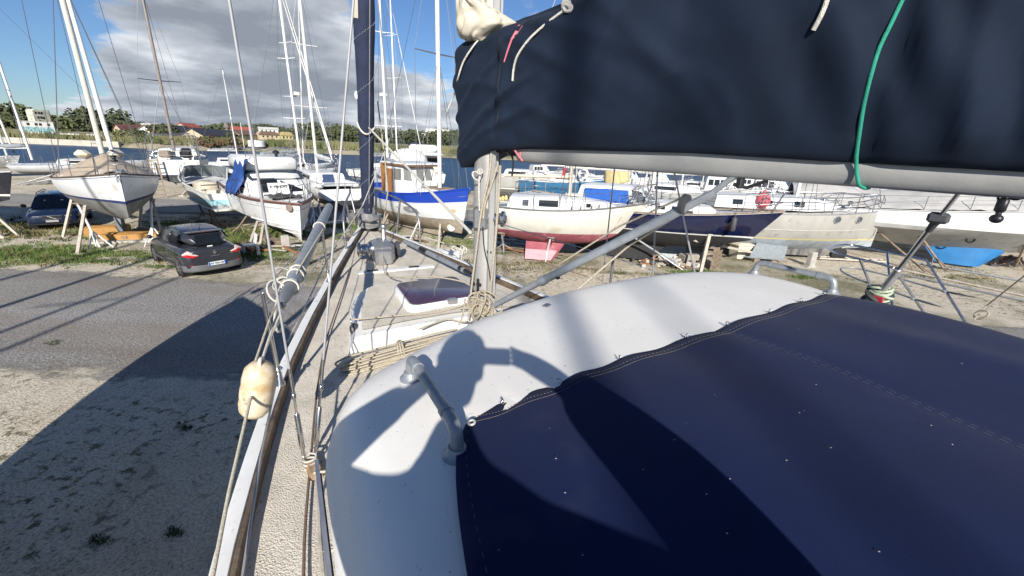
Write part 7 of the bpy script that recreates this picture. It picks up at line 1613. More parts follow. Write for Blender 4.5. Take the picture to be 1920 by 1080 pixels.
# --- coil, block and lines on the foredeck
q = MB(); rr = random.Random(4); zc = zdeck(.2)+.02
for k in range(7):
    a_ = Yw(.33+rr.uniform(-.05, .05), -.88+rr.uniform(-.05, .03), zc+.014*k); b_ = Yw(.22+rr.uniform(-.06, .06), -.18+rr.uniform(-.1, .06), zc+.12+.012*k); d = (b_-a_); n_ = Vector((-d.y, d.x, 0)).normalized()*rr.uniform(.03, .075)
    pts = [a_+n_, a_.lerp(b_, .5)+n_*1.2, b_+n_, b_+d*.06, b_-n_, a_.lerp(b_, .5)-n_*1.1, a_-n_, a_-d*.09, a_+n_]; q.tube(spline(pts, 6), .0075, 7)
c_ = Yw(.30, -.55, zc+.10)
for k in range(3): q.torus(c_+Vector((.01*k, .012*k, 0)), .075, .008, axis=(.9, .25+.1*k, .1), n=18, m=7)
tag(q.build('rope_coil', ROPE, smooth=60), 'coiled beige rope lying between our foredeck trunk and doghouse', 'rope coil')
q = MB(); q.tube(spline([Yw(.80, -.80, zc+.2), Yw(.72, -.45, 3.30), Yw(.70, -.1, 3.29), Yw(.76, .22, 3.33), Yw(1.0, .30, 3.40), Yw(1.35, .05, 3.40), Yw(1.75, -.2, 3.30), Yw(2.3, -.25, 3.2), Yw(2.9, -.15, 3.32)], 6), .0072, 8); tag(q.build('jib_sheet', ROPE, smooth=60), 'beige sheet leading from the block across the hatch to the bow', 'rope')
q = MB(); q.tube(spline([Yw(.60, .05, zc+.25), Yw(.55, .28, zc+.22), Yw(.40, .25, zc+.2), Yw(.42, .02, zc+.2), Yw(.52, -.1, zc+.2), Yw(.46, -.35, zc+.18)], 6), .007, 8); tag(q.build('sheet_tail', ROPE, smooth=60), 'loose beige rope tail curled near the foot of the mast', 'rope')
bp_ = Yw(.80, -.80, 3.20); q = MB(); q.ball(bp_, (.036, .05, .055), 14, 10, rot=Matrix.Rotation(.6, 3, 'Z')); q.lathe(bp_, [(.05, -.014), (.05, .014)], 16, axis=(1, .4, .2)); bo_ = q.build('sheet_block', mat('block_grey', (.07, .075, .085), .45, var=.2), smooth=60); tag(bo_, 'dark grey sheet block lying against the white face of our foredeck trunk', 'block')
q = MB(); q.torus(bp_+Vector((-.03, .02, .065)), .018, .005, axis=(1, .5, 0), n=14, m=6); q.build('shackle', STEEL, bo_, smooth=60)
# --- black block hanging from the boom at the right
hb_ = PB(1878, 378, 0); q = MB(); q.tube([PB(1880, 362), PB(1882, 378)], .006, 6); q.bbox(PB(1878, 385), (.02, .03, .05), .006, rz=.3); q.tube([PB(1876, 388), PB(1870, 408)], .008, 8); q.ball(PB(1868, 410), (.018, .02, .016), 10, 7); q.torus(PB(1880, 370), .014, .004, axis=(1, 0, 0), n=12, m=6); tag(q.build('hanging_block', BLACK, smooth=50), 'black block hanging under the boom at the right edge', 'block')
q = MB(); q.torus(PB(1905, 365), .02, .005, axis=(.6, .5, .6), n=14, m=6); tag(q.build('boom_shackle', BLACK, smooth=60), 'black shackle under the boom end', 'shackle')

# ================================================================= bow of the boat alongside to starboard
nb = boat('sailing_yacht', 'neighbouring yacht to starboard of which only the steel bow pulpit and furling gear show', 'sailboat', Vector((3.62, 4.85, 0)), (-.30, .95), 10)
NH = Hull(10, 3.0, (2.85, 2.85, 2.98), (1.6, 1.0, 1.5), 1.8, tw=.7, rake=1.1, be=1.9); NH.mesh([(0, 0, 5), (1, None, 4)]).build('hull', [WHITE2, ANTI], nb, smooth=35); NH.deck(drop=.0).build('deck', mat('grey_weathered_deck', (.40, .40, .38), .85, var=.2, scale=5), nb); NH.rail(.02, .01).build('toe_rail', GALV, nb)
def Nl(px, py, z): return Lc(nb, G(px, py, z))
zt, zl = 3.65, 3.38
q = MB(); q.tube(spline([Nl(1675, 502, zt), Nl(1640, 492, zt), Nl(1600, 483, zt), Nl(1570, 475, zt), Nl(1557, 467, zt), Nl(1572, 460, zt), Nl(1600, 460, zt), Nl(1640, 468, zt), Nl(1663, 473, zt), Nl(1700, 480, zt), Nl(1737, 488, zt)], 5), .0125, 10); po = q.build('pulpit', STEEL, nb, smooth=60)
q = MB(); q.tube(spline([Nl(1712, 560, zl), Nl(1675, 547, zl), Nl(1640, 535, zl), Nl(1600, 520, zl), Nl(1578, 508, zl), Nl(1580, 502, zl), Nl(1605, 503, zl), Nl(1650, 513, zl), Nl(1700, 526, zl), Nl(1770, 546, zl)], 5), .010, 10); q.build('lower_rail', GALV, po, smooth=60)
for a_, b_ in (((1663, 473), (1674, 590)), ((1613, 488), (1652, 585)), ((1675, 502), (1745, 604)), ((1737, 488), (1816, 614))):
    q = MB(); q.tube([Nl(*a_, zt), Nl(*b_, 3.08)], .0125, 10); q.build('pulpit_leg', STEEL, po, smooth=60)
for a_, b_ in (((1712, 560), (1766, 576)), ((1770, 546), (1828, 558))):
    q = MB(); p_, r_ = Nl(*a_, zl), Nl(*b_, zl); q.tube([p_, p_.lerp(r_, .15), p_.lerp(r_, .6), r_], [.012, .03, .03, .006], 8, sq=(1, .25)); q.build('rail_end', DGREY, po, smooth=60); q = MB(); q.bbox(p_, (.05, .05, .03), .01); q.build('rail_clamp', GALV, po)
fa = D(1652, 548, 5.6); fb = D(1757, 412, 5.05); fg = D(1905, 228, 4.5)
q = MB(); q.tube([Lc(nb, fa), Lc(nb, fb)], .021, 12); q.build('furler_foil', STEEL, nb, smooth=50); q = MB(); q.tube([Lc(nb, fb), Lc(nb, fg)], .017, 12); q.build('furler_foil', STEEL, nb, smooth=50)
q = MB(); q.tube([Lc(nb, fa), Lc(nb, fa.lerp(fb, .36))], .034, 12); q.build('foil_base', ALU, nb, smooth=50)
q = MB(); dd = (fb-fa).normalized(); q.tube([Lc(nb, fb-dd*.13), Lc(nb, fb-dd*.05), Lc(nb, fb)], [.025, .03, .04], 10); q.bbox(Lc(nb, fb+dd*.02), (.14, .08, .09), .02, rz=.4); q.build('foil_clamp', DGREY, nb, smooth=40)
dr = fa-dd*.05; q = MB(); q.lathe(Lc(nb, dr), [(.03, -.16), (.11, -.15), (.115, -.13), (.07, -.11), (.07, -.02), (.12, 0), (.12, .03), (.05, .05)], 20, axis=Lc(nb, fb)-Lc(nb, fa)); q.build('furling_drum', mat('worn_black_drum', (.05, .05, .055), .5, var=.3), nb, smooth=40)
q = MB()
for k in range(9): q.torus(Lc(nb, dr)+Vector((random.uniform(-.03, .03), random.uniform(-.03, .03), -.06+.018*k)), .085, .013, axis=(.2*math.sin(k), .3*math.cos(k), 1), n=16, m=6)
q.build('furling_line', mat('pale_green_rope', (.40, .46, .34), .9, var=.2, scale=60), nb, smooth=60)
q = MB(); p_ = Lc(nb, dr)-Vector((0, 0, .18)); 
for k in range(4): q.torus(p_-Vector((0, 0, .05*k)), .022, .007, axis=(k % 2, 1-k % 2, .1), n=12, m=6, ell=1.4)
q.build('chain', GALV, nb)
q = MB(); q.bbox(Lc(nb, dr)+Vector((-.05, .08, -.05)), (.10, .02, .12), .004); q.build('red_badge', mat('red_badge', (.45, .04, .05), .5), nb)
q = MB(); q.tube([G(1826, 600, 3.1), G(1850, 573, 3.2), D(1930, 510, 5.6)], .007, 6); q.torus(G(1840, 590, 3.15), .04, .012, axis=(1, .3, 0), n=14, m=6, ell=1.6); tag(q.build('guard_line', ROPE), 'thin rope knotted at the right edge behind the awning', 'rope')
# boat alongside to port, outside the picture: its hull throws the big shadow on the yard
pbt = boat('sailing_yacht', 'yacht standing to port just outside the picture, casting its long shadow over the yard', 'sailboat', Vector((-7.88, 5.25, 0)), (-.46, .89), 12)
PH = Hull(12, 3.9, (3.1, 3.15, 3.35), (1.8, 1.1, 1.6), 1.95, tw=.75, rake=1.1, be=2.1); PH.mesh([(0, 0, 5), (1, None, 4)]).build('hull', [OWNW, ANTI], pbt, smooth=35); PH.deck(drop=.0).build('deck', WHITE2, pbt); lifelines(pbt, PH, .1, .92, 6, .62, STEEL); fin(-1.8, 1.2, 1.3, -1.5, .7, .03, .4).build('keel', ANTI, pbt)
cc = Cabin([(-3, -2.8, 1.3, 1.15, 3.1, 3.7), (1, .8, 1.1, .95, 3.15, 3.75), (2.8, 2.2, .5, .45, 3.2, 3.5)]); cc.mesh().build('cabin', WHITE, pbt, smooth=40)
mast(pbt, .8, 3.7, 13, .1, .01, ALU, spreaders=(.45,), half=1.1, base_half=1.6, bow_x=5.8, stern_x=-5.8, zdeck=3.2, roller=.09, wr=.006)
for (x, y, L, hgt, lab) in ((-13.1, -4.0, 11, 14, 'yacht behind us to port whose mast shadow crosses the yard'), (-11.35, -7.5, 11, 13, 'second yacht behind us to port whose mast shadow crosses the yard'), (-15.2, -9.0, 10, 14, 'third yacht behind us to port throwing a thin mast shadow'), (-10.2, -12, 10, 12, 'fourth yacht far behind us to port throwing a thin mast shadow'), (.95, -15, 10, 15, 'yacht straight behind us whose mast shadow falls on the doghouse roof'), (1.85, -25, 10, 18, 'yacht further back whose soft mast shadow falls on the awning')):
    t = thing('sailing_yacht', lab, 'sailboat', (x, y, 0), math.atan2(.89, -.46), 'yachts behind us'); hh = Hull(L, 3.4, (2.7, 2.7, 3.0), (1.3, 1.0, 1.5), 1.7, tw=.75, rake=1.0, n=14); hh.mesh([(0, 0, 3), (1, None, 3)]).build('hull', [WHITE, ANTI], t, smooth=35); hh.deck(drop=0).build('deck', WHITE2, t); mast(t, 0, 2.7, hgt, .055 if x == .95 else .04 if x == 1.85 else .11 if hgt > 13 else .075, 0, ALU, spreaders=(.5,), half=1, base_half=1.2, wires=False); fin(-1.4, 1.2, 1.2, -1.2, .7, .03, .4).build('keel', ANTI, t)
print('own ok')
# ================================================================= cars
def car_paint(name, col): 
    m = mat(name, col, .25, .25, var=.05, scale=3, coat=.6); return m
def wheel(par, x, y, r=.31, w=.2, spokes=7):
    s = 1 if y > 0 else -1; q = MB(); q.lathe((x, y-s*w, r), [(r*.62, 0), (r*.94, .0), (r, .03), (r, w-.03), (r*.94, w), (r*.66, w+.005)], 28, axis=(0, s, 0)); o = q.build('wheel', RUBBER, par, smooth=50)
    q = MB(); q.lathe((x, y-s*.02, r), [(r*.68, -.10), (r*.68, .02), (r*.62, .03), (r*.60, -.02)], 26, axis=(0, s, 0))
    for k in range(spokes):
        a = 2*PI*k/spokes; q.beam((x, y-s*.0, r), (x+math.cos(a)*r*.62, y-s*.0, r+math.sin(a)*r*.62), .045, .03, up=(0, 1, 0))
    q.lathe((x, y-s*.02, r), [(.055, 0), (.05, .035), (.01, .04)], 14, axis=(0, s, 0)); q.build('rim', mat('alloy_rim', (.42, .42, .43), .35, .8, var=.1), o, smooth=40)
    q = MB(); q.lathe((x, y-s*.12, r), [(r*.66, 0), (.01, .002)], 20, axis=(0, s, 0)); q.build('brake_disc', BLACK, o)
def car(name, label, p, heading, paint, prof, half, belt, roof, wl, lower, wb):
    """prof: lower body stations (x, half width, bottom z, shoulder z, deck z, inner half width); roof: greenhouse stations (x foot, x top, w foot, w top, z foot, z top)"""
    t = thing(name, label, 'car', p, math.atan2(heading[1], heading[0]), None)
    rings = []
    for (x, w_, zb, zs, zt, wi) in prof:
        rings.append([Vector((x, y*sg, z)) for sg, pts in ((1, [(0, zb), (w_*.86, zb), (w_*.975, zb+.08), (w_, lerp(zb, zs, .45)), (w_*.99, lerp(zb, zs, .8)), (w_*.965, zs), (wi, zt-.012), (wi*.6, zt), (0, zt+.005)]), (-1, [(wi*.6, zt), (wi, zt-.012), (w_*.965, zs), (w_*.99, lerp(zb, zs, .8)), (w_, lerp(zb, zs, .45)), (w_*.975, zb+.08), (w_*.86, zb)])) for y, z in pts])
    q = MB(); q.loft(rings, caps=True); bo = q.build('body', paint, t, smooth=45)
    md = bo.modifiers.new('s', 'SUBSURF'); md.levels = md.render_levels = 2
    return t, bo
def arch(t, x, y, r=.365):
    s = 1 if y > 0 else -1; q = MB(); q.lathe((x, y-s*.30, .31), [(r*.2, 0), (r, .0), (r, .306), (r*.9, .309), (r*.85, .2)], 28, axis=(0, s, 0)); return q.build('wheel_arch', BLACK, t, smooth=50)
# ---- dark grey hatchback, rear to us
PG = car_paint('dark_grey_paint', (.035, .038, .046))
hd = (-.80, .60)
t, bo = car('parked_car', 'dark grey hatchback parked at the edge of the asphalt, rear to us', Vector((-11.76, 15.05, 0)), hd, PG,
    [(-2.06, .58, .42, .60, .92, .48), (-2.04, .74, .33, .70, .97, .60), (-1.93, .855, .25, .80, 1.02, .66), (-1.5, .90, .22, .90, 1.04, .70), (-.6, .905, .21, .94, 1.02, .72), (.4, .905, .21, .93, 1.0, .72), (.95, .90, .22, .90, .98, .70), (1.5, .88, .23, .84, .92, .62), (1.9, .80, .26, .70, .82, .5), (2.12, .62, .34, .58, .70, .4)], .9, 1.0, None, None, None, 2.64)
gh = [(-1.90, -1.42, .72, .50, 1.00, 1.40), (-1.45, -1.10, .80, .575, .99, 1.455), (-.6, -.5, .83, .61, .98, 1.475), (.35, .15, .83, .60, .97, 1.455), (1.32, .50, .74, .56, .95, 1.41)]
cg = Cabin(gh, .025, .05); rf = cg.mesh(); ro = rf.build('roof', PG, t, smooth=50); ro.modifiers.new('s', 'SUBSURF').levels = 1; ro.modifiers['s'].render_levels = 1
CG = glass('car_glass', (.012, .014, .016), .04)
cg.front_window(-.62, .62, .18, .88, False, off=.022).build('rear_window', CG, t); cg.front_window(-.62, .62, .1, .92, True, off=.02).build('windscreen', CG, t)
for sd in (1, -1):
    cg.side_window(sd, -1.22, -.62, .22, .84, .10, .0, off=.03).build('window', CG, t); cg.side_window(sd, -.57, .14, .15, .86, .0, -.03, off=.03).build('window', CG, t); cg.side_window(sd, .19, .98, .12, .86, .0, -.55, off=.03).build('window', CG, t)
    for x in (-1.34, 1.30): wheel(t, x, sd*.885); arch(t, x, sd*.885)
    q = MB(); q.bbox((.86, sd*1.0, 1.03), (.16, .18, .13), .05); q.build('mirror', PG, t, smooth=50)
    for x in (-.42, .42): q = MB(); q.bbox((x-.12, sd*.905, .80), (.16, .025, .028), .008); q.build('door_handle', mat('chrome_trim', (.6, .6, .6), .2, .9), t)
    q = MB(); q.bbox((0, sd*.895, .34), (2.0, .03, .10), .01); q.build('sill', DGREY, t)
RL = mat('red_lamp', (.45, .012, .015), .18, coat=.5, var=.2); CLR = mat('clear_lamp', (.62, .50, .46), .15, coat=.5, var=.15, scale=20)
for sd in (1, -1):
    q = MB()
    def TL(u, v): return Vector((-2.075+.13*u**2+.10*(v), sd*lerp(.46, .865, u), .70+.26*v))
    lo = [(0, .28), (.35, .12), (.7, .18), (1, .38)]; up = [(0, .34), (.35, .70), (.62, 1.0), (1, .62)]; md_ = [(a[0], lerp(a[1], b_[1], .48)) for a, b_ in zip(lo, up)]
    L_ = lambda pts, o_: [TL(*p)+Vector((-o_, sd*o_*.5, 0)) for p in pts]
    q.loft([L_(lo, .0), L_(lo, .03), L_(md_, .04), L_(md_, .0)]); o = q.build('tail_lamp', RL, t, smooth=60); q = MB(); q.loft([L_(md_, .0), L_(md_, .04), L_(up, .022), L_(up, .0)]); q.build('clear_lens', CLR, o, smooth=60)
    q = MB(); q.bbox((-2.03, sd*.62, .47), (.03, .22, .04), .01); q.build('reflector', RL, t)
q = MB(); q.loft([[Vector((x, y, z)) for y, x in ((-.90, -1.62), (-.87, -1.86), (-.70, -2.04), (-.35, -2.115), (0, -2.13), (.35, -2.115), (.70, -2.04), (.87, -1.86), (.90, -1.62))] for z in (.245, .30, .42, .455)], closed=False); o = q.build('bumper', mat('grey_bumper', (.115, .118, .122), .6, var=.1), t, smooth=50); o.modifiers.new('t', 'SOLIDIFY').thickness = .03
q = MB(); q.bbox((-2.15, .0, .475), (.015, .52, .115), .004, rot=Matrix.Rotation(.1, 3, 'Y')); po = q.build('number_plate', mat('plate_white', (.72, .73, .74), .4, var=.03), t)
PB_ = mat('plate_blue', (.02, .10, .45), .4)
for y in (-.238, .238): q = MB(); q.bbox((-2.161, y, .475), (.008, .04, .113), .001, rot=Matrix.Rotation(.1, 3, 'Y')); q.build('plate_band', PB_, po)
lettering('AP-960-BP', .098, po, (-2.1635, 0, .475), (PI/2+.0, 0, -PI/2), mat('plate_black', (.01, .01, .012), .5), extr=.002)
q = MB(); pts = [Vector((-2.082, y, z)) for y, z in ((0, .885), (.042, .84), (.0, .795), (-.042, .84))]; q.slab(pts, .01); pts2 = [Vector((-2.094, y, z)) for y, z in ((0, .915), (.062, .845), (.03, .845), (.0, .88), (-.03, .845), (-.062, .845))]; 
q.beam(pts2[0], pts2[1], .02, .012); q.beam(pts2[0], pts2[5], .02, .012); q.beam((-2.09, .05, .83), (-2.085, .0, .775), .018, .012); q.beam((-2.09, -.05, .83), (-2.085, 0, .775), .018, .012); q.build('emblem', mat('chrome_trim', (.6, .6, .6), .2, .9), t)
q = MB(); q.box((-2.095, .0, .725), (.008, .26, .018)); q.build('badge_lettering', mat('chrome_trim', (.6, .6, .6), .2, .9), t)
q = MB(); q.box((-2.09, -.5, .73), (.008, .06, .022)); q.build('badge', mat('chrome_trim', (.6, .6, .6), .2, .9), t)
q = MB(); q.bbox((-1.955, .06, 1.035), (.03, .16, .04), .008); q.build('wiper_sticker', WHITEPAINT, t); q = MB(); q.tube([(-1.95, .05, 1.02), (-1.90, -.30, 1.09)], .010, 6); q.build('wiper', BLACK, t)
q = MB(); q.bbox((-1.45, 0, 1.435), (.05, .42, .045), .012); q.build('brake_light', RL, t)
q = MB(); q.loft([[(-1.28, -.56, 1.43), (-1.28, .56, 1.43)], [(-1.50, -.53, 1.425), (-1.50, .53, 1.425)]], closed=False); o = q.build('spoiler', PG, t); o.modifiers.new('t', 'SOLIDIFY').thickness = .03
q = MB(); q.tube([(-1.0, 0, 1.47), (-1.08, 0, 1.53), (-1.22, 0, 1.68)], [.018, .007, .004], 6); q.build('aerial', BLACK, t)
q = MB(); q.bbox((-2.0, 0, .30), (.1, 1.2, .1), .02); q.build('diffuser', BLACK, t)
# ---- dark blue estate, front to us, in the shade of the sloop
PBL = car_paint('midnight_blue_paint', (.012, .022, .055)); hd = (.62, -.785); c = G(108, 431)
t, bo = car('parked_car', 'dark blue estate car facing us half under the bow-on white sloop', Vector((c.x-hd[0]*1.95, c.y-hd[1]*1.95, 0)), hd, PBL,
    [(-2.35, .70, .36, .66, .95, .5), (-2.28, .82, .28, .80, 1.0, .62), (-1.9, .91, .24, .92, 1.02, .72), (-.6, .93, .22, .95, 1.02, .75), (.5, .93, .22, .94, 1.0, .75), (1.0, .92, .23, .90, .98, .72), (1.6, .91, .24, .84, .92, .66), (2.05, .87, .26, .76, .85, .58), (2.28, .72, .32, .64, .74, .45)], .9, 1.0, None, None, None, 2.75)
gh = [(-2.25, -1.95, .74, .58, 1.0, 1.42), (-1.2, -1.1, .84, .64, .99, 1.50), (.2, .1, .85, .65, .97, 1.49), (1.35, .55, .78, .60, .95, 1.44)]
cg = Cabin(gh, .025, .05); ro = cg.mesh().build('roof', PBL, t, smooth=50); cg.front_window(-.68, .68, .08, .94, True, off=.02).build('windscreen', CG, t)
for sd in (1, -1):
    cg.side_window(sd, .1, .95, .12, .86, 0, -.5, off=.025).build('window', CG, t); cg.side_window(sd, -.85, .05, .12, .86, off=.025).build('window', CG, t); cg.side_window(sd, -1.9, -.95, .15, .84, off=.025).build('window', CG, t)
    for x in (-1.38, 1.42): wheel(t, x, sd*.90, .32); arch(t, x, sd*.90)
    q = MB(); q.bbox((.92, sd*1.04, 1.04), (.15, .20, .15), .05); q.build('mirror', PBL, t, smooth=50)
    q = MB(); q.loft([[Vector((x, sd*y, z)) for y, x in ((.42, 2.235), (.62, 2.20), (.80, 2.07))] for z in (.60, .70)], closed=False); o = q.build('headlamp', mat('headlamp_lens', (.42, .42, .40), .12, coat=.6, var=.2, scale=25), t, smooth=60); o.modifiers.new('t', 'SOLIDIFY').thickness = .05
    q = MB(); q.tube([(-1.9, sd*.62, 1.44), (-1.6, sd*.64, 1.54), (.1, sd*.64, 1.54), (.4, sd*.62, 1.47)], .02, 6); q.build('roof_rail', BLACK, t)
q = MB(); q.bbox((2.27, 0, .64), (.06, .62, .16), .02); q.build('grille', BLACK, t); CHM = mat('chrome_trim', (.6, .6, .6), .2, .9)
q = MB(); q.tube([(2.305, -.34, .72), (2.305, .34, .72), (2.305, .29, .56), (2.305, -.29, .56), (2.305, -.34, .72)], .014, 6); q.tube([(2.31, .12, .565), (2.31, -.16, .715)], .014, 6); q.build('grille_frame', CHM, t)
q = MB(); q.bbox((2.31, -.02, .475), (.015, .42, .09), .004); po = q.build('number_plate', mat('grey_plate', (.34, .34, .35), .5, var=.1), t)  # plate in a plain mid grey
q = MB(); q.bbox((2.24, 0, .34), (.08, 1.2, .10), .03); q.build('lower_intake', BLACK, t)
for y, sz in ((.3, .05), (-.28, .04)): q = MB(); q.bbox((1.02, y, 1.28), (.012, .09, sz), .002, rot=Matrix.Rotation(-.95, 3, 'Y')); q.build('windscreen_sticker', WHITEPAINT, t)

# ================================================================= grass and weeds
rnd = random.Random(21)
GR1 = mat('fresh_grass', (.105, .17, .035), .85, var=.4, scale=1.5); GR2 = mat('dry_grass', (.22, .19, .08), .9, var=.35, scale=1.5); GR3 = mat('dark_weed', (.045, .065, .022), .9, var=.4, scale=2)
def blades(mb, c, r, n, h, mi):
    for _ in range(n):
        a = rnd.uniform(0, 6.28); d = r*math.sqrt(rnd.random()); p = c+Vector((math.cos(a)*d*1.6, math.sin(a)*d, 0)); b = rnd.uniform(0, 6.28); w_ = h*rnd.uniform(.10, .22); s = Vector((math.cos(b), math.sin(b), 0))*w_; tp = Vector((rnd.uniform(-.7, .7), rnd.uniform(-.7, .7), rnd.uniform(.5, 1.2)))*h
        mb.add([p-s, p+s, p+tp], [(0, 1, 2)], mi)
mb = MB()
# dense green areas: (px, py, radius, tufts, height, mix)
for (px, py, rx, ry, n, h, mx_) in ((45, 478, 3.0, 1.4, 230, .11, 0), (100, 472, 2.2, 1.0, 150, .11, 0), (10, 490, 2.0, .9, 90, .10, 0), (160, 490, 1.8, .5, 90, .09, 0), (220, 478, 2.4, .6, 120, .09, 0), (320, 420, 2.6, 1.2, 60, .12, 0), (470, 440, 2.6, 1.8, 300, .13, 0), (430, 450, 1.6, 1.4, 140, .13, 0), (465, 480, 1.6, .8, 120, .11, 0), (500, 470, 2.0, 1.0, 90, .10, 0), (540, 490, 2.4, .8, 90, .08, 1), (650, 425, 2.2, 1.2, 120, .12, 0), (620, 445, 1.8, .8, 70, .1, 0), (860, 455, 2.0, 1.6, 110, .10, 0), (930, 420, 2.0, 1.5, 120, .10, 1), (960, 500, 2.4, 1.0, 120, .07, 1), (900, 500, 1.6, 1.2, 80, .07, 1), (1010, 492, 1.8, .5, 60, .06, 1), (1075, 440, 1.4, .8, 70, .11, 0), (1320, 512, 1.1, .25, 90, .10, 0), (1400, 525, .9, .3, 80, .12, 0), (1290, 520, .9, .25, 50, .07, 1), (1240, 515, 1.1, .25, 50, .06, 1), (1150, 512, 1.3, .25, 60, .06, 1), (1110, 505, 1.0, .2, 40, .06, 1), (1525, 515, .7, .2, 50, .09, 0), (1500, 520, .6, .2, 30, .08, 0), (1780, 505, 1.6, .6, 70, .06, 1), (1740, 520, 1.3, .4, 40, .06, 1), (1820, 520, 1.6, .6, 50, .06, 1), (20, 440, 2.6, 1.0, 90, .15, 1), (50, 425, 2.4, 1.2, 90, .16, 1), (350, 486, 1.5, .4, 70, .09, 0), (300, 500, 1.0, .3, 30, .08, 0), (380, 412, 3.5, 1.4, 60, .08, 1), (180, 440, 2.0, .8, 60, .12, 0), (700, 440, 1.6, .8, 60, .1, 0)):
    c = G(px, py)
    for _ in range(n):
        p = c+Vector((rnd.gauss(0, .5)*rx, rnd.gauss(0, .5)*ry, 0)); mi = (0 if rnd.random() < .75 else 1) if mx_ == 0 else (1 if rnd.random() < .55 else 2)
        blades(mb, p, .16, 16, h*rnd.uniform(.6, 1.3), mi)
tag(mb.build('grass', [GR1, GR2, GR3]), 'patchy grass between the boat stands', kind='stuff')
mb = MB()
for _ in range(1500):   # thin scatter of low weeds on the gravel
    x = rnd.uniform(-26, 22); y = rnd.uniform(13.6, 24); 
    if noise.noise(Vector((x*.35, y*.35, 5))) < .0: continue
    blades(mb, Vector((x, y, 0)), .22, 10, rnd.uniform(.03, .06), rnd.choice((1, 2, 2)))
for _ in range(150):
    x = rnd.uniform(-10, -2); y = rnd.uniform(3.0, 7.0)
    if noise.noise(Vector((x*.8, y*.8, 8))) < .12: continue
    blades(mb, Vector((x, y, 0)), .07, 8, rnd.uniform(.015, .035), 2)
for (px, py) in ((330, 1000), (187, 1018), (100, 640), (350, 800)):
    for _ in range(5): blades(mb, G(px+rnd.uniform(-12, 12), py+rnd.uniform(-8, 8)), .06, 20, .05, 2)
tag(mb.build('weeds', [GR1, GR2, GR3]), 'sparse low weeds on the gravel', kind='stuff')
ST = mat('pale_stones', (.60, .55, .45), .95, var=.25, scale=3); ST2 = mat('grey_stones', (.30, .29, .27), .95, var=.25, scale=3)
mb = MB()
def stone(p, s):
    o = len(mb.v); a = rnd.uniform(0, 3); pts = []
    for k in range(5): an = a+k*1.2566; rr = s*rnd.uniform(.7, 1.2); pts.append(p+Vector((math.cos(an)*rr, math.sin(an)*rr, 0)))
    mb.add(pts+[p+Vector((0, 0, s*rnd.uniform(.4, .9)))], [(0, 1, 5), (1, 2, 5), (2, 3, 5), (3, 4, 5), (4, 0, 5)], 0 if rnd.random() < .65 else 1)
for _ in range(9000):
    y = rnd.uniform(2.6, 22)**1.0; x = rnd.uniform(-1.25*y-1.5, 1.15*y)
    if y < 7 and x > -2 or 7 < y < 13.6: continue
    stone(Vector((x, y, .007)), rnd.uniform(.006, .014)*(1+y*.03))
tag(mb.build('gravel', [ST, ST2]), 'loose stones on the yard', kind='stuff')
print('cars ok')
# ================================================================= the person taking the picture (stands behind the camera; its shadow falls over the roof)
def skin_body(name, joints, edges, mats, parent, sub=2):
    me = bpy.data.meshes.new(name); me.from_pydata([j[0] for j in joints], edges, []); o = bpy.data.objects.new(name, me); COL.objects.link(o)
    sk = o.modifiers.new('skin', 'SKIN'); sk.use_smooth_shade = True
    for v, j in zip(me.skin_vertices[0].data, joints):
        r = j[1]; v.radius = (r, r) if isinstance(r, (int, float)) else r
    me.skin_vertices[0].data[0].use_root = True
    s = o.modifiers.new('sub', 'SUBSURF'); s.levels = s.render_levels = sub
    dg = bpy.context.evaluated_depsgraph_get(); m2 = bpy.data.meshes.new_from_object(o.evaluated_get(dg)); bpy.data.objects.remove(o)
    m2.materials.clear(); 
    for m in mats: m2.materials.append(m)
    m2.polygons.foreach_set('use_smooth', [True]*len(m2.polygons))
    o = bpy.data.objects.new(name, m2); COL.objects.link(o); o.parent = parent; return o
PX, PY, PZ = -.06, -.34, 3.05
pn = thing('person', 'person in a puffy jacket on our side deck, holding up a phone with both hands', 'person', (PX, PY, PZ), 0)
def q3(x, y, z): return (x-PX, y-PY, z-PZ)
SKIN = mat('skin', (.50, .30, .21), .55, var=.06)
J = [(q3(-.04, -.36, 3.98), .15), (q3(-.04, -.36, 4.18), .14), (q3(-.05, -.34, 4.36), .16), (q3(-.09, -.31, 4.50), .075), (q3(-.11, -.25, 4.60), .062),
     (q3(.06, -.36, 3.90), .10), (q3(.08, -.32, 3.50), .07), (q3(.08, -.36, 3.13), .045), (q3(.09, -.24, 3.09), .042),
     (q3(-.14, -.36, 3.90), .10), (q3(-.17, -.34, 3.50), .07), (q3(-.17, -.38, 3.13), .045), (q3(-.18, -.26, 3.09), .042),
     (q3(.13, -.34, 4.42), .075), (q3(.52, -.24, 4.28), .055), (q3(.24, -.07, 4.60), .04), (q3(.115, -.037, 4.672), .044),
     (q3(-.23, -.34, 4.42), .075), (q3(-.50, -.24, 4.36), .055), (q3(-.26, -.09, 4.56), .035), (q3(-.12, -.03, 4.66), .03)]
E_ = [(0, 1), (1, 2), (2, 3), (3, 4), (0, 5), (5, 6), (6, 7), (7, 8), (0, 9), (9, 10), (10, 11), (11, 12), (2, 13), (13, 14), (14, 15), (15, 16), (2, 17), (17, 18), (18, 19), (19, 20)]
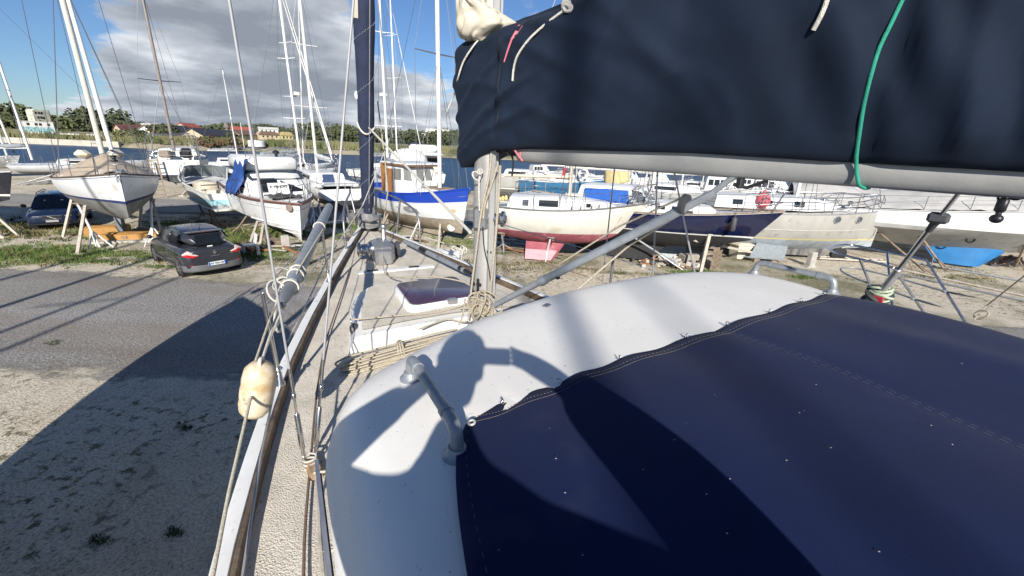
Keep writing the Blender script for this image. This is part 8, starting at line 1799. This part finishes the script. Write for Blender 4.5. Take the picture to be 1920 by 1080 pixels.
# fingers close round the two ends of the phone
def fing(base, tip, r, root):
    i = len(J); b = Vector(base); t_ = Vector(tip); m_ = b.lerp(t_, .55)+Vector((0, -.012, .006)); J.extend([(q3(*b), r), (q3(*m_), r*.92), (q3(*t_), r*.8)]); E_.extend([(root, i), (i, i+1), (i+1, i+2)])
for k in range(4): fing((.105, -.035, 4.69-.020*k), (.060, -.022, 4.705-.021*k), .0085, 16); fing((-.095, -.035, 4.69-.020*k), (-.060, -.022, 4.705-.021*k), .0085, 20)
fing((.12, -.06, 4.655), (.075, -.045, 4.67), .010, 16); fing((-.10, -.06, 4.655), (-.06, -.045, 4.67), .010, 20)
body = skin_body('body', J, E_, [SKIN], pn)
# head joined into the body mesh
hb = MB(); hc_ = Vector(q3(-.115, -.215, 4.715))
prof = [(-.125, .03, .02), (-.115, .055, .045), (-.09, .062, .062), (-.05, .068, .078), (0, .075, .088), (.04, .077, .092), (.08, .070, .085), (.11, .050, .062), (.128, .015, .02)]
hb.loft([[hc_+Vector((a*math.cos(t_), b_*math.sin(t_)*(1 if math.sin(t_) > 0 else 1.05)+.006, z)) for t_ in [2*PI*i/18 for i in range(18)]] for z, a, b_ in prof], caps=True)
hb.lathe(hc_+Vector((0, .088, -.018)), [(.016, -.02), (.015, .008), (.006, .022)], 8, axis=(0, 1, -.25))                     # nose
hb.ball(hc_+Vector((0, .080, -.062)), (.026, .012, .010), 10, 6)                                                                # mouth
for s in (-1, 1): hb.ball(hc_+Vector((s*.078, -.01, -.01)), (.012, .022, .034), 10, 8)
ho_ = hb.build('head_tmp', SKIN, None, smooth=70)
bm = bmesh.new(); bm.from_mesh(body.data); bm.from_mesh(ho_.data); bm.to_mesh(body.data); bm.free(); bpy.data.objects.remove(ho_)
rm = body.modifiers.new('r', 'REMESH'); rm.mode = 'VOXEL'; rm.voxel_size = .007; rm.use_smooth_shade = True
for s in (-1, 1): q = MB(); q.ball(hc_+Vector((s*.03, .084, .012)), .011, 10, 8); q.build('eye', mat('eye_white', (.7, .68, .65), .3), pn, smooth=60); q = MB(); q.ball(hc_+Vector((s*.03, .092, .012)), .0055, 8, 6); q.build('iris', BLACK, pn, smooth=60)
hr_ = MB(); rr = random.Random(2)
for i in range(150):
    a, e = rr.uniform(0, 6.28), rr.uniform(.05, 1.45); n_ = Vector((math.cos(a)*math.cos(e), math.sin(a)*math.cos(e), math.sin(e)))
    if n_.y > .45 and n_.z < .7: continue
    p = hc_+Vector((n_.x*.080, n_.y*.094, .02+n_.z*.112)); hr_.ball(p, (rr.uniform(.014, .024),)*3, 6, 5)
hr_.ball(hc_+Vector((0, -.012, .035)), (.082, .096, .102), 16, 12); hr_.build('hair', mat('brown_hair', (.06, .04, .025), .8, var=.3), pn, smooth=80)
JK = mat('dark_jacket', (.035, .045, .06), .7, var=.2, bump=.2, bscale=30)
J2 = [(q3(-.05, -.36, 3.92), .185), (q3(-.05, -.36, 4.15), .185), (q3(-.05, -.35, 4.30), .19), (q3(-.06, -.34, 4.42), .115), (q3(.15, -.35, 4.37), .125), (q3(.36, -.31, 4.31), .125), (q3(.57, -.24, 4.28), .13), (q3(.42, -.15, 4.46), .115), (q3(.24, -.075, 4.61), .078), (q3(-.26, -.35, 4.37), .115), (q3(-.40, -.30, 4.36), .095), (q3(-.53, -.24, 4.38), .085), (q3(-.41, -.17, 4.47), .066), (q3(-.27, -.10, 4.56), .05)]
skin_body('jacket', J2, [(0, 1), (1, 2), (2, 3), (3, 4), (4, 5), (5, 6), (6, 7), (7, 8), (3, 9), (9, 10), (10, 11), (11, 12), (12, 13)], [JK], pn)
J3 = [(q3(-.04, -.36, 4.0), .165), (q3(-.04, -.36, 3.92), .165), (q3(.06, -.36, 3.84), .115), (q3(.08, -.33, 3.5), .085), (q3(.08, -.36, 3.16), .065), (q3(-.14, -.36, 3.84), .115), (q3(-.17, -.34, 3.5), .085), (q3(-.17, -.38, 3.16), .065)]
skin_body('trousers', J3, [(0, 1), (1, 2), (2, 3), (3, 4), (1, 5), (5, 6), (6, 7)], [mat('blue_jeans', (.05, .07, .12), .85, var=.2)], pn)
for x, y in ((.085, -.28), (-.175, -.30)):
    q = MB(); q.loft([[Vector((x-PX+w_*math.cos(a), y-PY+l_*math.sin(a), z)) for a in [2*PI*i/16 for i in range(16)]] for z, w_, l_ in ((.005, .045, .13), (.03, .05, .138), (.06, .045, .12), (.085, .035, .06))], caps=True); q.build('shoe', DGREY, pn, smooth=50)
ph = MB(); ph.bbox((.0, -.026, 4.665), (.128, .009, .066), .004); po = ph.build('phone', BLACK, smooth=50); tag(po, 'black phone held sideways in both hands of the person', 'phone')
print('person ok')
